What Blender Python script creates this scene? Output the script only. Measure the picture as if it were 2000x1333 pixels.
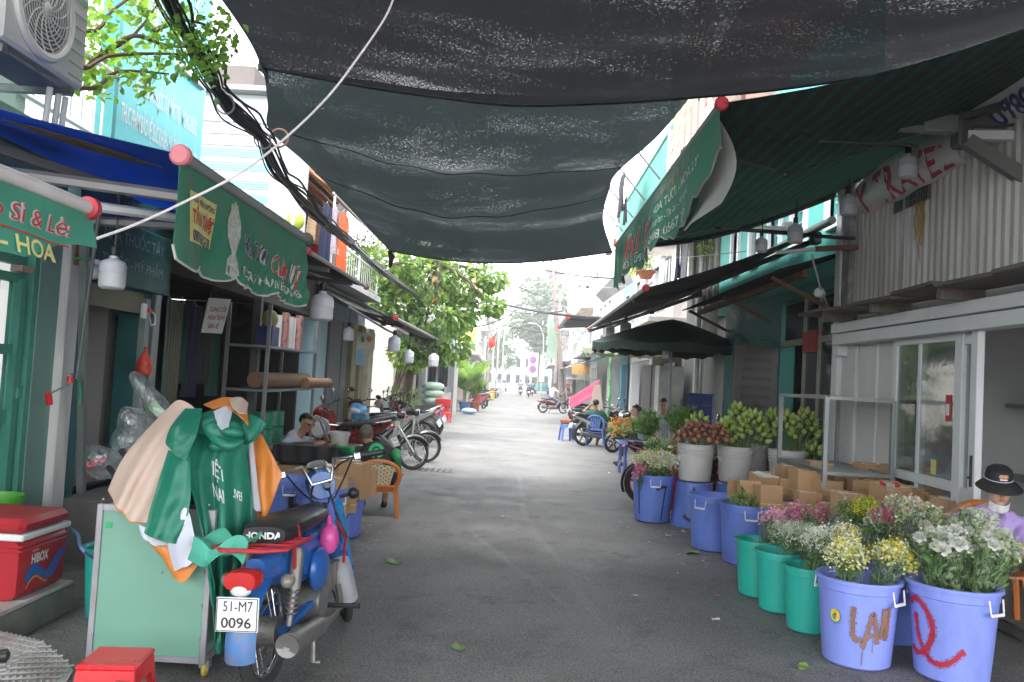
import bpy,math,random
import numpy as np
from mathutils import Vector,Matrix,Euler
random.seed(7)
HAZE=0.0024
PI=math.pi
rad=math.radians
SC=bpy.context.scene
COL=SC.collection
for _o in list(bpy.data.objects):
 bpy.data.objects.remove(_o)
 # camera
CAM_H=1.6
ROLL,PITCH,YAW=rad(3.2),rad(2.69),rad(0.5)
FPX=1600.0
FWD=Vector((-math.sin(YAW)*math.cos(PITCH),math.cos(YAW)*math.cos(PITCH),math.sin(PITCH)))
_r0=Vector((math.cos(YAW),math.sin(YAW),0))
_u0=_r0.cross(FWD)
RIGHT=_r0*math.cos(ROLL)+_u0*math.sin(ROLL)
UP=_u0*math.cos(ROLL)-_r0*math.sin(ROLL)
CAM=Vector((0,0,CAM_H))
cam_d=bpy.data.cameras.new('camera')
cam_d.sensor_width=36.0
cam_d.lens=36.0*FPX/2000.0
cam_d.clip_start=0.05
cam_d.clip_end=2000
cam=bpy.data.objects.new('camera',cam_d)
COL.objects.link(cam)
_m=Matrix((RIGHT,UP,-FWD)).transposed().to_4x4()
_m.translation=CAM
cam.matrix_world=_m
SC.camera=cam
# sky, sun, exposure
SUN_EL,SUN_AZ=rad(76),rad(185)
world=bpy.data.worlds.new('World')
SC.world=world
world.use_nodes=True
_nt=world.node_tree
_sky=_nt.nodes.new('ShaderNodeTexSky')
_sky.sky_type='NISHITA'
_sky.sun_disc=False
_sky.sun_elevation=SUN_EL
_sky.sun_rotation=SUN_AZ
_sky.air_density=1.0
_sky.dust_density=1.5
_sky.ozone_density=0.6
_hs=_nt.nodes.new('ShaderNodeHueSaturation')
_hs.inputs['Saturation'].default_value=0.16
_bg=_nt.nodes['Background']
_bg.inputs['Strength'].default_value=0.15
_nt.links.new(_sky.outputs[0],_hs.inputs['Color'])
_nt.links.new(_hs.outputs[0],_bg.inputs['Color'])
sun_d=bpy.data.lights.new('sun','SUN')
sun_d.energy=.55
sun_d.angle=rad(40)
sun_d.color=(1.0,0.96,0.9)
sun=bpy.data.objects.new('sun',sun_d)
COL.objects.link(sun)
_sd=Vector((math.sin(SUN_AZ)*math.cos(SUN_EL),math.cos(SUN_AZ)*math.cos(SUN_EL),math.sin(SUN_EL)))
sun.rotation_euler=_sd.to_track_quat('Z','Y').to_euler()
SC.view_settings.view_transform='Standard'
SC.view_settings.look='None'
SC.view_settings.exposure=3.05
SC.view_settings.gamma=1.0
SC.view_settings.use_curve_mapping=False
SC.cycles.use_denoising=True
SC.cycles.max_bounces=7
SC.cycles.diffuse_bounces=3
SC.cycles.glossy_bounces=3
SC.cycles.transmission_bounces=4
SC.cycles.transparent_max_bounces=14
SC.cycles.volume_bounces=0
SC.cycles.sample_clamp_indirect=6.0
SC.cycles.use_adaptive_sampling=True
SC.cycles.adaptive_threshold=0.015
def ray(px,py):
 return FWD*FPX+RIGHT*(px-1000)-UP*(py-666.5)
def GZ(px,py,z=0.0):
 d=ray(px,py);return CAM+d*((z-CAM_H)/d.z)
def GY(px,py,y):
 d=ray(px,py);return CAM+d*(y/d.y)
def GX(px,py,x):
 d=ray(px,py);return CAM+d*(x/d.x)
def V(*a):
 return Vector(a)
def lerp(a,b,t):
 return a+(b-a)*t
def rnd(a,b):
 return random.uniform(a,b)
ORD=['first','second','third','fourth','fifth','sixth','seventh','eighth','ninth','tenth','eleventh','twelfth','thirteenth','fourteenth','fifteenth']
class MB:
 def __init__(s):
  s.v=[];s.f=[];s.m=[];s.mi=0
 def add(s,vs,fs):
  o=len(s.v)
  s.v.extend([tuple(p)for p in vs])
  for f in fs:
   s.f.append(tuple(i+o for i in f));s.m.append(s.mi)
  return s
 def box(s,c,d,R=None,bev=0.0):
  x,y,z=d[0]/2,d[1]/2,d[2]/2
  if bev<=0:
   vs=[V(a*x,b*y,e*z)for a in(-1,1)for b in(-1,1)for e in(-1,1)]
   fs=[(0,1,3,2),(4,6,7,5),(0,4,5,1),(2,3,7,6),(0,2,6,4),(1,5,7,3)]
  else:
   b=min(bev,x*.95,y*.95,z*.95)
   vs=[];idx={}
   for i,a in enumerate((-1,1)):
    for j,e in enumerate((-1,1)):
     for k,g in enumerate((-1,1)):
      for ax in range(3):
       p=[a*(x-b),e*(y-b),g*(z-b)]
       p[ax]=(a*x,e*y,g*z)[ax]
       idx[(i,j,k,ax)]=len(vs);vs.append(Vector(p))
   fs=[]
   for ax in range(3):
    o1,o2=[q for q in range(3)if q!=ax]
    for sgn in(0,1):
     loop=[]
     for(p,q)in((0,0),(1,0),(1,1),(0,1)):
      key=[0,0,0];key[ax]=sgn;key[o1]=p;key[o2]=q
      loop.append(idx[(key[0],key[1],key[2],ax)])
     fs.append(tuple(loop))
   for ax in range(3):
    o1,o2=[q for q in range(3)if q!=ax]
    for p in(0,1):
     for q in(0,1):
      k0=[0,0,0];k0[ax]=0;k0[o1]=p;k0[o2]=q
      k1=list(k0);k1[ax]=1
      fs.append((idx[(*k0,o1)],idx[(*k1,o1)],idx[(*k1,o2)],idx[(*k0,o2)]))
   for i in(0,1):
    for j in(0,1):
     for k in(0,1):
      fs.append((idx[(i,j,k,0)],idx[(i,j,k,1)],idx[(i,j,k,2)]))
  if R is not None:
   vs=[R@p for p in vs]
  c=Vector(c)
  return s.add([p+c for p in vs],fs)
 def cyl(s,p0,p1,r0,r1=None,n=12,cap=True):
  return s.tube([p0,p1],[r0,r0 if r1 is None else r1],n,cap)
 def tube(s,pts,r,n=8,cap=True):
  pts=[Vector(p)for p in pts]
  k=len(pts)
  rs=r if isinstance(r,(list,tuple))else[r]*k
  vs=[];fs=[]
  t0=(pts[1]-pts[0]).normalized()
  nrm=t0.orthogonal().normalized()
  for i in range(k):
   a=pts[max(i-1,0)];b=pts[min(i+1,k-1)]
   t=(b-a)
   t=t.normalized()if t.length>1e-9 else t0
   nrm=(nrm-t*nrm.dot(t))
   nrm=nrm.normalized()if nrm.length>1e-6 else t.orthogonal().normalized()
   bi=t.cross(nrm)
   for j in range(n):
    w=2*PI*j/n
    vs.append(pts[i]+(nrm*math.cos(w)+bi*math.sin(w))*rs[i])
  for i in range(k-1):
   for j in range(n):
    j2=(j+1)%n
    fs.append((i*n+j,i*n+j2,(i+1)*n+j2,(i+1)*n+j))
  if cap:
   fs.append(tuple(range(n-1,-1,-1)))
   fs.append(tuple((k-1)*n+j for j in range(n)))
  return s.add(vs,fs)
 def lathe(s,prof,c=(0,0,0),n=24,R=None,wob=None):
  vs=[];fs=[];c=Vector(c)
  for(r,z)in prof:
   for j in range(n):
    w=2*PI*j/n
    rr=r*(wob(w,z)if wob else 1)
    p=V(rr*math.cos(w),rr*math.sin(w),z)
    if R is not None:p=R@p
    vs.append(p+c)
  k=len(prof)
  for i in range(k-1):
   for j in range(n):
    j2=(j+1)%n
    fs.append((i*n+j,i*n+j2,(i+1)*n+j2,(i+1)*n+j))
  if prof[0][0]>1e-5:fs.append(tuple(range(n-1,-1,-1)))
  if prof[-1][0]>1e-5:fs.append(tuple((k-1)*n+j for j in range(n)))
  return s.add(vs,fs)
 def ell(s,c,r,n=12,m=8,R=None):
  prof=[]
  c=Vector(c);vs=[];fs=[]
  if not isinstance(r,(tuple,list)):r=(r,r,r)
  for i in range(1,m):
   t=PI*i/m
   for j in range(n):
    w=2*PI*j/n
    p=V(r[0]*math.sin(t)*math.cos(w),r[1]*math.sin(t)*math.sin(w),-r[2]*math.cos(t))
    if R is not None:p=R@p
    vs.append(p+c)
  bt=V(0,0,-r[2]);tp=V(0,0,r[2])
  if R is not None:bt=R@bt;tp=R@tp
  vs.append(bt+c);vs.append(tp+c)
  for i in range(m-2):
   for j in range(n):
    j2=(j+1)%n
    fs.append((i*n+j,i*n+j2,(i+1)*n+j2,(i+1)*n+j))
  b=len(vs)-2
  for j in range(n):
   j2=(j+1)%n
   fs.append((b,j2,j));fs.append((b+1,(m-2)*n+j,(m-2)*n+j2))
  return s.add(vs,fs)
 def loft(s,secs,n=14,p=2.4,cap=True):
  """sections (centre, half width x, half height z) stacked along y, superellipse"""
  vs=[];fs=[]
  for(c,hx,hz)in secs:
   for j in range(n):
    w=2*PI*j/n
    cx,sx=math.cos(w),math.sin(w)
    vs.append(Vector(c)+V(hx*math.copysign(abs(cx)**(2/p),cx),0,hz*math.copysign(abs(sx)**(2/p),sx)))
  k=len(secs)
  for i in range(k-1):
   for j in range(n):
    j2=(j+1)%n
    fs.append((i*n+j,(i+1)*n+j,(i+1)*n+j2,i*n+j2))
  if cap:
   fs.append(tuple(range(n)));fs.append(tuple((k-1)*n+j for j in range(n-1,-1,-1)))
  return s.add(vs,fs)
 def grid(s,fn,nu,nv,th=0.0):
  """surface fn(u,v), u,v in 0..1; th>0 gives it thickness"""
  P=[[Vector(fn(i/nu,j/nv))for j in range(nv+1)]for i in range(nu+1)]
  W=nv+1
  vs=[p for row in P for p in row]
  fs=[(i*W+j,(i+1)*W+j,(i+1)*W+j+1,i*W+j+1)for i in range(nu)for j in range(nv)]
  if th>0:
   N=[]
   for i in range(nu+1):
    for j in range(nv+1):
     a=P[min(i+1,nu)][j]-P[max(i-1,0)][j]
     b=P[i][min(j+1,nv)]-P[i][max(j-1,0)]
     q=a.cross(b)
     N.append(q.normalized()if q.length>1e-9 else V(0,0,1))
   o=len(vs)
   vs+=[vs[k]-N[k]*th for k in range(o)]
   fs+=[tuple(o+i for i in reversed(f))for f in fs[:]]
   rim=[(i*W,(i+1)*W)for i in range(nu)]+[((i+1)*W+nv,i*W+nv)for i in range(nu)]
   rim+=[(j+1,j)for j in range(nv)]+[(nu*W+j,nu*W+j+1)for j in range(nv)]
   fs+=[(a,a+o,b+o,b)for a,b in rim]
  return s.add(vs,fs)
 def poly(s,pts,ext=None):
  pts=[Vector(p)for p in pts]
  n=len(pts)
  if ext is None:
   return s.add(pts,[tuple(range(n))])
  e=Vector(ext)
  fs=[tuple(range(n-1,-1,-1)),tuple(range(n,2*n))]
  fs+=[(i,(i+1)%n,n+(i+1)%n,n+i)for i in range(n)]
  return s.add(pts+[p+e for p in pts],fs)
 def torus(s,c,R0,r,axis='x',n=28,m=10,M=None):
  vs=[];fs=[];c=Vector(c)
  for i in range(n):
   a=2*PI*i/n
   for j in range(m):
    b=2*PI*j/m
    q=R0+r*math.cos(b)
    p=V(r*math.sin(b),q*math.cos(a),q*math.sin(a))
    if axis=='y':p=V(p.y,p.x,p.z)
    if axis=='z':p=V(p.y,p.z,p.x)
    if M is not None:p=M@p
    vs.append(p+c)
  for i in range(n):
   i2=(i+1)%n
   for j in range(m):
    j2=(j+1)%m
    fs.append((i*m+j,i2*m+j,i2*m+j2,i*m+j2))
  return s.add(vs,fs)
 def ribbon(s,pts,w,S):
  """strip of width w (in the units of S) along 2-D points, mapped by S(u, v)"""
  k=len(pts);vs=[]
  for i in range(k):
   a=Vector(pts[max(i-1,0)]);b=Vector(pts[min(i+1,k-1)])
   t=(b-a).normalized()
   q=V(-t.y,t.x)*(w[i]if isinstance(w,(list,tuple))else w)/2
   p=Vector(pts[i])
   vs+=[S(*(p+q)),S(*(p-q))]
  return s.add(vs,[(2*i,2*i+1,2*i+3,2*i+2)for i in range(k-1)])
 def xf(s,M):
  s.v=[tuple(M@Vector(p))for p in s.v];return s
 def mesh(s,name,mats=None,smooth=40):
  me=bpy.data.meshes.new(name)
  me.from_pydata(s.v,[],s.f)
  if mats is not None:
   for m in(mats if isinstance(mats,(list,tuple))else[mats]):
    me.materials.append(m)
  if any(s.m):
   me.polygons.foreach_set('material_index',s.m)
  if smooth:
   me.polygons.foreach_set('use_smooth',[True]*len(s.f))
   me.set_sharp_from_angle(angle=rad(smooth))
  me.update()
  return me
 def build(s,name,mats,parent=None,smooth=40,world=True,label=None):
  me=s.mesh(name,mats,smooth)
  return link(name,me,parent,world,label)
def link(name,me,parent=None,world=True,label=None):
 o=bpy.data.objects.new(name,me)
 COL.objects.link(o)
 if parent is not None:
  o.parent=parent
  if world and parent.parent is None:
   o.matrix_parent_inverse=MW[root_key(parent)].inverted()
 if label:o['label']=label
 return o
MW={}
def root_key(o):
 while o.parent is not None:o=o.parent
 return o.name
def tag(o,label,cat,group=None):
 o['label']=label;o['category']=cat
 if group:o['group']=group
 MW[o.name]=o.matrix_basis.copy()
 return o
def thing(name,label,cat,loc=(0,0,0),rz=0.0,group=None,R=None):
 o=bpy.data.objects.new(name,None)
 o.empty_display_size=0.1
 COL.objects.link(o)
 o.location=loc
 o.rotation_euler=(0,0,rz)if R is None else R
 o['label']=label;o['category']=cat
 if group:o['group']=group
 MW[o.name]=Matrix.LocRotScale(Vector(loc),Euler(o.rotation_euler),None)
 return o
def struct(o,kind='structure'):
 o['kind']=kind;return o
def single(name,mb,mats,label,cat,group=None,smooth=40):
 """a thing that is one mesh: its origin goes to the middle of its base"""
 vs=np.array(mb.v);c=V((vs[:,0].min()+vs[:,0].max())/2,(vs[:,1].min()+vs[:,1].max())/2,vs[:,2].min())
 mb.v=[(p[0]-c.x,p[1]-c.y,p[2]-c.z)for p in mb.v]
 o=mb.build(name,mats,None,smooth)
 o.location=c
 return tag(o,label,cat,group)
def dup(root,loc,rz=0.0,label=None,group=None,R=None):
 r=root.copy();COL.objects.link(r)
 r.location=loc;r.rotation_euler=(0,0,rz)if R is None else R
 if label:r['label']=label
 if group:r['group']=group
 for ch in root.children:
  c=ch.copy();COL.objects.link(c);c.parent=r
  for g in ch.children:
   d=g.copy();COL.objects.link(d);d.parent=c
 MW[r.name]=Matrix.LocRotScale(Vector(loc),Euler(r.rotation_euler),None)
 return r
MAT={}
def mat(name,col,rough=.6,var=.18,sc=5.,bump=0.,bsc=60.,metal=0.,dirt=0.,dcol=(.05,.042,.035),dsc=2.2,spec=.5,coat=0.,trans=0.,tcol=None,emis=0.,rvar=.12,stretch=None,holes=None):
 if name in MAT:return MAT[name]
 m=bpy.data.materials.new(name);m.use_nodes=True
 nt=m.node_tree;N=nt.nodes;L=nt.links
 b=N['Principled BSDF'];out=N['Material Output']
 tc=N.new('ShaderNodeTexCoord');src=tc.outputs['Object']
 oi=N.new('ShaderNodeObjectInfo')
 wv=N.new('ShaderNodeMath');wv.operation='MULTIPLY';wv.inputs[1].default_value=37.0
 L.new(oi.outputs['Random'],wv.inputs[0])
 if stretch:
  mp=N.new('ShaderNodeMapping');mp.inputs['Scale'].default_value=stretch
  L.new(src,mp.inputs['Vector']);src=mp.outputs[0]
 def noise(scale,det=5.,rg=.55):
  n=N.new('ShaderNodeTexNoise');n.noise_dimensions='4D'
  n.inputs['Scale'].default_value=scale;n.inputs['Detail'].default_value=det
  n.inputs['Roughness'].default_value=rg
  L.new(src,n.inputs['Vector']);L.new(wv.outputs[0],n.inputs['W'])
  return n.outputs['Fac']
 def ramp(f,a,b_,lo,hi):
  r=N.new('ShaderNodeMapRange');r.inputs[1].default_value=a;r.inputs[2].default_value=b_
  r.inputs[3].default_value=lo;r.inputs[4].default_value=hi
  L.new(f,r.inputs[0]);return r.outputs[0]
 n1=noise(sc)
 c4=(*col,1)
 hs=N.new('ShaderNodeHueSaturation');hs.inputs['Color'].default_value=c4
 L.new(ramp(n1,.25,.75,1-var,1+var),hs.inputs['Value'])
 cout=hs.outputs[0]
 if dirt>0:
  n2=noise(dsc,8.,.62)
  mx=N.new('ShaderNodeMix');mx.data_type='RGBA'
  L.new(ramp(n2,.62-.3*dirt,.78,0,min(1,dirt*1.3)),mx.inputs[0])
  L.new(cout,mx.inputs[6]);mx.inputs[7].default_value=(*dcol,1)
  cout=mx.outputs[2]
 L.new(cout,b.inputs['Base Color'])
 L.new(ramp(n1,.3,.7,max(.02,rough-rvar),min(1,rough+rvar)),b.inputs['Roughness'])
 b.inputs['Metallic'].default_value=metal
 b.inputs['Specular IOR Level'].default_value=spec
 b.inputs['Coat Weight'].default_value=coat
 if coat:b.inputs['Coat Roughness'].default_value=.08
 if emis:
  b.inputs['Emission Color'].default_value=c4;b.inputs['Emission Strength'].default_value=emis
 if bump>0:
  bp=N.new('ShaderNodeBump');bp.inputs['Strength'].default_value=bump;bp.inputs['Distance'].default_value=.01
  L.new(noise(bsc,4.),bp.inputs['Height']);L.new(bp.outputs[0],b.inputs['Normal'])
 sh=b.outputs[0]
 if trans>0:
  t=N.new('ShaderNodeBsdfTranslucent')
  if tcol:t.inputs[0].default_value=(*tcol,1)
  else:L.new(cout,t.inputs[0])
  ms=N.new('ShaderNodeMixShader');ms.inputs[0].default_value=trans
  L.new(sh,ms.inputs[1]);L.new(t.outputs[0],ms.inputs[2]);sh=ms.outputs[0]
 if holes:
  hsc,a,b_=holes
  tr=N.new('ShaderNodeBsdfTransparent');ms=N.new('ShaderNodeMixShader')
  L.new(ramp(noise(hsc,3.),a,b_,0,1),ms.inputs[0])
  L.new(sh,ms.inputs[1]);L.new(tr.outputs[0],ms.inputs[2]);sh=ms.outputs[0]
 L.new(sh,out.inputs['Surface'])
 MAT[name]=m
 return m
def clear_mat(name,tint=(.9,.93,.95),gloss=.22,rough=.12,cloud=.06,wrinkle=.9):
 """thin clear plastic film: mostly see-through with wrinkled highlights"""
 if name in MAT:return MAT[name]
 m=bpy.data.materials.new(name);m.use_nodes=True
 nt=m.node_tree;N=nt.nodes;L=nt.links
 N.remove(N['Principled BSDF']);out=N['Material Output']
 tr=N.new('ShaderNodeBsdfTransparent');tr.inputs[0].default_value=(*tint,1)
 gl=N.new('ShaderNodeBsdfGlossy');gl.inputs['Roughness'].default_value=rough
 df=N.new('ShaderNodeBsdfTranslucent');df.inputs[0].default_value=(.8,.82,.84,1)
 tc=N.new('ShaderNodeTexCoord');n=N.new('ShaderNodeTexNoise');n.inputs['Scale'].default_value=14
 n.inputs['Detail'].default_value=4;n.inputs['Distortion'].default_value=1.2
 L.new(tc.outputs['Object'],n.inputs['Vector'])
 bp=N.new('ShaderNodeBump');bp.inputs['Strength'].default_value=wrinkle;bp.inputs['Distance'].default_value=.03
 L.new(n.outputs['Fac'],bp.inputs['Height']);L.new(bp.outputs[0],gl.inputs['Normal'])
 fr=N.new('ShaderNodeLayerWeight');fr.inputs['Blend'].default_value=.35
 L.new(bp.outputs[0],fr.inputs['Normal'])
 mr=N.new('ShaderNodeMapRange');mr.inputs[3].default_value=gloss*.35;mr.inputs[4].default_value=min(1,gloss*3)
 L.new(fr.outputs['Facing'],mr.inputs[0])
 m1=N.new('ShaderNodeMixShader');m1.inputs[0].default_value=cloud
 L.new(tr.outputs[0],m1.inputs[1]);L.new(df.outputs[0],m1.inputs[2])
 m2=N.new('ShaderNodeMixShader');L.new(mr.outputs[0],m2.inputs[0])
 L.new(m1.outputs[0],m2.inputs[1]);L.new(gl.outputs[0],m2.inputs[2])
 L.new(m2.outputs[0],out.inputs['Surface'])
 MAT[name]=m
 return m
_TXT={}
def text_pts(s,shear=0.0,bold=0.0,space=1.0):
 """outline of a string as (verts2d, faces, width) with capital height 1"""
 key=(s,shear,bold,space)
 if key in _TXT:return _TXT[key]
 cu=bpy.data.curves.new('t','FONT');cu.body=s;cu.size=1.0
 cu.shear=shear;cu.offset=bold;cu.space_character=space;cu.resolution_u=3
 ob=bpy.data.objects.new('t',cu)
 me=bpy.data.meshes.new_from_object(ob)
 vs=[(v.co.x/.73,v.co.y/.73)for v in me.vertices]
 fs=[tuple(p.vertices)for p in me.polygons]
 bpy.data.objects.remove(ob);bpy.data.curves.remove(cu);bpy.data.meshes.remove(me)
 w=max((p[0]for p in vs),default=0)
 _TXT[key]=(vs,fs,w)
 return _TXT[key]
def put_text(mb,s,S,u0,v0,h,w=None,shear=0.0,bold=0.0,slope=0.0):
 """lay a string on the surface S(u, v) (metres) from (u0, v0), capitals h high, fitted to width w"""
 vs,fs,tw=text_pts(s,shear,bold)
 if not vs:return
 kx=(w/tw)if w else h
 mb.add([S(u0+x*kx,v0+y*h+x*kx*slope)for x,y in vs],fs)
 # THE SETTING: ground
LX,RX=-3.4,3.75
def asphalt():
 m=bpy.data.materials.new('asphalt');m.use_nodes=True
 nt=m.node_tree;N=nt.nodes;L=nt.links;b=N['Principled BSDF']
 tc=N.new('ShaderNodeTexCoord');P=tc.outputs['Object']
 def noise(sc,det=6,rg=.6,src=None):
  n=N.new('ShaderNodeTexNoise');n.inputs['Scale'].default_value=sc;n.inputs['Detail'].default_value=det
  n.inputs['Roughness'].default_value=rg;L.new(src or P,n.inputs['Vector']);return n.outputs['Fac']
 def mr(f,a,b_,lo=0.,hi=1.):
  r=N.new('ShaderNodeMapRange');r.inputs[1].default_value=a;r.inputs[2].default_value=b_
  r.inputs[3].default_value=lo;r.inputs[4].default_value=hi;L.new(f,r.inputs[0]);return r.outputs[0]
 def math_(op,a,b_):
  q=N.new('ShaderNodeMath');q.operation=op
  for i,x in enumerate((a,b_)):
   if isinstance(x,(int,float)):q.inputs[i].default_value=x
   else:L.new(x,q.inputs[i])
  return q.outputs[0]
 def mixc(f,a,b_):
  q=N.new('ShaderNodeMix');q.data_type='RGBA';L.new(f,q.inputs[0])
  if isinstance(a,tuple):q.inputs[6].default_value=(*a,1)
  else:L.new(a,q.inputs[6])
  q.inputs[7].default_value=(*b_,1);return q.outputs[2]
 c=mixc(mr(noise(1.1,8,.65),.38,.64),(.118,.117,.114),(.205,.2,.193))
 c=mixc(mr(noise(.35,5),.55,.72),c,(.25,.243,.232))
 c=mixc(mr(noise(2.6,9,.72),.52,.68,0,.85),c,(.072,.072,.071));c=mixc(mr(noise(.8,7,.7),.6,.7,0,.6),c,(.05,.05,.052))
 c=mixc(mr(noise(75,3),.53,.66,0,.9),c,(.34,.335,.32))
 c=mixc(mr(noise(60,3),.56,.66,0,.85),c,(.035,.035,.036));c=mixc(mr(noise(11,7,.7),.57,.66,0,.55),c,(.24,.235,.225))
 for(x0,y0,x1,y1,w,amt)in TRACKS:
  d=Vector((x1-x0,y1-y0,0));ln=d.length;d.normalize();nn=V(-d.y,d.x,0)
  sub=N.new('ShaderNodeVectorMath');sub.operation='SUBTRACT';L.new(P,sub.inputs[0]);sub.inputs[1].default_value=(x0,y0,0)
  def dot(v_):
   q=N.new('ShaderNodeVectorMath');q.operation='DOT_PRODUCT';L.new(sub.outputs[0],q.inputs[0]);q.inputs[1].default_value=v_;return q.outputs['Value']
  across=math_('ABSOLUTE',math_('ADD',dot(nn),math_('MULTIPLY',math_('SUBTRACT',noise(.9,3),.5),.22)),0)
  al=dot(d)
  f=math_('MULTIPLY',mr(across,w*.25,w,1,0),math_('MULTIPLY',mr(al,0,.3),mr(al,ln-.3,ln,1,0)))
  f=math_('MULTIPLY',f,mr(noise(55,4,.7),.42,.62,0,amt))
  c=mixc(f,c,(.42,.41,.4))
 L.new(c,b.inputs['Base Color'])
 L.new(mr(noise(2.2,6),.3,.7,.55,.92),b.inputs['Roughness'])
 bp=N.new('ShaderNodeBump');bp.inputs['Strength'].default_value=.8;bp.inputs['Distance'].default_value=.008
 L.new(noise(80,4),bp.inputs['Height']);L.new(bp.outputs[0],b.inputs['Normal'])
 return m
_t=lambda a,b_,w,k:(GZ(*a).x,GZ(*a).y,GZ(*b_).x,GZ(*b_).y,w,k)
TRACKS=[_t((915,1035),(1110,1190),.05,.3),_t((1012,925),(1030,1020),.05,.3),_t((1028,1010),(1110,1120),.05,.22),_t((1105,1115),(1190,1240),.06,.16),_t((870,1000),(900,1070),.08,.16),_t((960,1190),(1010,1260),.1,.12)]
road=struct(MB().grid(lambda u,v:(-160+320*u,-30+430*v,0),8,8).build('road',asphalt()))
m_conc=mat('concrete',(.20,.19,.17),.85,.25,3,.35,40,dirt=.7,dcol=(.045,.042,.036))
m_tile=mat('step tile',(.46,.43,.42),.5,.1,8,dirt=.45)
step=struct(MB().box((-3.05,3.55,.09),(.7,3.3,.18),bev=.01).box((-3.05,5.7,.03),(.7,1.0,.06)).build('step',m_conc))
for k in range(6):
 MB().box((-3.06+.012,2.15+.5*k+.25,.1925),(.72,.49,.025),bev=.004).build('tile',m_tile,step,world=False)
sill=struct(MB().box((-3.3,7.05,.26),(.5,1.75,.52),bev=.012).build('shop_threshold',m_conc))
right_floor=struct(MB().box((4.55,5.5,.045),(2.0,9.0,.09),bev=.01).build('pavement',mat('right pavement',(.17,.15,.13),.85,.25,3,.3,50,dirt=.6)))
# overhead shade nets
def net_mat(name,col,tcol,lo,hi,big=1.2,k=0.5):
 m=bpy.data.materials.new(name);m.use_nodes=True
 nt=m.node_tree;N=nt.nodes;L=nt.links;b=N['Principled BSDF'];out=N['Material Output']
 b.inputs['Base Color'].default_value=(*col,1);b.inputs['Roughness'].default_value=.75
 b.inputs['Specular IOR Level'].default_value=.25
 tc=N.new('ShaderNodeTexCoord')
 def noise(scale,det,st):
  mp=N.new('ShaderNodeMapping');mp.inputs['Scale'].default_value=st;L.new(tc.outputs['Object'],mp.inputs['Vector'])
  n=N.new('ShaderNodeTexNoise');n.inputs['Scale'].default_value=scale;n.inputs['Detail'].default_value=det
  L.new(mp.outputs[0],n.inputs['Vector']);return n.outputs['Fac']
 def mr(f,a,b_,lo_,hi_):
  r=N.new('ShaderNodeMapRange');r.inputs[1].default_value=a;r.inputs[2].default_value=b_
  r.inputs[3].default_value=lo_;r.inputs[4].default_value=hi_;L.new(f,r.inputs[0]);return r.outputs[0]
 fine=noise(70,2,(1,.6,1));lines=noise(150,1,(.1,1,1));large=noise(big,4,(.35,1.3,1))
 a=N.new('ShaderNodeMath');a.operation='ADD';L.new(mr(fine,.2,.8,-.5,.5),a.inputs[0]);L.new(mr(lines,.2,.8,-.28,.28),a.inputs[1])
 a2=N.new('ShaderNodeMath');a2.operation='ADD';L.new(a.outputs[0],a2.inputs[0]);L.new(mr(large,.3,.7,-k,k),a2.inputs[1])
 tl=N.new('ShaderNodeBsdfTranslucent');tl.inputs[0].default_value=(*tcol,1)
 ms=N.new('ShaderNodeMixShader');ms.inputs[0].default_value=.6
 L.new(b.outputs[0],ms.inputs[1]);L.new(tl.outputs[0],ms.inputs[2])
 tr=N.new('ShaderNodeBsdfTransparent');m2=N.new('ShaderNodeMixShader')
 L.new(mr(a2.outputs[0],lo,hi,.0015,.17),m2.inputs[0]);L.new(ms.outputs[0],m2.inputs[1]);L.new(tr.outputs[0],m2.inputs[2])
 L.new(m2.outputs[0],out.inputs['Surface'])
 return m
def curve_at(pts,t):
 k=(len(pts)-1)*min(max(t,0),1);i=min(int(k),len(pts)-2);f=k-i
 p0=pts[max(i-1,0)];p1=pts[i];p2=pts[i+1];p3=pts[min(i+2,len(pts)-1)]
 return .5*((2*p1)+(p2-p0)*f+(2*p0-5*p1+4*p2-p3)*f*f+(3*p1-p0-3*p2+p3)*f**3)
def coons(bot,top,left,right,extra=None):
 c00,c10,c01,c11=bot[0],bot[-1],top[0],top[-1]
 def S(u,v):
  p=(1-v)*curve_at(bot,u)+v*curve_at(top,u)+(1-u)*curve_at(left,v)+u*curve_at(right,v)
  p-=(1-u)*(1-v)*c00+u*(1-v)*c10+(1-u)*v*c01+u*v*c11
  if extra:p+=extra(u,v)
  return p
 return S
K=GY(512,133,7.9)
far1=[K,GY(700,168,7.8),GY(850,190,7.7),GY(1000,206,7.6),GY(1170,203,7.45),GY(1340,192,7.3),GY(1560,170,7.0),GY(1800,128,6.7),GY(2080,50,6.4)]
near1=[V(-3.0,-4,4.9),V(-1,-4,4.5),V(1.2,-4,4.3),V(3,-4,4.3),V(4.6,-4,4.4)]
left1=[V(-3.0,-4,4.9),V(-2.9,2,4.9),GY(425,-10,6.6),K]
right1=[V(4.6,-4,4.4),V(4.6,2,4.35),far1[-1]]
def wr1(u,v):
 e=math.sin(PI*u)*math.sin(PI*min(v*1.02,1))
 return V(0,0,.09*e*math.sin(9*v+3*u)+.05*e*math.sin(34*(v+.35*u))+.03*e*math.sin(23*v-9*u))
m_net1=net_mat('black shade net',(.008,.008,.0095),(.006,.0062,.007),.24,1.05,1.3,.42)
m_net2=net_mat('green black shade net',(.009,.012,.012),(.010,.0145,.0145),.24,1.15,1.3,.42)
t=thing('shade_net','wide black woven shade net stretched overhead across the near street','shade net',(0,2,0))
S1=coons(near1,far1,left1,right1,wr1)
MB().grid(S1,48,60).build('netting',m_net1,t)
MB().tube([S1(i/60,1)for i in range(61)],.014,6).build('hem',mat('net hem',(.012,.012,.014),.8),t)
MB().tube([K+V(-.02,0,.1),K,K+V(.04,0,-.05),K+V(.06,.02,-.16)],[.02,.05,.03,.008],6).build('knot',MAT['net hem'],t)
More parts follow.
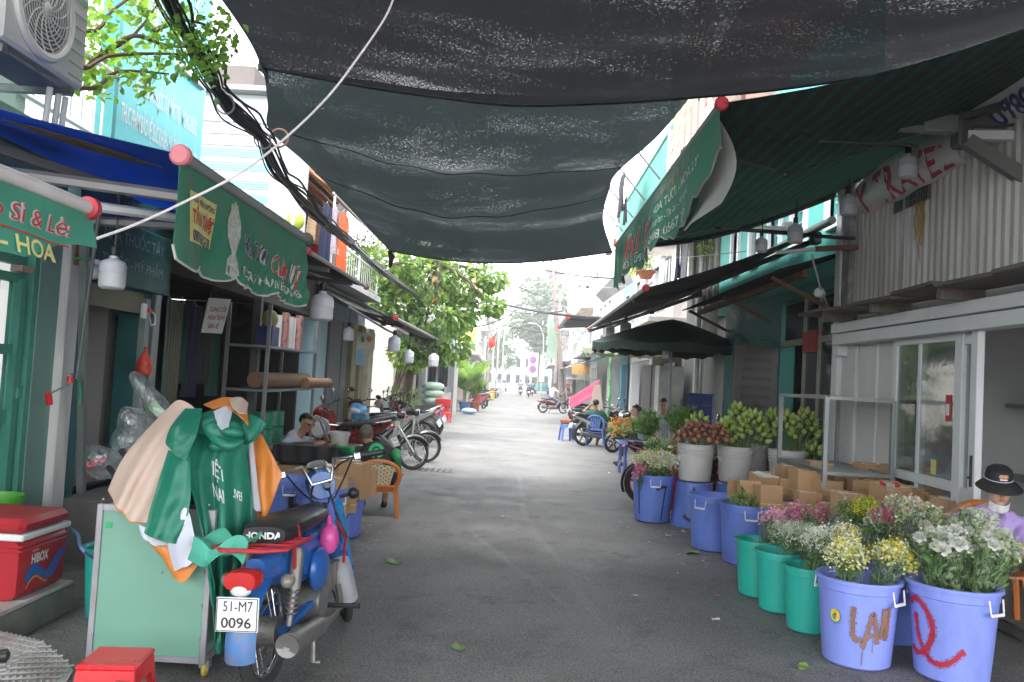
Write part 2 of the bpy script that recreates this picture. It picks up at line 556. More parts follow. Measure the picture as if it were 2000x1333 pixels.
nr=[K+V(0,.05,.02),GY(700,155,8.15),GY(850,176,8.1),GY(1000,186,8.1),GY(1170,190,8.0),GY(1350,188,7.9)]
fr=[GY(760,490,13.2),GY(860,507,13),GY(960,514,12.9),GY(1070,509,12.9),GY(1196,492,13.1)]
lf=[nr[0],GY(523,205,8.7),GY(527,255,9.2),GY(600,322,10.3),GY(678,402,11.7),fr[0]]
rt=[nr[-1],GY(1283,268,8.8),GY(1205,338,9.9),GY(1190,372,10.6),GY(1178,430,11.9),fr[-1]]
def wr2(u,v):
 e=math.sin(PI*u)*math.sin(PI*v)
 return V(0,0,.10*e*math.sin(2*PI*(v*2.8+.15*u))-.25*e+.02*e*math.sin(31*u+4*v))
t=thing('shade_net','dark green black shade net sagging over the middle of the street','shade net',(0,10.5,0))
S2=coons(nr,fr,lf,rt,wr2)
MB().grid(S2,44,48).build('netting',m_net2,t)
for vv in(.36,.64):MB().tube([S2(i/40,vv)+V(0,0,-.004)for i in range(41)],.006,5).build('seam',MAT['net hem'],t)
MB().tube([S2(i/40,1)for i in range(41)],.014,5).build('hem',MAT['net hem'],t)
MB().tube([fr[0],fr[0]+V(.05,0,-.1),fr[0]+V(.03,0,-.28)],[.03,.06,.02],6).build('knot',MAT['net hem'],t)
def rope(name,pts,r,m,label,cat='rope',n=6,group=None):
 return single(name,MB().tube(pts,r,n),m,label,cat,group)
m_rope=mat('grey rope',(.22,.2,.19),.8)
rope('tie_rope',[K,V(-3.3,8.2,4.95)],.008,m_rope,'rope tying the knotted net corner to the left house front')
rope('tie_rope',[GX(2080,50,4.05),V(4.2,6.1,4.5)],.008,m_rope,'rope holding the net above the white corrugated wall')
rope('tie_rope',[fr[-1],V(2.6,13.4,3.75),V(3.7,13.6,3.95)],.007,m_rope,'rope tying the far right net corner to the houses')
rope('tie_rope',[fr[0]+V(0,0,-.02),V(-3.35,13.4,3.9)],.007,m_rope,'rope tying the far left net corner beside the cables')
cp=[GY(190,466,2.75),GY(262,440,2.9),GY(350,400,3.05),GY(470,338,3.2),GY(560,268,3.4),GY(640,190,3.55),GY(700,112,3.65),GY(752,35,3.75),GY(775,-20,3.85),GY(800,-90,3.95)]
cs=[curve_at(cp,i/50)for i in range(51)]
rope('hanging_rope',cs,.005,mat('white cord',(.72,.66,.66),.5),'white twisted cord hanging diagonally from the net to the near green banner','rope')
# BUILDINGS
def wall_x(mb,X,th,y0,y1,z0,z1,holes=()):
 """wall in a plane X = const (its street face at X, body away from the street), with openings (ya, yb, za, zb)"""
 sg=-1 if X<0 else 1
 ys=sorted({y0,y1,*[h[0]for h in holes],*[h[1]for h in holes]})
 for a,b in zip(ys,ys[1:]):
  cuts=[(z0,z0)]+sorted((h[2],h[3])for h in holes if h[0]<=a and h[1]>=b)+[(z1,z1)]
  for(q0,q1),(r0,r1)in zip(cuts,cuts[1:]):
   if r0-q1>1e-4:
    mb.box((X+sg*th/2,(a+b)/2,(q1+r0)/2),(th,b-a,r0-q1))
 return mb
def bx(mb,x0,x1,y0,y1,z0,z1,bev=0.0):
 return mb.box(((x0+x1)/2,(y0+y1)/2,(z0+z1)/2),(abs(x1-x0),abs(y1-y0),abs(z1-z0)),bev=bev)
def corr(mb,p,du,dv,pitch,amp,n=None,flat=.35):
 """corrugated sheet: origin p, along du (corrugation repeats along it), height dv"""
 du,dv=Vector(du),Vector(dv);L=du.length;nn=du.cross(dv).normalized()
 k=int(L/pitch)
 prof=[]
 for i in range(k):
  for f,a in((0,0),(flat*.5,0),(.5-.12,1),(.5+.12,1),(1-flat*.5,0)):
   prof.append(((i+f)/k,a*amp))
 prof.append((1,0))
 vs=[]
 for f,a in prof:
  vs+=[Vector(p)+du*f+nn*a,Vector(p)+du*f+nn*a+dv]
 mb.add(vs,[(2*i,2*i+2,2*i+3,2*i+1)for i in range(len(prof)-1)])
 return mb
m_mint=mat('mint wall paint',(.17,.31,.265),.75,.14,2.5,.15,30,dirt=.5,dcol=(.10,.13,.11),stretch=(1,1,.35))
m_gate=mat('green gate paint',(.06,.26,.19),.5,.12,5,.05,dirt=.25)
m_white=mat('white render',(.66,.65,.63),.75,.08,3,.1,30,dirt=.4,dcol=(.28,.26,.23),stretch=(1,1,.4))
m_teal=mat('dark teal paint',(.012,.10,.10),.5,.12,3,.06,dirt=.3)
m_steel=mat('galvanised steel',(.25,.265,.27),.45,.2,6,.05,30,metal=.75,dirt=.35,dcol=(.12,.1,.09))
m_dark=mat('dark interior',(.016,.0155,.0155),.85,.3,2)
m_room=mat('white room',(.36,.355,.34),.8,.1,2,dirt=.3,dcol=(.2,.18,.15))
m_wood=mat('brown wood',(.13,.065,.035),.6,.3,6,.2,30,dirt=.3,stretch=(1,6,6))
m_black=mat('black plastic',(.016,.016,.017),.45,.2,6)
m_alu=mat('white aluminium',(.60,.61,.62),.4,.06,5,dirt=.3,dcol=(.3,.29,.27))
m_navy=mat('navy cloth',(.012,.016,.04),.85,.25,5,.2,25)
m_red=mat('red plastic',(.62,.025,.03),.38,.1,5,dirt=.15)
m_glass=clear_mat('window glass',(.62,.68,.68),.16,.02,.03,.02)
m_darkglass=mat('dark window glass',(.03,.04,.045),.12,.2,2,spec=.7)
# - left, nearest: house with the green barred gate
b=thing('gate_house','mint green house with barred green gate, nearest on the left','building',(-3.6,4.2,0))
w=MB();wall_x(w,LX,.22,5.74,5.99,.06,3.2);wall_x(w,LX,.22,2.0,5.74,2.5,3.2)
w.build('wall',m_mint,b)
bx(MB(),-3.62,-3.34,5.99,6.17,.05,2.75,.01).build('pillar',m_white,b)
bx(MB(),-3.335,-3.325,6.03,6.12,2.27,2.46,.003).build('rusty_box',mat('rusty plate',(.25,.1,.05),.8,.4,12,.4),b,label='small rusted switch plate on the white pillar')
u=MB();wall_x(u,-3.75,.2,1.5,5.5,3.2,6.2);u.build('wall',mat('pale green upper wall',(.42,.52,.47),.8,.1,2,dirt=.4),b,label='pale greenish upper wall behind the air conditioner')
bx(MB(),-3.95,-3.6,5.42,5.72,3.1,6.0).build('pillar',MAT['pale green upper wall'],b)
g=MB();bx(g,-3.56,-3.5,2.3,5.72,.2,1.12).build('gate_panel',m_gate,b)
for z0,z1 in((1.12,1.2),(1.58,1.65),(2.08,2.14),(2.2,2.27),(2.44,2.5)):
 bx(MB(),-3.535,-3.47,2.3,5.72,z0,z1).build('gate_rail',m_gate,b)
for k in range(14):
 y=5.60-k*.165
 MB().cyl((-3.5,y,1.2),(-3.5,y,2.1),.011,n=6).build('gate_bar',m_gate,b)
 MB().cyl((-3.5,y,2.25),(-3.5,y,2.46),.011,n=6).build('gate_bar',m_gate,b)
bx(MB(),-3.53,-3.44,5.60,5.66,.2,2.1).build('gate_stile',m_gate,b)
bx(MB(),-3.54,-3.41,5.685,5.74,.2,2.5).build('gate_stile',m_gate,b)
bx(MB(),-3.46,-3.425,5.63,5.71,1.28,1.36,.004).build('hinge',m_gate,b)
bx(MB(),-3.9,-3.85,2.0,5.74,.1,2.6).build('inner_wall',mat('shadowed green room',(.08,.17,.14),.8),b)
bx(MB(),-3.46,-3.39,5.5,5.64,2.145,2.19,.004).build('lintel_lamp',mat('pale brick',(.4,.3,.24),.8),b)
r=thing('balcony_railing','white metal balcony railing beside the teal pharmacy sign','railing',(-3.6,6.2,3.3))
m_wmet=mat('white painted metal',(.72,.73,.73),.45,.06,5,dirt=.2,dcol=(.35,.3,.25))
MB().cyl((-3.6,5.6,4.02),(-3.6,6.95,4.02),.028,n=8).build('top_rail',m_wmet,r)
MB().cyl((-3.6,5.6,3.42),(-3.6,6.95,3.42),.02,n=8).build('bottom_rail',m_wmet,r)
for k in range(9):MB().cyl((-3.6,5.64+.16*k,3.42),(-3.6,5.64+.16*k,4.02),.011,n=6).build('baluster',m_wmet,r)
# - left: small teal shop with the open white room
b=thing('teal_shop','dark teal shop with an open doorway into a white room','building',(-3.6,7.0,0))
w=MB();wall_x(w,LX,.2,6.17,7.86,.5,3.3,[(6.3,7.3,.52,2.12)]);w.build('wall',m_teal,b)
bx(MB(),-3.405,-3.35,6.19,6.295,.5,2.14).build('door_frame',m_teal,b)
bx(MB(),-3.405,-3.35,7.29,7.38,.5,2.14).build('door_frame',mat('grey green frame',(.2,.26,.25),.5),b)
bx(MB(),-3.44,-3.38,6.3,7.29,2.0,2.18).build('lintel',mat('olive board',(.22,.22,.15),.7),b)
w=MB();bx(w,-5.2,-5.1,6.2,9.0,.3,2.6);bx(w,-5.1,-3.62,6.12,6.2,.3,2.6);bx(w,-5.1,-3.62,7.72,7.8,.3,2.6);bx(w,-5.2,-3.62,6.1,7.8,2.6,2.66);bx(w,-5.2,-3.6,6.1,7.8,.25,.3)
w.build('room',m_room,b)
bx(MB(),-4.5,-3.75,7.42,7.7,.3,2.5).build('partition',m_room,b)
s=MB()
for z in(1.28,1.86):s=bx(MB(),-4.95,-4.2,6.6,7.6,z,z+.025).build('shelf',m_wood,b)
bx(MB(),-4.3,-4.26,7.25,7.3,1.06,1.28).build('bracket',m_wood,b)
sg=MB();bx(sg,-3.39,-3.3,6.2,7.6,2.2,2.72,.006).build('sign_board',m_teal,b)
tx=MB();Sg=lambda u,v:V(-3.295,6.3+u,2.3+v)
put_text(tx,'NHÀ THUỐC TÂY',Sg,.05,.24,.1,1.1);put_text(tx,'THUỐC - MỸ PHẨM',Sg,.05,.04,.09,1.1)
tx.build('lettering',mat('faded letters',(.22,.34,.33),.7),b)
def small(name,mb,m,label,cat,group=None):return single(name,mb,m,label,cat,group)
tw=MB();tw.box((-4.4,7.1,1.33),(.2,.2,.05));tw.tube([(-4.4,7.1,1.35),(-4.4,7.1,1.46),(-4.4,7.1,1.6),(-4.4,7.1,1.78)],[.1,.055,.03,.012],4)
small('tower_figurine',tw,m_black,'dark tower shaped figurine on the lower wooden shelf','figurine')
f=MB().lathe([(.0,0),(.11,.01),(.1,.03),(.03,.05),(.02,.2)],(-4.45,7.1,1.885));f.ell((-4.45,7.1,2.14),(.05,.13,.1))
small('table_fan',f,m_black,'dark round table fan on the upper wooden shelf','fan')
small('steel_flask',MB().cyl((-4.3,6.78,1.885),(-4.3,6.78,2.12),.045,n=14),mat('bright steel',(.6,.6,.6),.2,metal=1),'shiny steel flask on the upper wooden shelf','flask')
for k in range(7):
 small('paper_packet',MB().box((-4.35+rnd(-.1,.1),6.72+.05*k,1.31+.02+.018*(k%3)),(.2,.1,.03),Euler((rnd(-.1,.1),rnd(-.1,.1),rnd(0,3))).to_matrix()),mat('packets %d'%(k%3),[(.5,.45,.4),(.45,.3,.3),(.4,.42,.46)][k%3],.6),'crumpled packet heaped on the lower shelf, %s from the doorway'%ORD[k],'packet','packets heaped on the shelf')
m_card=mat('cardboard',(.42,.25,.125),.8,.12,4,.08,60,dirt=.15,dcol=(.2,.12,.06))
m_cardw=mat('white carton lining',(.72,.71,.72),.7,.05,4)
small('carton',MB().box((-3.95,6.75,.84),(.4,.5,.26),Euler((0,0,.2)).to_matrix(),bev=.006),m_card,'brown carton sitting in the blue tub inside the doorway','carton')
small('carton',MB().box((-4.05,7.1,1.02),(.35,.45,.24),Euler((0,.1,-.15)).to_matrix(),bev=.006),m_card,'brown carton leaning behind the blue tub','carton')
small('paper_sheet',MB().grid(lambda u,v:(-3.85+.18*u,6.6+.24*v,1.02+.05*u+.02*math.sin(4*v)),3,4,.002),m_cardw,'white sheet of paper lying on the cartons in the doorway','paper')
# - left: teal pharmacy billboard
b=thing('billboard','bright turquoise billboard with slanted white lettering behind the tree','billboard',(-3.6,7.9,3.2))
m_turq=mat('turquoise sign',(.16,.62,.66),.5,.06,2,dirt=.12,dcol=(.1,.4,.44))
bx(MB(),-3.72,-3.6,6.96,8.86,3.1,5.7).build('panel',m_turq,b)
bx(MB(),-3.74,-3.585,6.9,6.96,3.1,5.7).build('edge_frame',mat('teal frame',(.05,.3,.3),.5),b)
tx=MB();Sb=lambda u,v:V(-3.595,6.96+u,v)
put_text(tx,'CHUYÊN BÁN THUỐC TÂY ĐẶC TRỊ - ĐÔNG DƯỢC',Sb,.28,4.02,.17,1.45,bold=.015)
put_text(tx,'THỰC PHẨM BẢO VỆ SỨC KHỎE - MỸ PHẨM - DƯỢC PHẨM',Sb,.1,3.68,.17,1.68,bold=.015)
put_text(tx,'NHÀ THUỐC',Sb,.2,4.75,.5,1.6,bold=.02)
tx.build('lettering',mat('white letters',(.8,.82,.82),.6),b)
bx(MB(),-3.8,-3.55,8.05,8.75,4.55,4.62).build('ledge',m_white,b)
# - left: dark flower shop
b=thing('flower_shop','dark open fronted flower shop behind the parked blue motorbike','building',(-3.6,9.6,0))
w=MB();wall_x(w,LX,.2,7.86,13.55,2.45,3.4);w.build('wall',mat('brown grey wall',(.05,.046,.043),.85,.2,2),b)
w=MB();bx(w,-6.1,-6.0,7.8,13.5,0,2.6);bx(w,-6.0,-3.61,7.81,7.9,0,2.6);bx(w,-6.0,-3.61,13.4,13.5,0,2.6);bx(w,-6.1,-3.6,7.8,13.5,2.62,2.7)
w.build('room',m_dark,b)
bx(MB(),-3.5,-3.36,7.5,7.62,.05,2.6,.01).build('post',m_steel,b)
bx(MB(),-3.52,-3.4,7.68,7.84,.05,2.6).build('post',mat('grey post',(.08,.09,.09),.6),b)
for k in range(7):bx(MB(),-3.5,-3.47,7.95+.065*k,8.0+.065*k,.6,2.2).build('shutter_slat',mat('olive slats',(.09,.085,.065),.7),b)
bx(MB(),-4.4,-4.36,9.0,9.7,.0,2.2).build('green_panel',mat('dark green cloth panel',(.01,.05,.035),.8),b)
bx(MB(),-3.46,-3.36,10.55,10.65,0,2.5).build('post',MAT['grey post'],b)
R=Euler((0,0,0)).to_matrix()
pb=thing('hanging_poster','white hand lettered poster hanging crooked in the dark shop','poster',(-3.3,8.75,1.8))
a0,a1,a2,a3=GX(392,650,-3.3),GX(432,652,-3.3),GX(450,585,-3.3),GX(407,582,-3.3)
MB().poly([a0,a1,a2,a3],(.01,0,0)).build('board',mat('poster white',(.5,.49,.47),.6),pb)
def quad_S(a,b_,c,d):
 return lambda u,v:lerp(lerp(a,b_,u),lerp(d,c,u),v)
tx=MB();q=quad_S(a0,a1,a2,a3);Sq=lambda u,v:q(u,v)+V(.014,0,0)
put_text(tx,'CUNG CẤP',Sq,.1,.62,.13,.8,bold=.03);put_text(tx,'HOA TƯƠI',Sq,.1,.38,.13,.8,bold=.03);put_text(tx,'GIÁ SỈ',Sq,.2,.14,.13,.5,bold=.03)
tx.build('lettering',mat('dark red ink',(.3,.02,.04),.6),pb)
tx=MB().tube([a3+V(0,.05,0),GX(420,545,-3.3)],.004,5).build('string',m_black,pb)
# - left: striped wall facing the camera, further houses
b=thing('striped_house','tall house with pale blue and white striped sheet side wall','building',(-4.6,11.6,0))
s0,s1=GY(385,300,11.2).x,GY(528,320,11.2).x
m_sw=mat('white sheet',(.74,.76,.77),.5,.05,3,dirt=.15,dcol=(.5,.48,.45));m_sb=mat('pale blue sheet',(.2,.52,.6),.5,.05,3)
bx(MB(),s0-2.5,s1,11.22,13.2,3.0,5.35).build('wall',m_sw,b)
for k in range(7):
 z=3.15+k*.22+.03*(k%2)
 corr(MB(),(s0-1.2,11.2,z),(0,0,.11),(s1-s0+1.2,0,0),.0275,.004).build('stripe',m_sb,b)
for z in(4.78,4.95,4.62):bx(MB(),s0-1.2,s1+.01,11.19,11.21,z,z+.012).build('seam',mat('grey seam',(.3,.29,.28),.7),b)
bx(MB(),s0-1.5,s1+.1,11.0,11.3,5.35,5.42).build('roof_edge',m_steel,b)
b=thing('balcony_house','house with orange striped balcony and tan awning behind the cables','building',(-4.2,14,0))
m_tan=mat('tan awning',(.45,.27,.14),.7,.1,4,.05,trans=.3);m_or=mat('orange slat',(.6,.16,.03),.55)
m_gold=mat('gold brown curtain',(.16,.11,.045),.7,.3,4,.1,stretch=(1,6,.3))
bx(MB(),-5.6,-3.7,13.6,19.5,0.0,3.3).build('wall',mat('grey blue wall',(.13,.165,.18),.7,.1,2,dirt=.4),b)
bx(MB(),-5.6,-4.3,12.4,19.5,3.3,6.2).build('upper_wall',mat('dim upper wall',(.13,.11,.10),.8),b)
MB().grid(lambda u,v:(-4.2+.03*math.sin(u*60),12.6+3.2*u,3.35+1.35*v),60,3).build('curtain',m_gold,b)
for k in range(12):bx(MB(),-4.12,-4.06,12.5,17.5,4.3+k*.14,4.36+k*.14).build('slat',m_or if k%2 else m_wood,b)
MB().grid(lambda u,v:V(-4.1+1.0*v,13.2+4.6*u,5.25-.75*v-.05*math.sin(PI*v)),20,6,.01).build('awning_sheet',m_tan,b)
for y in(13.3,15.6,17.6):MB().cyl((-3.15,y,3.2),(-3.15,y,4.5),.022,n=8).build('awning_post',m_wmet,b)
MB().cyl((-3.15,13.2,4.47),(-3.15,17.8,4.47),.02,n=8).build('awning_rail',m_wmet,b)
for z in(3.3,3.75):MB().cyl((-3.15,12.9,z),(-3.15,17.8,z),.018,n=8).build('railing_bar',m_wmet,b)
for k in range(25):MB().cyl((-3.15,12.95+.2*k,3.3),(-3.15,12.95+.2*k,3.75),.008,n=5).build('baluster',m_wmet,b)
bx(MB(),-4.4,-3.1,12.8,18.0,3.12,3.24).build('balcony_slab',m_white,b)
bx(MB(),-3.7,-3.42,13.58,14.55,0,2.55).build('blue_pillar',mat('light blue paint',(.38,.56,.64),.6,.06,3,dirt=.2),b)
bx(MB(),-3.72,-3.5,14.62,14.86,0,2.6).build('door_jamb',mat('cream paint',(.6,.55,.45),.6,dirt=.3),b)
for(y0,y1,m_,n_)in((14.9,15.9,mat('grey shutter',(.13,.145,.16),.6,.12,4),'shutter'),(16.0,16.5,MAT['grey shutter'],'shutter'),(17.0,17.5,mat('yellow grey door',(.3,.27,.17),.6,dirt=.3),'door'),(17.9,18.4,MAT['yellow grey door'],'door'),(18.9,19.5,MAT['cream paint'],'pillar')):
 bx(MB(),-3.7,-3.45,y0,y1,0,2.6,.01).build(n_,m_,b)
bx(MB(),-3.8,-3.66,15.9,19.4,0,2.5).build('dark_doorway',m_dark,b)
bx(MB(),-3.72,-3.3,13.6,16.6,2.55,2.8).build('lintel',mat('blue grey lintel',(.2,.28,.32),.6),b)
m_cl=[mat('navy washing',(.015,.02,.06),.85,.2,5,.2),mat('orange washing',(.75,.12,.03),.8,.1,5,.2),mat('patterned washing',(.45,.36,.42),.8,.5,30),mat('striped washing',(.42,.27,.16),.8,.6,8,stretch=(.2,.2,6)),mat('black washing',(.02,.02,.023),.85),mat('white washing',(.75,.75,.76),.8),mat('red washing',(.6,.03,.03),.8),mat('grey washing',(.2,.2,.23),.8)]
def garment(name,p,du,w,h,m,label,kind='shirt',group=None):
 """cloth hanging from a line at p, running along du"""
 du=Vector(du).normalized();nn=V(-du.y,du.x,0)
 o=thing(name,label,'clothing',p,0,group)
 def S(u,v):
  sw=1.0-.12*v if kind!='towel' else 1
  if kind=='shirt' and v<.3:sw=.75+.5*min(1,v/.12)if v<.12 else 1.25-(v-.12)*1.4
  return Vector(p)+du*((u-.5)*w*sw)+nn*(.03*math.sin(u*11+2*v)*(.3+v))+V(0,0,-h*v+(.04*abs(u-.5)*-2 if kind=='shirt' else 0))
 MB().grid(S,16,12,.006).build('fabric',m,o)
 MB().tube([Vector(p)+du*(-.2*w)+V(0,0,-.02),Vector(p)+V(0,0,.05),Vector(p)+du*(.2*w)+V(0,0,-.02)],.005,5).build('hanger',m_steel,o)
 return o
ly=lambda px,py,x:GX(px,py,x)
garment('hanging_towel',ly(620,412,-3.2),(0,1,0),.9,.5,m_cl[3],'brown and white striped towel hanging on the left balcony','towel')
garment('hanging_trousers',ly(640,400,-3.1),(0,1,0),.55,.95,m_cl[0],'navy blue trousers hanging on the left balcony','towel')
garment('hanging_shirt',ly(658,405,-3.1),(0,1,0),.5,.75,m_cl[2],'lilac patterned shirt hanging on the left balcony')
garment('hanging_shirt',ly(673,415,-3.05),(0,1,0),.6,1.0,m_cl[1],'orange red shirt hanging last on the left balcony')
garment('hanging_shirt',ly(622,455,-3.25),(0,1,0),.5,.5,m_cl[6],'small red top hanging low on the left balcony')
garment('hanging_trousers',ly(612,440,-3.3),(0,1,0),.45,.6,m_cl[4],'black trousers hanging behind the balcony post','towel')
bk=GX(577,432,-3.4)
o=thing('plastic_basin','yellow green basin on the balcony shelf above the green banner','basin',bk)
MB().ell((0,0,0),(.13,.13,.14)).build('bowl',mat('lime plastic',(.5,.6,.08),.4),o,world=False)
o=thing('balcony_shelf','small white wire shelf holding the basin on the balcony','shelf',bk+V(0,0,-.16))
for k in range(5):MB().cyl((-.1+.05*k,-.3,0),(-.1+.05*k,.3,0),.01,n=5).build('wire',m_wmet,o,world=False)
MB().box((0,-.15,.12),(.05,.04,.3)).build('bottle',m_wmet,o,world=False)
# - right, nearest: white corrugated workshop
b=thing('white_workshop','white building with corrugated upper wall and sliding glass doors','building',(3.9,6.5,0))
m_corr=mat('white corrugated sheet',(.54,.54,.525),.5,.1,2.5,.03,30,dirt=.6,dcol=(.24,.19,.13),stretch=(1,1,.14))
corr(MB(),(3.78,2.4,2.66),(0,7.1,0),(0,0,1.6),.115,-.022).build('corrugated_wall',m_corr,b)
for y in(8.05,6.85,5.6):bx(MB(),3.74,3.79,y,y+.05,2.66,4.26).build('cover_strip',m_corr,b)
bx(MB(),3.82,4.1,2.4,9.5,2.5,4.3).build('wall',m_white,b)
bx(MB(),3.68,3.86,9.5,9.66,.3,4.35,.008).build('corner_post',m_alu,b)
bx(MB(),3.7,3.9,9.3,9.49,2.6,4.3).build('corner_post',mat('mould stained post',(.3,.3,.29),.8,.3,8,.3,dirt=.95,dcol=(.03,.03,.028),dsc=6),b)
led=MB()
for k in range(9):
 y=2.6+k*.8
 MB().box((3.52,y+.39,2.55+rnd(-.015,.015)),(.42,.79,.03),Euler((rnd(-.03,.03),rnd(-.05,.05),rnd(-.03,.03))).to_matrix()).build('ledge_plank',mat('weathered timber',(.12,.1,.085),.85,.4,5,.3,30,dirt=.4,stretch=(6,1,6)),b)
for k in range(6):MB().box((3.56,2.9+k*1.25,2.49),(.38,.06,.1),Euler((0,0,rnd(-.1,.1))).to_matrix()).build('ledge_bracket',MAT['weathered timber'],b)
bx(MB(),3.58,3.75,2.4,9.45,2.33,2.44,.006).build('beam',m_alu,b)
bx(MB(),3.60,3.75,2.4,9.46,2.2,2.322,.006).build('beam',m_alu,b)
bx(MB(),3.64,3.76,9.36,9.5,2.08,2.2).build('beam_stop',m_alu,b)
for(y0,y1,x)in((9.12,9.5,3.74),(8.88,9.1,3.77),(8.62,8.86,3.76),(8.2,8.6,3.78)):
 bx(MB(),x,x+.1,y0,y1,.09,2.2,.008).build('wall_panel',mat('off white panel',(.56,.555,.54),.6,.05,3,dirt=.3,dcol=(.33,.31,.28),stretch=(1,1,.4)),b)
for(y0,y1,z0,z1,x)in((8.08,8.17,.09,2.2,3.72),(7.62,7.68,.09,2.2,3.73),(6.86,6.98,.09,2.2,3.7),(6.56,6.66,.09,2.2,3.66),(6.66,6.86,.09,.2,3.68)):
 bx(MB(),x,x+.06,y0,y1,z0,z1,.006).build('door_stile',m_alu,b)
for(y0,y1,z,h)in((6.98,8.08,.86,.09),(6.98,8.08,2.14,.06),(6.98,8.08,.1,.1),(6.66,6.86,.80,.12),(6.66,6.86,2.1,.09)):
 bx(MB(),3.715,3.765,y0,y1,z,z+h,.005).build('door_rail',m_alu,b)
for(y0,y1,z0,z1)in((7.68,8.08,.95,2.14),(6.98,7.62,.95,2.14),(7.68,8.08,.2,.86),(6.98,7.62,.2,.86),(6.66,6.86,.92,2.1),(6.66,6.86,.2,.8)):
 bx(MB(),3.738,3.744,y0,y1,z0,z1).build('glass_pane',m_glass,b)
bx(MB(),3.645,3.66,6.585,6.61,.95,1.2,.004).build('door_handle',m_black,b)
for z in(1.02,.7):MB().cyl((3.655,6.64,z),(3.668,6.64,z),.012,n=10).build('screw',m_black,b)
bx(MB(),3.73,3.735,7.08,7.16,1.45,1.68).build('door_sticker',mat('red sticker',(.5,.03,.04),.5),b)
bx(MB(),3.726,3.729,7.095,7.145,1.5,1.6).build('door_sticker',m_cardw,b)
bx(MB(),3.73,3.735,7.3,7.38,.97,1.1).build('door_sticker',mat('yellow sticker',(.55,.5,.2),.5),b)
w=MB();bx(w,6.4,6.5,2.0,9.4,.05,2.5);bx(w,3.85,6.5,2.0,9.4,2.5,2.6);bx(w,3.86,6.4,9.2,9.4,.05,2.5);bx(w,3.85,6.5,2.0,9.4,.04,.08)
w.build('room',mat('dim grey room',(.36,.37,.36),.8,.1,2),b)
bx(MB(),5.4,6.3,5.2,9.1,1.6,1.64).build('shelf',mat('grey shelf',(.2,.2,.2),.6),b)
bx(MB(),5.5,6.3,5.0,9.1,.8,.88).build('counter',MAT['grey shelf'],b)
for k in range(9):
 y=5.4+k*.42+rnd(-.05,.05);h=rnd(.1,.3)
 small('storage_box',MB().box((5.85,y,1.645+h/2),(.4,rnd(.2,.36),h),bev=.01),[m_black,m_navy,MAT['grey shelf'],m_card][k%4],'dim box on the shelf behind the glass doors, %s from the near end'%ORD[k],'box','boxes on the workshop shelf')
for k in range(6):
 y=6.2+k*.42;h=rnd(.12,.35)
 small('storage_jar',MB().lathe([(.0,0),(.1,.0),(.1,h),(.06,h+.03),(.06,h+.06),(0,h+.06)],(5.8,y,.885),12),[m_red,m_white,m_black][k%3],'dim jar on the counter behind the glass doors, %s from the near end'%ORD[k],'jar','jars on the workshop counter')
v=thing('vent_grille','black wire vent grille in the white corrugated wall','vent',(3.75,7.95,3.5))
bx(MB(),3.742,3.75,7.6,8.3,3.5,3.8).build('backing',m_black,v)
for k in range(15):bx(MB(),3.735,3.741,7.6+.05*k,7.604+.05*k,3.5,3.8).build('wire',m_steel,v)
for k in range(7):bx(MB(),3.732,3.7345,7.6,8.3,3.5+.05*k,3.504+.05*k).build('wire',m_steel,v)
st=thing('fringe_stain','yellow dried foam streak running below the vent grille','stain',(3.74,7.75,3.0))
m_foam=mat('yellow foam',(.35,.24,.07),.8,.3,20,.5,30)
for k,y in enumerate((7.68,7.72,7.76,7.85)):
 MB().tube([(3.745,y+.02*math.sin(j*2+k),3.5-.07*j)for j in range(5+2*k%5)],[.012-.001*j for j in range(5+2*k%5)],5).build('drip',m_foam,st)
rb=thing('rolled_banner','white rolled vinyl banner with red letters sagging above the corrugated wall','banner',(3.55,7.5,3.6))
m_vin=mat('white vinyl',(.68,.67,.66),.35,.06,3,.1,8,dirt=.35,dcol=(.3,.28,.26),trans=.15)
def roll_S(y0,y1,zc,rr,xo):
 def S(u,v):
  y=y1-u;a=rad(70-165*v);e=(u/(y1-y0));bulge=rr*(.75+.35*math.sin(PI*min(1,e*1.1))+.05*math.sin(9*u))
  return V(xo-bulge*math.cos(a),y,zc+.06*math.sin(3*e)+bulge*1.25*math.sin(a))
 return S
R1=roll_S(6.86,9.0,3.8,.17,3.72)
MB().grid(lambda u,v:R1(u*2.14,v),24,12,.004).build('vinyl',m_vin,rb)
outw=lambda p,x,z:p+V(p.x-x,0,p.z-z).normalized()*.022
tx=MB();put_text(tx,'Y  TRAVEL',lambda u,v:outw(R1(.15+u,.95-v),3.72,3.8),.0,.1,.5,1.85,shear=.2,bold=.02)
tx.build('lettering',mat('faded red letters',(.42,.04,.06),.6,.3,4),rb)
R2=roll_S(3.0,6.75,4.02,.2,3.75)
MB().grid(lambda u,v:R2(u*3.75,v),30,12,.004).build('vinyl',m_vin,rb)
tx=MB();put_text(tx,'0789 686 868',lambda u,v:outw(R2(.35+u,.88-v),3.75,4.02),0,0,.3,1.6,bold=.02);tx.build('lettering',mat('navy ink',(.03,.05,.16),.6),rb)
tx=MB();put_text(tx,'GIAO HÀNG TẬN NƠI',lambda u,v:outw(R2(.05+u,.45-v),3.75,4.02),0,0,.22,2.0,bold=.02);tx.build('lettering',mat('pale blue ink',(.2,.36,.6),.6),rb)
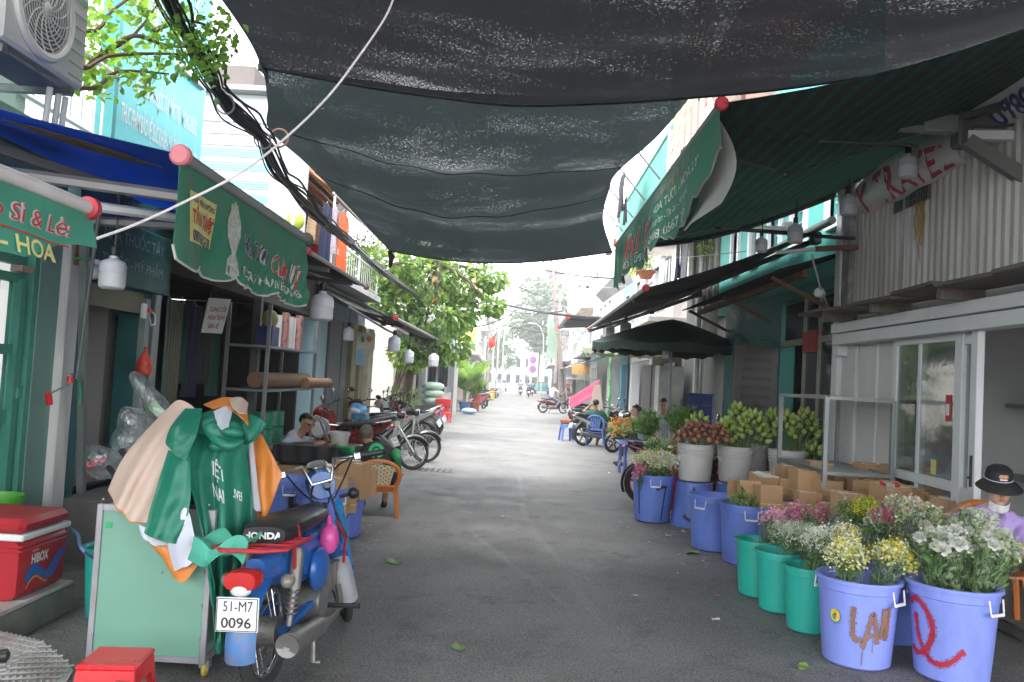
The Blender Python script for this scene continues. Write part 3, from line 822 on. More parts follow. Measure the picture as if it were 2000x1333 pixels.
# - right: turquoise house
b=thing('turquoise_house','turquoise house with small white framed windows upstairs','building',(4.2,12.5,0))
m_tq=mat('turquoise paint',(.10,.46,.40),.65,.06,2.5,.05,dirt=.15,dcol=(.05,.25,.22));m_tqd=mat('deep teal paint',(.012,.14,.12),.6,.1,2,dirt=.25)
wins=[(10.05,10.6),(11.5,12.0),(12.6,13.1),(13.75,14.2),(15.0,15.4)]
w=MB();wall_x(w,3.95,.25,9.7,16.4,3.1,6.5,[(a,c,3.85,4.75)for a,c in wins]);w.build('upper_wall',m_tq,b)
for a,c in wins:
 wn=bx(MB(),4.08,4.12,a,c,3.85,4.75).build('window',m_darkglass,b)
 fr_=MB();bx(fr_,3.9,4.0,a-.09,a,3.76,4.84);bx(fr_,3.9,4.0,c,c+.09,3.76,4.84);bx(fr_,3.9,4.0,a,c,4.75,4.84);bx(fr_,3.87,4.0,a,c,3.74,3.85)
 fr_.build('window_frame',m_wmet,wn)
 for k in range(5):bx(MB(),4.02,4.035,a,c,3.95+.17*k,3.97+.17*k).build('window_bar',m_wmet,wn)
 MB().cyl((4.03,(a+c)/2,3.85),(4.03,(a+c)/2,4.75),.01,n=5).build('window_bar',m_wmet,wn)
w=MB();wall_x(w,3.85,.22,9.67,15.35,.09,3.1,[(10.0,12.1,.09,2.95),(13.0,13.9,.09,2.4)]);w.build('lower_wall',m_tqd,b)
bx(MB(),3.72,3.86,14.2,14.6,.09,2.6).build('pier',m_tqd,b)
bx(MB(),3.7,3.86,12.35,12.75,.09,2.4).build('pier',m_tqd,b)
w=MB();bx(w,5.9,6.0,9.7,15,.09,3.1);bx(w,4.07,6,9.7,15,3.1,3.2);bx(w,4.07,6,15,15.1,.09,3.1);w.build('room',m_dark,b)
m_door=mat('grey brown door',(.075,.072,.066),.5,.1,4,dirt=.2)
dl=bx(MB(),3.2,3.85,12.14,12.18,.12,2.3).build('door_leaf',m_door,b)
for k in range(14):bx(MB(),3.32,3.74,12.125,12.139,.3+k*.135,.36+k*.135).build('louvre',mat('dark louvre',(.05,.055,.055),.5),dl)
for y in(10.05,10.55,11.1):bx(MB(),3.86,3.92,y,y+.07,.09,2.95).build('door_frame',mat('taupe frame',(.27,.25,.22),.6),b)
bx(MB(),3.855,3.93,10.0,12.1,2.3,2.38).build('transom',MAT['taupe frame'],b)
for(y0,y1,z0,z1)in((10.12,10.55,.2,2.3),(10.62,11.1,.2,2.3),(10.12,12.0,2.38,2.9)):bx(MB(),3.885,3.89,y0,y1,z0,z1).build('glass_pane',m_darkglass,b)
bx(MB(),3.83,3.85,10.6,11.1,2.18,2.46).build('red_notice',mat('dark red notice',(.3,.02,.02),.6),b)
for y in(12.9,13.95):bx(MB(),3.78,3.86,y-.05,y+.05,.09,2.45).build('door_frame',m_door,b)
bx(MB(),3.9,3.93,13.0,13.9,.09,2.4).build('side_door',mat('dark brown door',(.06,.05,.045),.6),b)
rf=thing('lean_to_roof','dark corrugated lean-to roof along the front of the turquoise house','roof',(3.4,11,3.1))
m_rust=mat('dark rusty sheet',(.035,.03,.028),.8,.4,3,.1,dirt=.4,dcol=(.08,.04,.025))
corr(MB(),(3.02,7.9+1.75,3.08),(0,5.7,0),(.95,0,.32),.09,.022,flat=.2).build('roof_sheet',m_rust,rf)
bx(MB(),3.3,3.36,9.65,15.3,3.0,3.08).build('purlin',m_wood,rf)
for y in(10.2,12.6,15.1):MB().cyl((3.1,y,3.05),(3.85,y,2.7),.035,n=4).build('bracket',m_wood,rf)
# - right: grey concrete wall beyond with drain pipe
b=thing('concrete_house','bare grey concrete house wall with a white drain pipe','building',(4.2,17,0))
bx(MB(),3.95,4.4,16.4,19.5,0,5.6).build('wall',mat('weathered concrete wall',(.2,.2,.18),.9,.25,2,.3,20,dirt=.6,dcol=(.1,.11,.08),stretch=(1,1,.3)),b)
MB().tube([(3.85,17.7,.2),(3.85,17.7,5.5)],.06,10).build('drain_pipe',m_alu,b)
for k in range(5):MB().tube([(3.92,16.5+.55*k,3.4),(3.92,16.5+.55*k,5.5)],.05,6).build('rib',MAT['weathered concrete wall'],b)
# AWNINGS, BANNERS
m_capr=mat('red end cap',(.55,.03,.05),.45,.08);m_capp=mat('pink end cap',(.75,.22,.26),.5,.08)
m_bar=mat('grey awning tube',(.30,.29,.29),.45,.1,5,metal=.4,dirt=.3)
m_armd=mat('dark awning arm',(.085,.085,.085),.5,.15,4,metal=.3,dirt=.3)
def awning(label,Xf,Xw,y0,y1,zf,zw,mcan,mcap,cat='awning',sag=.05,capr=.07,yw0=None,yw1=None,arms=2,mbar=None,trim=True,cap2=None):
 yw0=y0 if yw0 is None else yw0;yw1=y1 if yw1 is None else yw1
 o=thing('shop_awning',label,cat,((Xf+Xw)/2,(y0+y1)/2,zf-.1))
 def S(u,v):
  y=lerp(lerp(yw0,yw1,u),lerp(y0,y1,u),v)
  return V(lerp(Xw,Xf,v),y,lerp(zw,zf,v)-sag*math.sin(PI*v)-.012*math.sin(u*17)*math.sin(PI*v))
 MB().grid(S,30,10,.004).build('canopy',mcan,o)
 MB().cyl((Xf,y0,zf),(Xf,y1,zf),capr*.62,n=12).build('front_bar',mbar or m_bar,o)
 for y,d in((y0,-1),(y1,1)):
  MB().lathe([(0,-.012),(capr*.8,-.012),(capr,0),(capr,.035),(capr*.7,.04),(0,.04)],(Xf,y,zf),20,Matrix.Rotation(rad(90*d),3,'X')).build('end_cap',mcap if d<0 else cap2 or mcap,o)
 MB().cyl((Xw,yw0,zw+.03),(Xw,yw1,zw+.03),.05,n=10).build('roller',m_armd,o)
 sg=1 if Xf>Xw else-1
 for k in range(arms):
  ya=lerp(y0,y1,.07 if k==0 else .93);yb=lerp(y0,y1,.3 if k==0 else .7)
  e=V(lerp(Xw,Xf,.55),lerp(ya,yb,.9),lerp(zw,zf,.55)-.17)
  MB().tube([V(Xw,ya,zw-.12),e],.038,4).build('arm',m_armd,o)
  MB().tube([e,V(Xf,yb if abs(yb-ya)<1.2 else ya+.5,zf-.06)],.032,4).build('arm',m_armd,o)
  MB().box(e,(.1,.1,.1),bev=.02).build('elbow',m_black,o)
  MB().box((Xw-sg*.0,ya,zw-.1),(.12,.16,.16),bev=.02).build('bracket',m_armd,o)
 return o,S
def valance(o,S,L,Hf,m,nm='valance',nu=60,nv=10,trim=None):
 MB().grid(lambda u,v:S(u*L,v*Hf(u*L)),nu,nv,.003).build(nm,m,o)
 if trim:
  MB().tube([S(u*L/nu,Hf(u*L/nu))for u in range(nu+1)],.008,5).build('trim',trim,o)
m_blue=mat('blue tarpaulin',(.012,.085,.42),.45,.25,3,.15,12,trans=.6,tcol=(.025,.15,.5),stretch=(.35,1,1),dirt=.3,dcol=(.01,.02,.07))
m_grn=mat('green banner vinyl',(.018,.27,.15),.45,.15,3,.15,14,dirt=.35,dcol=(.10,.16,.11),trans=.25)
m_grn2=mat('weathered green banner',(.05,.31,.19),.6,.2,3,.35,12,dirt=.6,dcol=(.22,.25,.2),dsc=2.6,trans=.35)
m_grn3=mat('pale green banner',(.16,.52,.40),.5,.12,3,.1,10,dirt=.15,dcol=(.2,.42,.34),trans=.6)
m_trimw=mat('dirty white hem',(.55,.54,.5),.6,.15)
oA,SA=awning('white tubed awning with a pale green lettered valance, nearest on the left',-1.75,LX,1.2,3.26,2.19,2.75,mat('dark canvas',(.05,.055,.055),.7),m_capr,mbar=mat('white tube',(.62,.58,.57),.4,.08,4,dirt=.25,dcol=(.4,.33,.3)),capr=.045)
def SvA(u,d):
 y=1.2+u;e=min(1,max(0,(3.26-y)/.25))
 return V(-1.75+.03*math.sin(u*9)*d*3+.12*(1-e)*d*2,y+.05*d*(1-e),2.165-d+.05*(1-e)*d)
HA=lambda u:.235-.05*max(0,math.sin((u-1.62)*6.5))-(.08*max(0,(u-1.75)/.3)if u>1.75 else 0)
valance(oA,SvA,2.06,HA,m_grn3)
P3=lambda u,v:SvA(u,.235-v)+V(.007,0,0)
P3b=lambda u,v:SvA(u,.235-v)+V(.010,0,0)
a=MB();put_text(a,'Bán Cấp Sỉ & Lẻ:',P3,1.05,.118,.062,.86,shear=.15,bold=.045);a.build('lettering',m_trimw,oA)
a=MB();put_text(a,'Bán Cấp Sỉ & Lẻ:',P3b,1.05,.118,.062,.86,shear=.15,bold=.0);a.build('lettering',mat('red letters',(.52,.035,.06),.6,.2,12),oA)
a=MB();put_text(a,'HOA TƯƠI - HOA',P3b,.82,.012,.062,1.02,shear=-.15,bold=.02);a.build('lettering',mat('yellow letters',(.72,.68,.28),.6),oA)
MB().ribbon([(.9+.1*i,.098-.002*i)for i in range(11)],.006,P3b).build('red_line',MAT['red letters'],oA)
oB,SB=awning('blue tarpaulin awning with pink end cap and long green lettered banner',-1.9,LX,4.39,7.1,2.72,2.97,m_blue,m_capp,sag=.02,yw0=3.95,capr=.058,cap2=m_armd)
pc=[SB(.06,.36),SB(.16,.52),SB(.2,.66),SB(.17,.82),SB(.08,.72),SB(.045,.5)]
MB().poly([p+V(0,0,-.012)for p in pc],(0,0,-.003)).build('torn_patch',mat('brown netting patch',(.12,.075,.03),.9,.5,18,.5,50),oB)
def SvB(u,d):
 far=u/2.71
 cr=.03*far*math.sin(41*u)*math.sin(26*d+u*9)
 bot=d/.56
 return V(-1.9+.045*math.sin(u*7.3+.5)*bot+cr*bot,4.39+u-.06*bot*bot*max(0,1-u/.35)+.02*math.sin(u*9)*bot,2.69-d)
HB=lambda u:.52+.055*abs(math.sin(PI*u/.45))**.6-(.05 if u<.02 else 0)
valance(oB,SvB,2.71,HB,m_grn2,'banner',90,16,m_trimw)
bu=lambda px,py:(GX(px,py,-1.9).y-4.39,2.69-GX(px,py,-1.9).z)
Pd=lambda off:(lambda u,v:SvB(u,.6-v)+V(off,0,0))
ypq=MB();ypq.grid(lambda u,v:Pd(.006)(.13+.47*u,.6-lerp(.42-.02*u,.13-.01*u,v)),10,8);ypq.build('yellow_patch',mat('yellow print',(.62,.56,.20),.6,.12,6,dirt=.3,dcol=(.35,.36,.2)),oB)
m_nav=mat('navy print',(.03,.03,.13),.6,.3,8);m_rdp=mat('red print',(.5,.03,.04),.6,.3,8);m_whp=mat('worn white print',(.55,.56,.53),.7,.2,10,holes=(16,.55,.62))
a=MB();put_text(a,'HOA VIÊN DI ĐỘNG',Pd(.010),.16,.415,.033,.41,bold=.015);put_text(a,'0909 668 G138',Pd(.010),.17,.195,.065,.41,bold=.02);a.build('lettering',m_nav,oB)
a=MB();put_text(a,'TẤN TÀI財',Pd(.010),.16,.295,.08,.43,bold=.02);a.build('lettering',m_rdp,oB)
bq=MB()
bq.poly([Pd(.008)(*p)for p in((.78,.08),(.86,.06),(.93,.09),(.9,.19),(.87,.22),(.95,.34),(.97,.43),(.92,.53),(.88,.57),(.82,.52),(.77,.42),(.78,.32),(.84,.22),(.80,.18))])
bq.build('printed_bouquet',mat('grey bouquet print',(.45,.46,.42),.7,.4,30),oB)
gq=MB()
for k in range(26):
 cu,cv=.87+rnd(-.06,.06),.44+rnd(-.08,.1);rr=rnd(.008,.022)
 gq.poly([Pd(.010)(cu+rr*math.cos(j*1.05),cv+rr*math.sin(j*1.05))for j in range(6)])
struct(gq.build('printed_flowers',mat('pale bloom print',(.5,.52,.38),.7,.5,50),oB),'stuff')
for tx_,u0,wd,mm,v0,hh in(('Hoa Tươi',1.02,.62,m_nav,.26,.13),('Cường Mỹ',1.68,.86,m_rdp,.2,.16)):
 a=MB();put_text(a,tx_,Pd(.008),u0,v0,hh,wd,shear=.35,bold=.035);a.build('lettering',m_whp,oB)
 a=MB();put_text(a,tx_,Pd(.012),u0,v0,hh,wd,shear=.35,bold=.0);a.build('lettering',mm,oB)
a=MB();put_text(a,'ĐC: 22A THÀNH BÌNH 090366',Pd(.010),1.0,.10,.065,1.55,bold=.015);a.build('lettering',m_whp,oB)
MB().cyl((-3.3,4.45,2.62),(-2.0,4.7,2.55),.035,n=6).build('lower_arm',m_bar,oB)
MB().cyl((-3.3,5.4,2.5),(-1.95,6.0,2.6),.035,n=6).build('lower_arm',m_bar,oB)
MB().cyl((-3.2,4.0,2.42),(-2.0,5.2,2.5),.03,n=6).build('lower_arm',m_alu,oB)
m_dcan=mat('black canvas',(.022,.022,.023),.75,.2,4,.1,20,dirt=.25)
awning('dark canvas awning with red end caps beyond the green banner',-2.0,LX,7.5,10.5,2.68,3.05,m_dcan,m_capr,capr=.036)
awning('long dark canvas awning with red end caps over the parked motorbikes',-2.05,LX,13.4,22.6,2.5,3.0,m_dcan,m_capr,capr=.045,sag=.12)
bl=MB().tube([(-2.3,10.8,2.45),(-2.35,14.5,2.35),(-2.3,21.5,2.25)],.02,6);small('awning_pole',bl,mat('dark blue pole',(.03,.05,.16),.5),'thin dark blue pole slung beneath the long dark awning','pole')
m_und=mat('green patterned awning cloth',(.012,.032,.026),.75,.3,6,.1,20,trans=.5,tcol=(.02,.055,.042),stretch=(1,1,1))
def banded(name):
 m=mat(name,(.014,.03,.026),.75,.25,5,.08,20,trans=.55,tcol=(.03,.05,.045));nt=m.node_tree;N=nt.nodes;L=nt.links
 tc=N.new('ShaderNodeTexCoord');w=N.new('ShaderNodeTexWave');w.wave_type='BANDS';w.bands_direction='X';w.inputs['Scale'].default_value=2.6;w.inputs['Distortion'].default_value=1.5
 w.inputs['Detail'].default_value=2;L.new(tc.outputs['Object'],w.inputs['Vector'])
 r=N.new('ShaderNodeMapRange');r.inputs[1].default_value=.55;r.inputs[2].default_value=.9;L.new(w.outputs['Fac'],r.inputs[0])
 mx=N.new('ShaderNodeMix');mx.data_type='RGBA';mx.inputs[6].default_value=(.05,.075,.068,1);mx.inputs[7].default_value=(.04,.125,.095,1);L.new(r.outputs[0],mx.inputs[0])
 for n in N:
  if n.type=='BSDF_TRANSLUCENT':L.new(mx.outputs[2],n.inputs[0])
  if n.type=='BSDF_PRINCIPLED':L.new(mx.outputs[2],n.inputs['Base Color'])
 return m
oC,SCn=awning('wide green striped awning on the right with red cap and lettered banner',1.35,3.68,5.76,11.9,3.65,4.05,banded('green striped cloth'),m_capr,sag=.18,capr=.05,yw0=3.6,yw1=9.7,mbar=m_bar)
MB().tube([SCn(1,v/8)+V(0,0,-.03)for v in range(9)],.035,6).build('edge_bar',m_armd,oC)
for k in range(34):MB().torus((3.68,4.0+k*.16,4.08),.055,.012,'y',12,5).build('roller_ring',mat('grey ring',(.12,.13,.13),.5),oC)
MB().tube([SCn(.3,.5)+V(.6-.4*i,0,-.03-.0*i)for i in range(3)],.012,5).build('cross_strap',m_black,oC)
def SvC(u,d):
 bot=d/.6;e=u/6.14
 return V(1.35-.02+(.05*math.sin(u*3.1)+.03*math.sin(u*11)*(1-e))*bot+.05*max(0,e-.8)*5*bot,11.9-u+.06*math.sin(u*5)*bot*(1-e),3.62-d)
HC=lambda u:.60-.02*math.sin(u*21)+.03*math.sin(u*9)-(.28*max(0,(u-5.3)/.84)if u>5.3 else 0)
valance(oC,SvC,6.14,HC,m_grn2,'banner',90,14,mat('dirty hem',(.25,.25,.22),.7))
MB().grid(lambda u,v:SvC(5.0+1.1*u,.05+.62*v)+V(.12*math.sin(PI*v),0,-.05+.15*(u-.5)**2),12,10).build('folded_back',mat('white banner back',(.55,.54,.52),.6,.1,4,.1,trans=.3),oC)
PC=lambda off:(lambda u,v:SvC(u,.6-v)-V(off,0,0))
for off,bo,mm in((.008,.03,m_whp),(.012,0.,m_rdp)):
 a=MB();put_text(a,'Như Lan',PC(off),1.15,.17,.31,2.2,shear=.2,bold=bo);a.build('lettering',mm,oC)
a=MB();put_text(a,'Chuyên cung cấp sỉ và lẻ',PC(.010),3.5,.47,.08,1.9,bold=.01);a.build('lettering',mat('faded pink print',(.42,.2,.18),.7,.2,10,holes=(16,.55,.62)),oC)
a=MB();put_text(a,'HOA TƯƠI - HOA LY',PC(.010),3.5,.33,.09,2.1,bold=.01);put_text(a,'Phong lan - Địa lan - Hoa cưới',PC(.010),3.5,.2,.08,1.7);put_text(a,'ĐT: 0982 780 - 0908 0567 255',PC(.010),1.6,.05,.09,3.5,bold=.01);a.build('lettering',m_whp,oC)
oD,SD=awning('steep black canvas awning with red end cap before the turquoise house',1.5,3.72,9.9,17.8,2.8,3.72,m_dcan,m_capr,sag=.06,capr=.045)
MB().tube([SD(1,.98)+V(.35,-.4,-.02),(1.95,14,2.78),(2.6,10.6,3.05)],.022,6).build('lamp_rail',m_black,oD)
br=thing('awning_bracket','galvanised awning arm bracket bolted above the white workshop wall','bracket',(3.6,6.5,3.4))
MB().tube([(2.94,6.5,3.78),(3.3,6.5,3.79)],.035,4).build('stub',m_steel,br)
MB().box((3.28,6.5,3.83),(.3,.12,.14),bev=.01).build('plate',m_steel,br)
MB().tube([(3.42,6.48,3.86),(4.2,6.3,3.82)],.055,4).build('upper_arm',m_armd,br)
MB().tube([(3.46,6.44,3.73),(4.2,6.24,3.7)],.05,4).build('lower_arm',m_alu,br)
MB().box((3.45,6.5,3.8),(.12,.16,.3),bev=.02).build('joint',m_armd,br)
MB().tube([(3.45,6.42,3.68),(4.0,6.2,3.22)],.075,4).build('diagonal_strut',mat('dark grey strut',(.12,.115,.11),.6),br)
small('lamp_rail',MB().tube([GY(1450,449,9.3),GY(1640,465,9.3),GY(1670,466,9.3)],.022,6),m_black,'black horizontal lamp rail beside the white corner post','rail')
ft=thing('tube_light','thin white tube light fitting on a wooden bracket by the corner post','lamp',GY(1560,490,9.2))
MB().tube([GY(1515,494,9.2),GY(1592,487,9.2)],.022,6).build('tube',m_alu,ft)
MB().tube([GY(1592,487,9.2),GY(1675,483,9.2)],.04,4).build('bracket',m_wood,ft)
fl=thing('flood_lamp','small round white lamp on a bent rod above the red notice','lamp',GY(1600,570,9.4))
MB().tube([GY(1585,498,9.3),GY(1603,565,9.35),GY(1620,605,9.4)],.012,6).build('rod',m_steel,fl)
MB().ell(GY(1600,572,9.4),.06,14,10).build('globe',mat('white lamp glass',(.7,.7,.72),.3,.05),fl)
# HANGING LAMP BULBS
m_bulb=mat('frosted bulb',(.74,.74,.80),.35,.04,4,trans=.25);m_bulbg=mat('bulb upper body',(.58,.58,.64),.4,.05)
def bulb(px,py,y,hpx,label,cord=None,dark=False):
 """T-shaped led bulb: centre pixel, depth, height of the glass in pixels"""
 c=GY(px,py,y);h=hpx*y/FPX;r=h*.40
 o=thing('hanging_bulb',label,'light bulb',c-V(0,0,h/2),0,'hanging bulbs under the awnings')
 MB().lathe([(0,0),(r*.75,.0),(r*.97,h*.07),(r,h*.16),(r,h*.5)],(0,0,0),20).build('diffuser',m_bulb,o,world=False)
 MB().lathe([(r*1.02,h*.5),(r*1.02,h*.53),(r,h*.54),(r,h*.76),(r*.85,h*.88),(r*.35,h*.98),(r*.32,h*1.06),(0,h*1.06)],(0,0,0),20).build('body',m_black if dark else m_bulbg,o,world=False)
 MB().lathe([(r*.3,h*1.06),(r*.33,h*1.1),(r*.3,h*1.35),(r*.12,h*1.4),(0,h*1.4)],(0,0,0),12).build('socket',m_black if not dark else m_bulbg,o,world=False)
 top=(cord or h*2.4)
 MB().tube([(0,0,h*1.38),(.006,0,(h*1.38+top)/2),(0,0,top)],.006,5).build('cord',m_black,o,world=False)
 return o
bulb(220,535,4.9,62,'large frosted bulb in front of the teal shop doorway',.65)
bulb(629,600,9.0,55,'frosted bulb hanging at the end of the green banner',.4)
bulb(770,672,14.5,30,'frosted bulb hanging below the red cap of the long dark awning')
bulb(681,653,14.0,26,'dim bulb hanging beside the small orange printed sign')
bulb(798,697,16.2,26,'frosted bulb near the thin climbing plant')
bulb(847,704,19.0,25,'frosted bulb at the far end of the long dark awning')
bulb(1773,326,7.4,46,'frosted bulb hanging over the red lettered rolled banner',.55)
bulb(1657,402,8.6,40,'frosted bulb hanging against the white corner post',.45)
bulb(1553,457,9.2,37,'larger frosted bulb on the black lamp rail')
bulb(1487,479,9.3,29,'smaller frosted bulb at the end of the black lamp rail')
bulb(1222,642,16.0,27,'nearest of the three bulbs under the right black awning')
bulb(1192,649,17.4,22,'middle of the three bulbs under the right black awning')
bulb(1174,673,16.8,20,'black banded bulb beside the pale green umbrella',None,True)
bulb(1300,691,15.2,17,'small bulb hanging under the dark green parasol')
gl=thing('globe_lamp','small white globe lamp behind the large bulb on the teal shop','lamp',GX(182,530,-3.2))
MB().ell((0,0,0),.062,16,12).build('globe',MAT['white lamp glass'],gl,world=False)
MB().cyl((0,0,.05),(0,0,.085),.05,n=16).build('collar',m_wmet,gl,world=False)
ps=thing('awning_pole','slanted galvanised poles tied together beside the teal shop doorway','pole',(-3.2,6.3,.5))
MB().tube([GX(158,965,-3.2),GX(165,460,-3.1)],.034,4).build('square_pole',m_steel,ps)
MB().tube([GX(150,740,-3.1),GX(190,440,-2.9),GX(198,395,-2.85)],.014,8).build('round_pole',m_steel,ps)
MB().torus(GX(162,507,-3.1),.05,.008,'z',14,5).build('green_tie',mat('green twine',(.02,.3,.12),.7),ps)
hk=thing('crank_handle','red handled awning crank hanging on the white pillar','crank',GX(105,780,-3.25))
MB().tube([GX(137,748,-3.15),GX(138,735,-3.15)],.022,8).build('upper_grip',m_red,hk)
MB().tube([GX(97,790,-3.25),GX(94,768,-3.25)],.022,8).build('lower_grip',m_red,hk)
MB().tube([GX(137,750,-3.15),GX(100,768,-3.22),GX(97,772,-3.25)],.007,6).build('rod',m_steel,hk)
tw_=[GX(140,732,-3.14),GX(152,735,-3.14),GX(157,765,-3.14),GX(155,790,-3.14)]
MB().tube([curve_at(tw_,i/10)for i in range(11)],.008,5).build('green_string',MAT['green twine'],hk)
sw=thing('switch_box','white switch box with red plug and looped cable beside the doorway','switch',GX(281,608,-3.3))
MB().box((0,0,0),(.03,.07,.13),bev=.006).build('box',m_wmet,sw,world=False)
MB().box((.02,.06,.01),(.03,.05,.03)).build('plug',m_red,sw,world=False)
MB().tube([(.02,.09,.01),(.03,.16,-.02),(.03,.17,-.1),(.03,.1,-.12),(.03,.06,-.05)],.006,5).build('cable',m_wmet,sw,world=False)
rbag=thing('red_net_bag','small red net bag of offerings hanging on the shop post','bag',GX(283,700,-3.25))
MB().lathe([(0,-.16),(.06,-.14),(.07,-.08),(.045,.0),(.012,.07),(.02,.1)],(0,0,0),12).build('bag',mat('red yellow net',(.5,.05,.02),.5,.6,25),rbag,world=False)
# AIR CONDITIONER
ac=thing('air_conditioner','white air conditioner outdoor unit with round fan grille, top left','air conditioner',(-3.2,4.95,3.34))
m_acw=mat('air conditioner casing',(.66,.66,.64),.4,.05,3,dirt=.2,dcol=(.4,.37,.32))
AX,AY0,AY1,AZ0,AZ1=-2.95,4.42,5.28,3.33,3.95
bx(MB(),AX-.32,AX,AY0,AY1,AZ0,AZ1,.02).build('casing',m_acw,ac)
fc=V(AX,AY0+.36,(AZ0+AZ1)/2+.01)
MB().torus(fc+V(.012,0,0),.275,.03,'x',40,8).build('fan_ring',m_acw,ac)
MB().lathe([(0,0),(.26,0),(.26,.004),(0,.004)],fc+V(.004,0,0),32,Matrix.Rotation(rad(90),3,'Y')).build('fan_opening',mat('grille shadow grey',(.2,.2,.195),.7),ac)
for k in range(9):MB().torus(fc+V(.022,0,0),.05+.025*k,.0045,'x',36,5).build('grille_ring',m_acw,ac)
for k in range(16):
 a0=2*PI*k/16
 MB().tube([fc+V(.027,r_*math.cos(a0+r_*3.2),r_*math.sin(a0+r_*3.2))for r_ in(.03,.09,.15,.21,.27)],.005,5).build('grille_spoke',m_acw,ac)
MB().lathe([(0,0),(.042,0),(.042,.012),(.03,.02),(0,.02)],fc+V(.02,0,0),20,Matrix.Rotation(rad(90),3,'Y')).build('hub',m_acw,ac)
for k in range(6):bx(MB(),AX,AX+.006,AY1-.19,AY1-.03,AZ0+.05+.08*k,AZ0+.056+.08*k).build('groove',mat('casing groove',(.35,.35,.34),.6),ac)
bx(MB(),AX,AX+.004,AY1-.22,AY1-.03,AZ1-.08,AZ1-.045).build('label_strip',mat('green label',(.25,.42,.33),.6),ac)
bx(MB(),AX-.6,AX-.02,AY0+.05,AY0+.1,AZ0-.06,AZ0-.012).build('mount_rail',m_steel,ac)
bx(MB(),AX-.6,AX-.02,AY1-.12,AY1-.07,AZ0-.06,AZ0-.012).build('mount_rail',m_steel,ac)
bx(MB(),AX-.3,AX-.03,AY0+.1,AY1-.2,AZ0-.05,AZ0-.03).build('drip_tray',mat('grey blue underside',(.2,.22,.26),.6,.3,8,dirt=.5),ac)
for k,y in enumerate((AY1-.2,AY1-.1,AY1-.02)):
 MB().tube([(AX-.1,y,AZ0-.05),(AX-.12,y+.01,AZ0-.3)],.02,8).build('pipe',m_wmet,ac)
 # CABLES
cb=thing('cable_bundle','thick sagging bundle of black overhead cables along the left side','cables',(-2.6,9,3.4))
path=[GX(300,-60,-2.6),GX(345,40,-2.6),GX(398,130,-2.6),GX(440,205,-2.6),GX(505,262,-2.6),GX(540,330,-2.6),GX(590,390,-2.6),GX(640,440,-2.6),GX(690,480,-2.6),GX(760,540,-2.6),GX(830,590,-2.6),GX(890,640,-2.6)]
m_cab=[mat('black cable',(.02,.02,.02),.5),mat('grey cable',(.16,.16,.16),.5),mat('pale cable',(.4,.4,.38),.5)]
for k in range(26):
 a0=rnd(0,2*PI);ro=rnd(0,.085);ph=rnd(0,6);loose=rnd(.6,1.3)if k%7 else 2.6
 pts=[]
 for i in range(60):
  p=curve_at(path,i/59);a1=a0+i*.06;pinch=.45+.55*abs(math.sin(i*.42+.3))
  pts.append(p+V(ro*math.cos(a1)*loose*pinch,0,ro*math.sin(a1)*loose*pinch+.012*math.sin(i*.7+ph)*loose))
 MB().tube(pts,rnd(.006,.013),5).build('cable',m_cab[0 if k%5 else 1+k%2],cb)
for t_ in(.27,.38,.62,.8):MB().torus(curve_at(path,t_),.085,.009,'y',18,5,Euler((.5,.2,0)).to_matrix()).build('tie',m_cab[2]if t_<.5 else m_cab[1],cb)
MB().torus(curve_at(path,.4)+V(.12,0,.1),.09,.012,'y',20,6).build('coil',mat('pink brown coil',(.45,.22,.18),.6),cb)
MB().torus(curve_at(path,.70)+V(.1,0,.02),.09,.008,'y',20,6).build('coil',MAT['pink brown coil'],cb)
MB().torus(curve_at(path,.8)+V(.06,0,.1),.1,.012,'y',20,6).build('coil',m_cab[2],cb)
# FOLIAGE
def leaf_mb(l=1.0,w=.5,fold=.12,curl=.1):
 m=MB()
 vs=[(0,0,0)]
 for t_,k in((.2,.62),(.45,1),(.7,.85),(.88,.45)):z=-curl*2*t_*t_;vs+=[(w*.5*k,l*t_,fold*k+z),(0,l*t_,z),(-w*.5*k,l*t_,fold*k+z)]
 vs.append((0,l,-curl*2));fs=[(0,1,2),(0,2,3),(10,13,11),(11,13,12)]
 for i in(1,4,7):fs+=[(i,i+3,i+4,i+1),(i+1,i+4,i+5,i+2)]
 m.add(vs,fs)
 return m
def leaf_mats(name,cols,trans=.35):
 return[mat('%s %d'%(name,i),c,.45,.2,3,trans=trans,tcol=(min(1,c[0]*1.9),min(1,c[1]*1.9),c[2]*1.2))for i,c in enumerate(cols)]
_leafcache={}
def rot_to(d,roll=None):
 d=Vector(d).normalized()
 q=V(0,1,0).rotation_difference(d)
 return q.to_matrix()@Matrix.Rotation(rnd(0,2*PI)if roll is None else roll,3,'Y')
def foliage(parent,pts,size,mats,nparts=0,aspect=.5,part='leaf',mass='foliage',droop=.35,wts=None,up=None):
 """leaves at pts (position, outward direction); the first nparts are objects, the rest one mass"""
 mb=MB();base=leaf_mb(1,aspect)
 keys=[]
 for i,m in enumerate(mats):
  k=(m.name,aspect)
  if k not in _leafcache:_leafcache[k]=leaf_mb(1,aspect).mesh('leaf',m,0)
  keys.append(_leafcache[k])
 for i,(p,d)in enumerate(pts):
  d=Vector(d)+V(rnd(-.6,.6),rnd(-.6,.6),rnd(-.5,.5)-droop)
  R=rot_to(d,rnd(-.9,.9));s=size*rnd(.65,1.25)
  mi=random.choices(range(len(mats)),wts)[0]if wts else random.randrange(len(mats))
  if i<nparts:
   o=bpy.data.objects.new(part,keys[mi]);COL.objects.link(o);o.parent=parent
   M=Matrix.Translation(Vector(p))@R.to_4x4()@Matrix.Scale(s,4)
   o.matrix_parent_inverse=MW[root_key(parent)].inverted();o.matrix_basis=M
  else:
   mb.mi=mi
   mb.add([Vector(p)+R@(Vector(q)*s)for q in base.v],base.f)
 if mb.v:
  struct(mb.build(mass,mats,parent,0),'stuff')
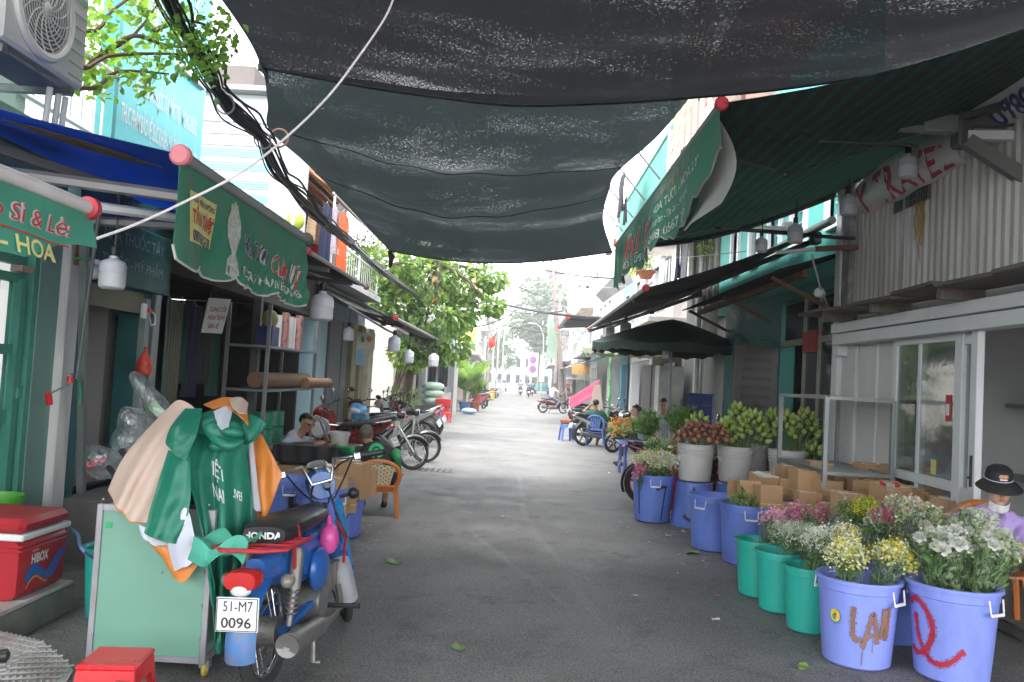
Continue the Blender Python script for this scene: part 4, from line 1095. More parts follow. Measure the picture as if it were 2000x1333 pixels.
def blob_pts(c,r,n,shell=.55):
 out=[]
 for _ in range(n):
  d=V(random.gauss(0,1),random.gauss(0,1),random.gauss(0,1)).normalized()
  k=rnd(shell,1)**.6
  out.append((Vector(c)+V(d.x*r[0],d.y*r[1],d.z*r[2])*k,d))
 return out
m_bark=mat('bark',(.10,.075,.055),.9,.3,6,.5,25)
m_twig=mat('twig',(.13,.08,.05),.8)
# - branch of the near tree, top left
tr=thing('balcony_tree','leafy bright green tree reaching over the street from the upper left','tree',(-4.4,5.95,3.3))
MB().tube([(-4.4,5.95,3.2),(-4.35,5.95,3.9),(-4.2,5.9,4.3)],[.07,.06,.05],8).build('trunk',m_bark,tr)
brs=[[(-4.2,5.9,4.3),GY(135,130,5.7),GY(190,110,5.8),GY(260,70,5.9),GY(310,5,6)],[(-4.2,5.9,4.1),GY(140,128,5.5),GY(210,110,5.7),GY(300,105,5.9),GY(390,108,6.1)],[(-4.3,5.9,3.9),GY(150,172,5.6),GY(230,140,5.8),GY(330,145,6.0)],[GY(200,110,5.8),GY(260,70,5.8),GY(330,90,6),GY(430,90,6.2)],[(-4.2,5.9,4.3),GY(160,60,5.7),GY(220,20,5.8),GY(300,-40,5.9)],[GY(300,60,5.9),GY(360,40,6.1),GY(420,55,6.3)]]
for bp_ in brs:
 bp_=[Vector(p)for p in bp_]
 MB().tube([curve_at(bp_,i/12)for i in range(13)],[.022-.0012*i for i in range(13)],6).build('branch',m_twig,tr)
pts=[]
clus=[(160,30),(200,60),(250,30),(300,40),(330,95),(265,105),(205,135),(165,150),(150,100),(300,135),(350,130),(385,60),(412,85),(430,105),(425,45),(392,115),(340,15),(235,150),(270,10),(185,165),(405,135),(440,70),(175,85),(225,90),(310,75),(360,75),(210,15),(375,20),(290,165),(155,60)]
for(cx,cy)in clus:
 for _ in range(32):
  p=GY(cx+random.gauss(0,17),cy+random.gauss(0,15),rnd(5.5,6.3));pts.append((p,(rnd(-1,1),rnd(-1,.4),rnd(-.6,.4))))
random.shuffle(pts)
lm1=leaf_mats('fresh leaf',[(.18,.33,.05),(.13,.26,.04),(.25,.40,.08),(.10,.2,.04)],.5)
foliage(tr,pts,.068,lm1,298,.6)
# - big leaved tree in the middle distance
tr=thing('street_tree','broad leaved tree with a few orange leaves behind the left awning','tree',(-3.05,22.5,0))
tk=[V(-3.05,22.5,0),V(-3.0,22.4,1.5),V(-2.8,22.2,2.9),V(-2.5,21.8,4.0),V(-2.2,21.5,4.6)]
MB().tube([curve_at(tk,i/10)for i in range(11)],[.19-.012*i for i in range(11)],10).build('trunk',m_bark,tr)
cc=GY(815,585,21.8)
blobs=[(GY(760,520,21),(.9,.8,.5)),(GY(830,545,21.5),(1.0,.9,.55)),(GY(900,555,22),(.8,.8,.5)),(GY(950,545,22),(.5,.5,.35)),(GY(770,590,21.2),(.7,.7,.5)),(GY(850,620,21.3),(.85,.8,.55)),(GY(880,670,21.5),(.5,.6,.5)),(GY(820,680,21.8),(.5,.5,.4)),(GY(705,530,20.8),(.5,.6,.55)),(GY(965,598,21),(.25,.3,.16)),(GY(900,610,22),(.5,.5,.4)),(GY(845,470,22.5),(1.2,.9,.4)),(GY(745,560,21.5),(.5,.5,.4))]
pts=[]
for c,r in blobs:
 MB().tube([tk[-1],(tk[-1]+c)/2+V(0,0,.1),c],[.07,.045,.015],6).build('limb',m_bark,tr)
 pts+=blob_pts(c,r,int(520*(r[0]*r[2])**.6+60),.3)
pts.sort(key=lambda q:q[0].y)
lm2=leaf_mats('broad leaf',[(.17,.28,.06),(.12,.22,.05),(.26,.36,.13),(.08,.15,.04)],.45)
foliage(tr,pts,.215,lm2,300,.55,droop=.55)
lmo=leaf_mats('orange leaf',[(.6,.2,.04),(.62,.33,.2)],.4)
foliage(tr,[(GY(px+rnd(-6,6),py+rnd(-5,5),rnd(20.6,21.2)),(rnd(-1,1),-1,-.4))for px,py in((930,530),(932,540),(928,555),(848,537),(853,545),(865,570),(858,578))],.26,lmo,99,.55,'orange_leaf')
# - shrubs and pot plants
def shrub(name,label,c,r,n,size,mats,cat='shrub',asp=.4,base=None,nparts=0):
 o=thing(name,label,cat,base or(c[0],c[1],c[2]-r[2]))
 b0=Vector(base or(c[0],c[1],c[2]-r[2]))
 for k in range(5):
  e=Vector(c)+V(rnd(-.5,.5)*r[0],rnd(-.5,.5)*r[1],rnd(-.2,.6)*r[2])
  MB().tube([b0,(b0+e)/2+V(rnd(-.05,.05),0,0),e],[.02,.015,.006],5).build('stem',m_twig,o)
 foliage(o,blob_pts(c,r,n,.2),size,mats,nparts,asp)
 return o
lm3=leaf_mats('light leaf',[(.17,.27,.05),(.11,.2,.04),(.25,.33,.09)],.4)
lm4=leaf_mats('yellow green leaf',[(.3,.36,.08),(.2,.29,.06),(.42,.4,.12)],.45)
shrub('climbing_shrub','feathery light green shrub beside the hanging laundry',GX(715,510,-3.3),(.5,.9,.6),700,.09,lm3)
shrub('balcony_plant','yellow green balcony plants above the right black awning',GX(1245,500,3.2),(.4,1.0,.55),600,.1,lm4,'plant')
shrub('balcony_plant','vine hanging on the grey concrete wall',GX(1378,475,3.8),(.12,.5,.25),160,.1,lm3,'plant')
shrub('balcony_plant','thin creeper beside the hanging black shirt',GX(1200,460,3.2),(.2,.5,.3),120,.1,lm3,'plant')
o=thing('flower_pot','terracotta bowl pot on the right balcony ledge','pot',GX(1261,545,3.1))
MB().lathe([(0,0),(.14,0),(.22,.16),(.25,.16),(.25,.2),(.21,.2),(.19,.15),(0,.15)],(0,0,0),18).build('bowl',mat('terracotta',(.38,.12,.06),.8),o,world=False)
foliage(o,blob_pts(GX(1261,545,3.1)+V(0,0,.25),(.2,.25,.12),90,.1),.08,lm3)
shrub('wall_plant','slender climbing plant rising between the parked motorbikes',GX(800,690,-2.9),(.5,1.2,.45),260,.2,lm2,'plant',.5,(-2.95,18.0,.0))
shrub('hedge_plant','low dark green potted shrub behind the motorbikes',(-3.1,22.5,.95),(.5,.8,.35),500,.08,lm2,'plant')
m_potb=mat('blue glazed pot',(.06,.13,.32),.3);
def palm(label,base,h,n,pm,spread,fm):
 o=thing('potted_palm',label,'plant',base)
 MB().lathe([(0,0),(.2,0),(.27,.4),(.3,.4),(.3,.45),(.24,.45),(.22,.38),(0,.38)],base,16).build('pot',pm,o)
 mb=MB()
 for k in range(n):
  a=2*PI*k/n+rnd(-.3,.3);tilt=rnd(.25,.95)*spread;L_=h*rnd(.7,1)
  pts_=[Vector(base)+V(0,0,.4)]+[Vector(base)+V(math.cos(a)*tilt*s_*s_*L_,math.sin(a)*tilt*s_*s_*L_,.4+L_*s_*(1-.25*tilt*s_))for s_ in(.25,.5,.75,1)]
  mb.mi=0;mb.tube(pts_,[.012,.01,.008,.006,.003],4,False)
  mb.mi=k%len(fm)
  for j in range(14):
   t_=.35+.65*j/13;p=curve_at(pts_,t_);d_=(curve_at(pts_,min(1,t_+.05))-curve_at(pts_,t_-.05)).normalized()
   sd=d_.cross(V(0,0,1)).normalized();l_=.34*h*(1.15-t_*.7)
   for s_ in(-1,1):
    e=p+sd*s_*l_*.8+d_*l_*.55+V(0,0,-.12*l_)
    q=d_*.022*h
    mb.add([p-q,p+q,lerp(p,e,.6)+q,e,lerp(p,e,.6)-q],[(0,1,2,4),(4,2,3)])
 struct(mb.build('frond',fm,o,0),'stuff')
lm5=leaf_mats('palm frond',[(.17,.28,.05),(.11,.21,.04),(.22,.34,.1)],.4)
palm('tall potted palm in a blue pot beside the clothes shed',(-2.35,38.0,0),2.3,16,m_potb,.75,lm5)
palm('shorter bushy palm in a terracotta pot',(-1.95,39.0,0),1.5,14,MAT['terracotta'],.6,lm5)
# - far big tree closing the street, bare tree
def far_tree(label,base,h,r,n,size,mats):
 o=thing('far_tree',label,'tree',base);b0=Vector(base)
 MB().tube([b0,b0+V(.3,0,h*.35),b0+V(0,0,h*.7)],[h*.03,h*.025,h*.012],8).build('trunk',m_bark,o)
 pts_=[]
 for k in range(16):
  c=b0+V(rnd(-.6,.6)*r,rnd(-.6,.6)*r,h*rnd(.4,.92));q=r*rnd(.3,.5)
  MB().tube([b0+V(0,0,h*.4),c],[h*.012,h*.004],5).build('limb',m_bark,o)
  pts_+=blob_pts(c,(q,q,q*.8),n//16,.3)
 foliage(o,pts_,size,mats,0)
lm6=leaf_mats('far leaf',[(.07,.12,.04),(.05,.09,.03),(.09,.15,.05)],.25)
far_tree('tall hazy tree closing the far end of the street',(2.5,118,0),17.5,5.5,5200,.55,lm6)
far_tree('lower hazy tree beside the street end',(-5,135,0),12,5,2400,.6,lm6)
far_tree('hazy tree behind the right hand houses at the street end',(9,130,0),12,5,2400,.6,lm6)
bt=thing('bare_tree','bare brown branched tree trunk above the far right houses','tree',(3.4,58,0))
q=[GX(1083,690,3.3),GX(1082,600,3.3),GX(1085,560,3.3),GX(1076,530,3.2),GX(1060,505,3.0),GX(1055,470,3.0)]
MB().tube([V(3.4,58,0)]+[GY(1084,600,58),GY(1082,560,58),GY(1072,535,58),GY(1058,505,58),GY(1050,470,58)],[.19,.16,.13,.1,.08,.05],8).build('trunk',mat('brown trunk',(.24,.19,.175),.85),bt)
for ps_ in([(1082,562),(1085,540),(1088,510),(1090,470)],[(1075,540),(1076,515),(1080,480)],[(1086,545),(1096,520),(1104,500)]):
 MB().tube([GY(a,c,58)for a,c in ps_],[.14,.11,.08,.05][:len(ps_)],6).build('limb',MAT['brown trunk'],bt)
 # FAR HOUSES
m_pal=[mat('far wall %d'%i,c,.75,.1,1.2,dirt=.35,dcol=(.28,.26,.23),stretch=(1,1,.4))for i,c in enumerate([(.68,.66,.62),(.6,.63,.64),(.66,.58,.48),(.45,.6,.66),(.7,.7,.7),(.55,.5,.45),(.62,.6,.45),(.22,.5,.62)])]
m_awf=[mat('far awning %d'%i,c,.7,.12,2,trans=.3)for i,c in enumerate([(.05,.22,.16),(.6,.58,.54),(.1,.1,.11),(.5,.3,.1),(.04,.12,.3),(.45,.05,.05),(.05,.4,.35)])]
m_rail=mat('far railing',(.4,.42,.42),.6)
def row_house(side,y0,y1,X,h,mw,ma,label,deep=7,awn=True,zaw=2.7,ext=1.2,seed=0):
 rs=random.Random(seed);sg=side
 o=thing('row_house',label,'building',(X+sg*2,(y0+y1)/2,0))
 xs=X
 wins_=[]
 nst=max(1,int((h-3.2)/2.9))
 for s_ in range(nst):
  zb=3.4+s_*2.9
  nw=max(1,int((y1-y0)/1.9))
  for k in range(nw):
   a=y0+(y1-y0)*(k+.28)/nw;c=y0+(y1-y0)*(k+.72)/nw
   wins_.append((a,c,zb+.5,zb+2.0))
 w_=MB();wall_x(w_,X,.3,y0,y1,0,h,wins_+[(y0+.5,y1-.5,0.0,2.5)])
 bx(w_,xs+sg*.3,xs+sg*deep,y0,y0+.25,0,h);bx(w_,xs+sg*.3,xs+sg*deep,y1-.25,y1,0,h);bx(w_,xs+sg*.3,xs+sg*deep,y0,y1,h-.2,h)
 w_.build('wall',mw,o)
 bx(MB(),xs+sg*1.2,xs+sg*1.3,y0+.3,y1-.3,0,2.6).build('shop_interior',m_dark,o)
 for(a,c,e,f_)in wins_:
  wn_=bx(MB(),xs+sg*.14,xs+sg*.18,a,c,e,f_).build('window',m_darkglass,o)
  fb=MB();bx(fb,xs-sg*.04,xs+sg*.12,a-.08,c+.08,e-.1,e);bx(fb,xs-sg*.03,xs+sg*.12,a-.08,c+.08,f_,f_+.08);fb.build('window_frame',m_wmet,wn_)
  bx(MB(),xs+sg*.08,xs+sg*.11,(a+c)/2-.03,(a+c)/2+.03,e,f_).build('mullion',m_wmet,wn_)
 for s_ in range(nst):
  if rs.random()<.7:
   zb=3.2+s_*2.9
   bx(MB(),xs,xs-sg*.9,y0+.2,y1-.2,zb,zb+.12).build('balcony_slab',mw,o)
   rl=MB().cyl((xs-sg*.85,y0+.25,zb+.95),(xs-sg*.85,y1-.25,zb+.95),.03,n=6)
   for k in range(int((y1-y0)/.3)):rl.cyl((xs-sg*.85,y0+.3+.3*k,zb+.1),(xs-sg*.85,y0+.3+.3*k,zb+.95),.015,n=4,cap=False)
   struct(rl.build('railing',m_rail,o),'stuff')
 if awn:
  MB().grid(lambda u,v:V(xs-sg*ext*v,lerp(y0+.1,y1-.1,u),zaw+.35-.4*v-.06*math.sin(PI*v)),8,4,.02).build('awning_sheet',ma,o)
  MB().cyl((xs-sg*ext,y0+.1,zaw-.05),(xs-sg*ext,y1-.1,zaw-.05),.04,n=6).build('awning_bar',m_bar,o)
 return o
adj=['white','pale grey','cream','light blue','bright white','tan','straw coloured','sky blue']
aw=['green','white','black','orange','dark blue','red','teal']
def house_row(side,X,ys,hs,cols,awns,seed):
 for i in range(len(ys)-1):
  row_house(side,ys[i],ys[i+1]-.02,X+side*(.25*((i*7)%3)),hs[i],m_pal[cols[i]],m_awf[awns[i]],'%s row house %s, %s awning, %s from the near end'%(adj[cols[i]],'on the left' if side<0 else 'on the right',aw[awns[i]],['first','second','third','fourth','fifth','sixth','seventh','eighth','ninth','tenth','eleventh','twelfth'][i]),zaw=2.6+.25*((i*5)%3),ext=1.0+.35*((i*3)%3),seed=seed+i)
house_row(-1,-3.7,[24.5,30,36,41,46,52,57,63,70,78,88,100],[3.4,3.6,3.5,6.2,5.4,7.6,6.2,8.5,6.4,9.5,8],[5,1,0,1,4,0,2,1,4,0,1],[2,4,0,1,1,2,1,3,1,4,1],3)
house_row(1,4.0,[19.6,25,31,36,42,48,55,62,70,79,90,102],[3.3,6.4,6.2,7.6,6.8,9.4,8.2,7.4,10,8.5,9],[5,4,7,0,4,2,0,1,4,2,0],[2,1,3,6,1,0,1,2,3,1,0],40)
for i,(x0,x1,y,h,c)in enumerate([(-14,-6,150,9,1),(-6,1,155,7.5,4),(1,8,150,8.5,3),(8,17,152,11,0)]):
 o=thing('end_house','%s house facing down the street, %s at its far end'%(adj[c],['leftmost','second from left','third from left','rightmost'][i]),'building',((x0+x1)/2,y,0))
 bx(MB(),x0,x1,y,y+8,0,h).build('wall',m_pal[c],o)
 for a in range(4):
  for z in range(int(h//3)):
   bx(MB(),x0+(x1-x0)*(a+.25)/4,x0+(x1-x0)*(a+.7)/4,y-.06,y-.01,1+3*z,2.6+3*z).build('window',m_darkglass,o)
o=thing('sloping_roof','weathered tin roof over the pale blue house on the right','roof',(3.2,31,4.5))
MB().grid(lambda u,v:lerp(lerp(GY(1165,575,31),GY(1225,515,27),u),lerp(GY(1180,590,31),GY(1240,550,27),u),v),6,3,.06).build('roof_sheet',mat('weathered tin',(.3,.3,.3),.6,.3,3),o)
# - right: balcony with green sheet railing, stair, laundry
b=thing('balcony','bright green corrugated balcony with cream stair railing and laundry','balcony',(3.4,16,3.6))
m_gb=mat('green balcony sheet',(.10,.42,.33),.55,.08,4,dirt=.15);m_cream=mat('cream rail',(.62,.52,.34),.6)
corr(MB(),(2.6,15,5.5),(0,7.6,0),(0,0,.88),.16,.025).build('railing_sheet',m_gb,b)
MB().cyl((2.6,14.9,6.4),(2.6,22.6,6.4),.035,n=6).build('top_rail',m_gb,b)
MB().cyl((2.6,15,5.3),(2.6,15,8.6),.06,n=8).build('post',mat('pale teal post',(.45,.6,.6),.5),b)
bx(MB(),2.58,4.5,11.4,22.8,5.3,5.48).build('slab',m_white,b)
bx(MB(),4.2,4.4,11.6,22.8,5.48,9.5).build('back_wall',mat('brick pink wall',(.30,.17,.13),.8,.2,3,dirt=.4),b)
for k in range(3):bx(MB(),4.12,4.19,16+2.2*k,17.2+2.2*k,5.5,7.6).build('balcony_door',m_wood,b)
bx(MB(),2.545,2.575,11.4,22.8,5.12,5.5).build('fascia',m_white,b)
for k in range(7):MB().cyl((2.6,15,5.6+k*.28),(2.6,11.9,6.7+k*.28),.022,n=5).build('stair_rail',m_cream,b)
for k in range(6):MB().cyl((2.6,14.4-.5*k,5.48),(2.6,14.4-.5*k,7.4+.2*k),.03,n=5).build('stair_post',m_cream,b)
for k in range(4):MB().cyl((2.6,16+1.9*k,5.7),(1.9,16+1.9*k,6.5),.022,n=5).build('drying_arm',m_steel,b)
for x in(1.95,2.3):MB().cyl((x,15.2,6.42),(x,22.4,6.38),.012,n=5).build('drying_line',m_steel,b)
garment('hanging_shirt',GX(1215,342,2.1),(0,1,0),1.15,.85,m_cl[4],'black shirt hanging on the right balcony line')
garment('hanging_towel',GX(1208,392,2.15),(0,1,0),.8,.6,m_cl[2],'patterned cloth hanging below the black shirt','towel')
garment('hanging_trousers',GX(1222,388,2.15),(0,1,0),.5,.55,m_cl[4],'black shorts hanging below the black shirt','towel')
garment('hanging_shirt',GX(1382,205,2.4),(0,1,0),.7,.6,m_cl[5],'white garment at the top of the cream stair')
garment('hanging_trousers',GX(1332,292,2.5),(0,1,0),.35,.5,m_cl[0],'dark navy garment on the stair railing','towel')
garment('hanging_trousers',GX(1338,448,3.5),(0,1,0),.9,1.3,m_cl[7],'grey trousers hanging beside the drain pipe','towel')
garment('hanging_trousers',GX(1326,450,3.45),(0,1,0),.5,1.1,m_cl[0],'blue checked shirt hanging beside the grey trousers','towel')
# POLES, STREET LAMPS, WIRES, SIGNS
m_pole=mat('concrete pole',(.38,.34,.31),.85,.15,3)
def pole(x,y,h,label):
 o=thing('utility_pole',label,'pole',(x,y,0))
 MB().cyl((0,0,0),(0,0,h),.16,.1,10).build('shaft',m_pole,o,world=False)
 for z in(h-.6,h-1.3):MB().box((0,0,z),(1.5,.09,.09)).build('cross_arm',m_steel,o,world=False)
 for k in range(4):MB().cyl((-.6+.4*k,0,h-.55),(-.6+.4*k,0,h-.35),.04,n=6).build('insulator',m_alu,o,world=False)
 for k in range(3):MB().torus((.1,0,h*.55+.5*k),.22,.02,'y',14,5).build('cable_coil',m_cab[0],o,world=False)
 return o
def lamp_post(x,y,h,a,label):
 o=thing('street_lamp',label,'street lamp',(x,y,0))
 pts_=[(0,0,0),(0,0,h*.7),(.1*a,0,h*.85),(.5*a,0,h*.95),(1.1*a,0,h),(1.6*a,0,h)]
 MB().tube(pts_,[.09,.06,.05,.045,.04,.04],8).build('post',mat('pale lamp post',(.6,.6,.58),.5),o,world=False)
 MB().loft([((1.4*a,-.12,h),.28,.04),((1.75*a,0,h-.02),.4,.08),((1.75*a,.12,h),.3,.04)],10).build('lamp_head',m_alu,o,world=False)
pole(-2.9,47,8.2,'concrete utility pole loaded with coiled cables, nearest on the left')
pole(-2.6,72,8.5,'concrete utility pole farther along the left side')
pole(-2.4,96,9,'hazy utility pole near the far end')
pole(3.1,66,9,'concrete utility pole on the right side')
lamp_post(-1.9,62,8.2,1,'curved white street lamp, nearest of the row')
lamp_post(-1.9,76,8.2,1,'curved white street lamp, second of the row')
lamp_post(-1.7,90,8.2,1,'curved white street lamp, third of the row')
lamp_post(3.0,100,8.6,-1,'straight tall street lamp on the right near the street end')
random.seed(21)
wi=thing('overhead_wires','tangle of thin overhead wires crossing the far street','wires',(0,50,6))
for k in range(46):
 ya=rnd(24,90);yb=ya+rnd(-12,25);za,zb=rnd(4.2,8.2),rnd(4,8)
 if k%3==0:p0,p1=V(-2.9,ya,za),V(3.9,yb,zb)
 elif k%3==1:p0,p1=V(-2.9+rnd(-.4,.8),ya,za),V(-2.5+rnd(-.4,.6),ya+rnd(15,40),zb)
 else:p0,p1=V(3.6,ya,za),V(-2.2,yb+20,zb)
 MB().tube([lerp(p0,p1,t_/8)-V(0,0,.25*math.sin(PI*t_/8))for t_ in range(9)],.012+.008*(k%4==0),4).build('wire',m_cab[k%3],wi)
for k,(a,c)in enumerate((((960,588),(1180,622)),((985,605),(1100,608)),((1000,510),(1210,545)),((905,640),(1000,615)))):
 p0,p1=GY(*a,34 if k!=2 else 26),GY(*c,24 if k!=2 else 20)
 MB().tube([lerp(p0,p1,t_/8)-V(0,0,.12*math.sin(PI*t_/8))for t_ in range(9)],.05 if k in(0,)else .02,6).build('cable',m_cab[0],wi)
sn=thing('shop_sign','tall green and yellow shop sign on the left beyond the tree','sign',GX(915,650,-3.2))
c=GY(915,648,44)
MB().box(c,(.85,.1,1.55)).build('panel',mat('yellow sign face',(.62,.6,.16),.5),sn)
MB().box(c+V(0,-.02,.62),(.86,.1,.32)).build('green_band',mat('green sign band',(.03,.32,.16),.5),sn)
MB().box(c+V(0,-.02,-.7),(.86,.1,.15)).build('green_band',MAT['green sign band'],sn)
fg=thing('red_flag','small red flag hanging from a pole on the left houses','flag',GY(962,690,46))
MB().cyl(GY(955,690,46),GY(970,650,46),.025,n=6).build('pole',m_wood,fg)
MB().grid(lambda u,v:lerp(GY(968,651,46),GY(955,664,46),u)+V(.03*math.sin(6*u),.1*math.sin(5*v+3*u),-.75*v+.3*u*v),8,8).build('cloth',mat('red flag cloth',(.7,.04,.02),.7,trans=.3),fg)
ps=thing('street_sign','white street sign board with two purple discs at the street end','sign',(2.2,88,0))
MB().cyl((2.2,88,0),(2.2,88,2.0),.05,n=6).build('post',m_alu,ps)
c=GY(1041,713,88);MB().box(c,(1.1,.08,2.6)).build('board',m_alu,ps)
for z in(.55,-.45):MB().lathe([(0,0),(.36,0),(.36,.02),(0,.02)],c+V(0,-.07,z),20,Matrix.Rotation(rad(90),3,'X')).build('disc',mat('purple disc',(.35,.12,.4),.5),ps)
hb=thing('hanging_banner','pale green hanging banner strip at the far right awning end','banner',GY(1080,640,30))
MB().grid(lambda u,v:lerp(lerp(GY(1064,700,34),GY(1074,610,34),v),lerp(GY(1086,700,30),GY(1084,606,30),v),u)+V(.06*math.sin(6*v),0,0),6,10).build('strip',mat('pale strip',(.42,.55,.42),.6,.1,trans=.3),hb)
awning('far dark awning with red cap beyond the pale banner',1.75,4.0,30,36,4.05,4.3,m_dcan,m_capr,capr=.12,sag=.1)
# MOTORBIKES
m_tyre=mat('tyre rubber',(.022,.022,.022),.8,.3,6,.2,60,dirt=.45,dcol=(.09,.085,.075));m_chrome=mat('worn chrome',(.55,.55,.55),.28,.1,6,metal=1,dirt=.3,dcol=(.2,.17,.14))
m_engine=mat('engine alloy',(.28,.27,.26),.5,.25,8,.3,25,metal=.7,dirt=.65,dcol=(.06,.05,.04));m_seat=mat('black vinyl seat',(.018,.018,.019),.42,.15,8,.05,80)
m_muf=mat('dull muffler',(.24,.235,.225),.5,.2,5,metal=.6,dirt=.5,dcol=(.12,.08,.05));m_lred=mat('red lens',(.45,.012,.012),.15,.1,coat=.5);m_lclear=mat('headlamp lens',(.62,.66,.68),.1,.1,coat=.6)
m_plate=mat('white plate',(.72,.72,.70),.45,.05,dirt=.25,dcol=(.35,.32,.28));m_amber=mat('amber lens',(.6,.2,.02),.2)
def paint(name,col):return mat(name,col,.28,.1,4,coat=.35,dirt=.42,dcol=(.09,.07,.055),dsc=6)
def bike_wheel(o,c,r,M,spokes,nsp=20,tw=.055,disc=False,red=None):
 c=Vector(c);T=lambda p:c+M@Vector(p)
 def tr(mb):mb.v=[tuple(T(p))for p in mb.v];return mb
 w=tr(MB().cyl((-.07,0,0),(.07,0,0),.05 if spokes else .045,n=16)).build('wheel',m_engine,o,world=False)
 t_=MB()
 n,m=36,10
 for i in range(n):
  a=2*PI*i/n
  for j in range(m):
   b_=2*PI*j/m;rr=r-tw*.62+tw*.62*math.cos(b_);t_.v.append((tw*.5*1.05*math.sin(b_),rr*math.cos(a),rr*math.sin(a)))
 t_.f=[(i*m+j,((i+1)%n)*m+j,((i+1)%n)*m+(j+1)%m,i*m+(j+1)%m)for i in range(n)for j in range(m)];t_.m=[0]*len(t_.f)
 tr(t_).build('tyre',m_tyre,w,world=False)
 rm=r-tw*1.2
 tr(MB().torus((0,0,0),rm,.014,'x',32,8)).build('rim',red or(m_chrome if spokes else m_black),w,world=False)
 if spokes:
  for k in range(nsp):
   a=2*PI*k/nsp;b_=a+(.35 if k%2 else-.35);s_=.045 if k%4<2 else-.045
   tr(MB().tube([(s_,.045*math.cos(b_),.045*math.sin(b_)),(0,rm*math.cos(a),rm*math.sin(a))],.0024,4,False)).build('spoke',m_chrome,w,world=False)
 else:
  for k in range(5):
   a=2*PI*k/5+.3
   tr(MB().tube([(0,.04*math.cos(a),.04*math.sin(a)),(0,rm*math.cos(a+.12),rm*math.sin(a+.12))],[.024,.014],6)).build('spoke',red or m_black,w,world=False)
 if disc:tr(MB().torus((.06,0,0),.09,.016,'x',20,4)).build('brake_disc',m_chrome,w,world=False)
 return w
def arc_fender(c,r,a0,a1,w,M=None,n=14,th=.004,side=.04):
 """mudguard band of radius r round the wheel centre, from angle a0 to a1 (degrees, 0 = forward, 90 = up)"""
 def S(u,v):
  a=rad(lerp(a0,a1,u));x=(v-.5)*w;d=r-side*(abs(v-.5)*2)**3
  p=V(x,d*math.cos(a),d*math.sin(a))
  return Vector(c)+(M@p if M else p)
 return MB().grid(S,n,8,th)
def bike_common(o,wb,r,steer,body,style,spokes,red=None,plate=None,mirrors=True):
 A=V(0,-wb/2,r);B=V(0,wb/2,r)
 bike_wheel(o,A,r,Matrix.Identity(3),spokes,red=red,tw=.06)
 rake=rad(26);hd=V(0,wb/2-.27,.78)
 ax=V(0,-math.sin(rake),math.cos(rake));Ms=Matrix.Rotation(steer,3,ax)
 st=lambda p:hd+Ms@(Vector(p)-hd)
 Bs=st(B);bike_wheel(o,Bs,r,Ms,spokes,disc=not spokes,red=red,tw=.052)
 return A,B,hd,Ms,st,Bs
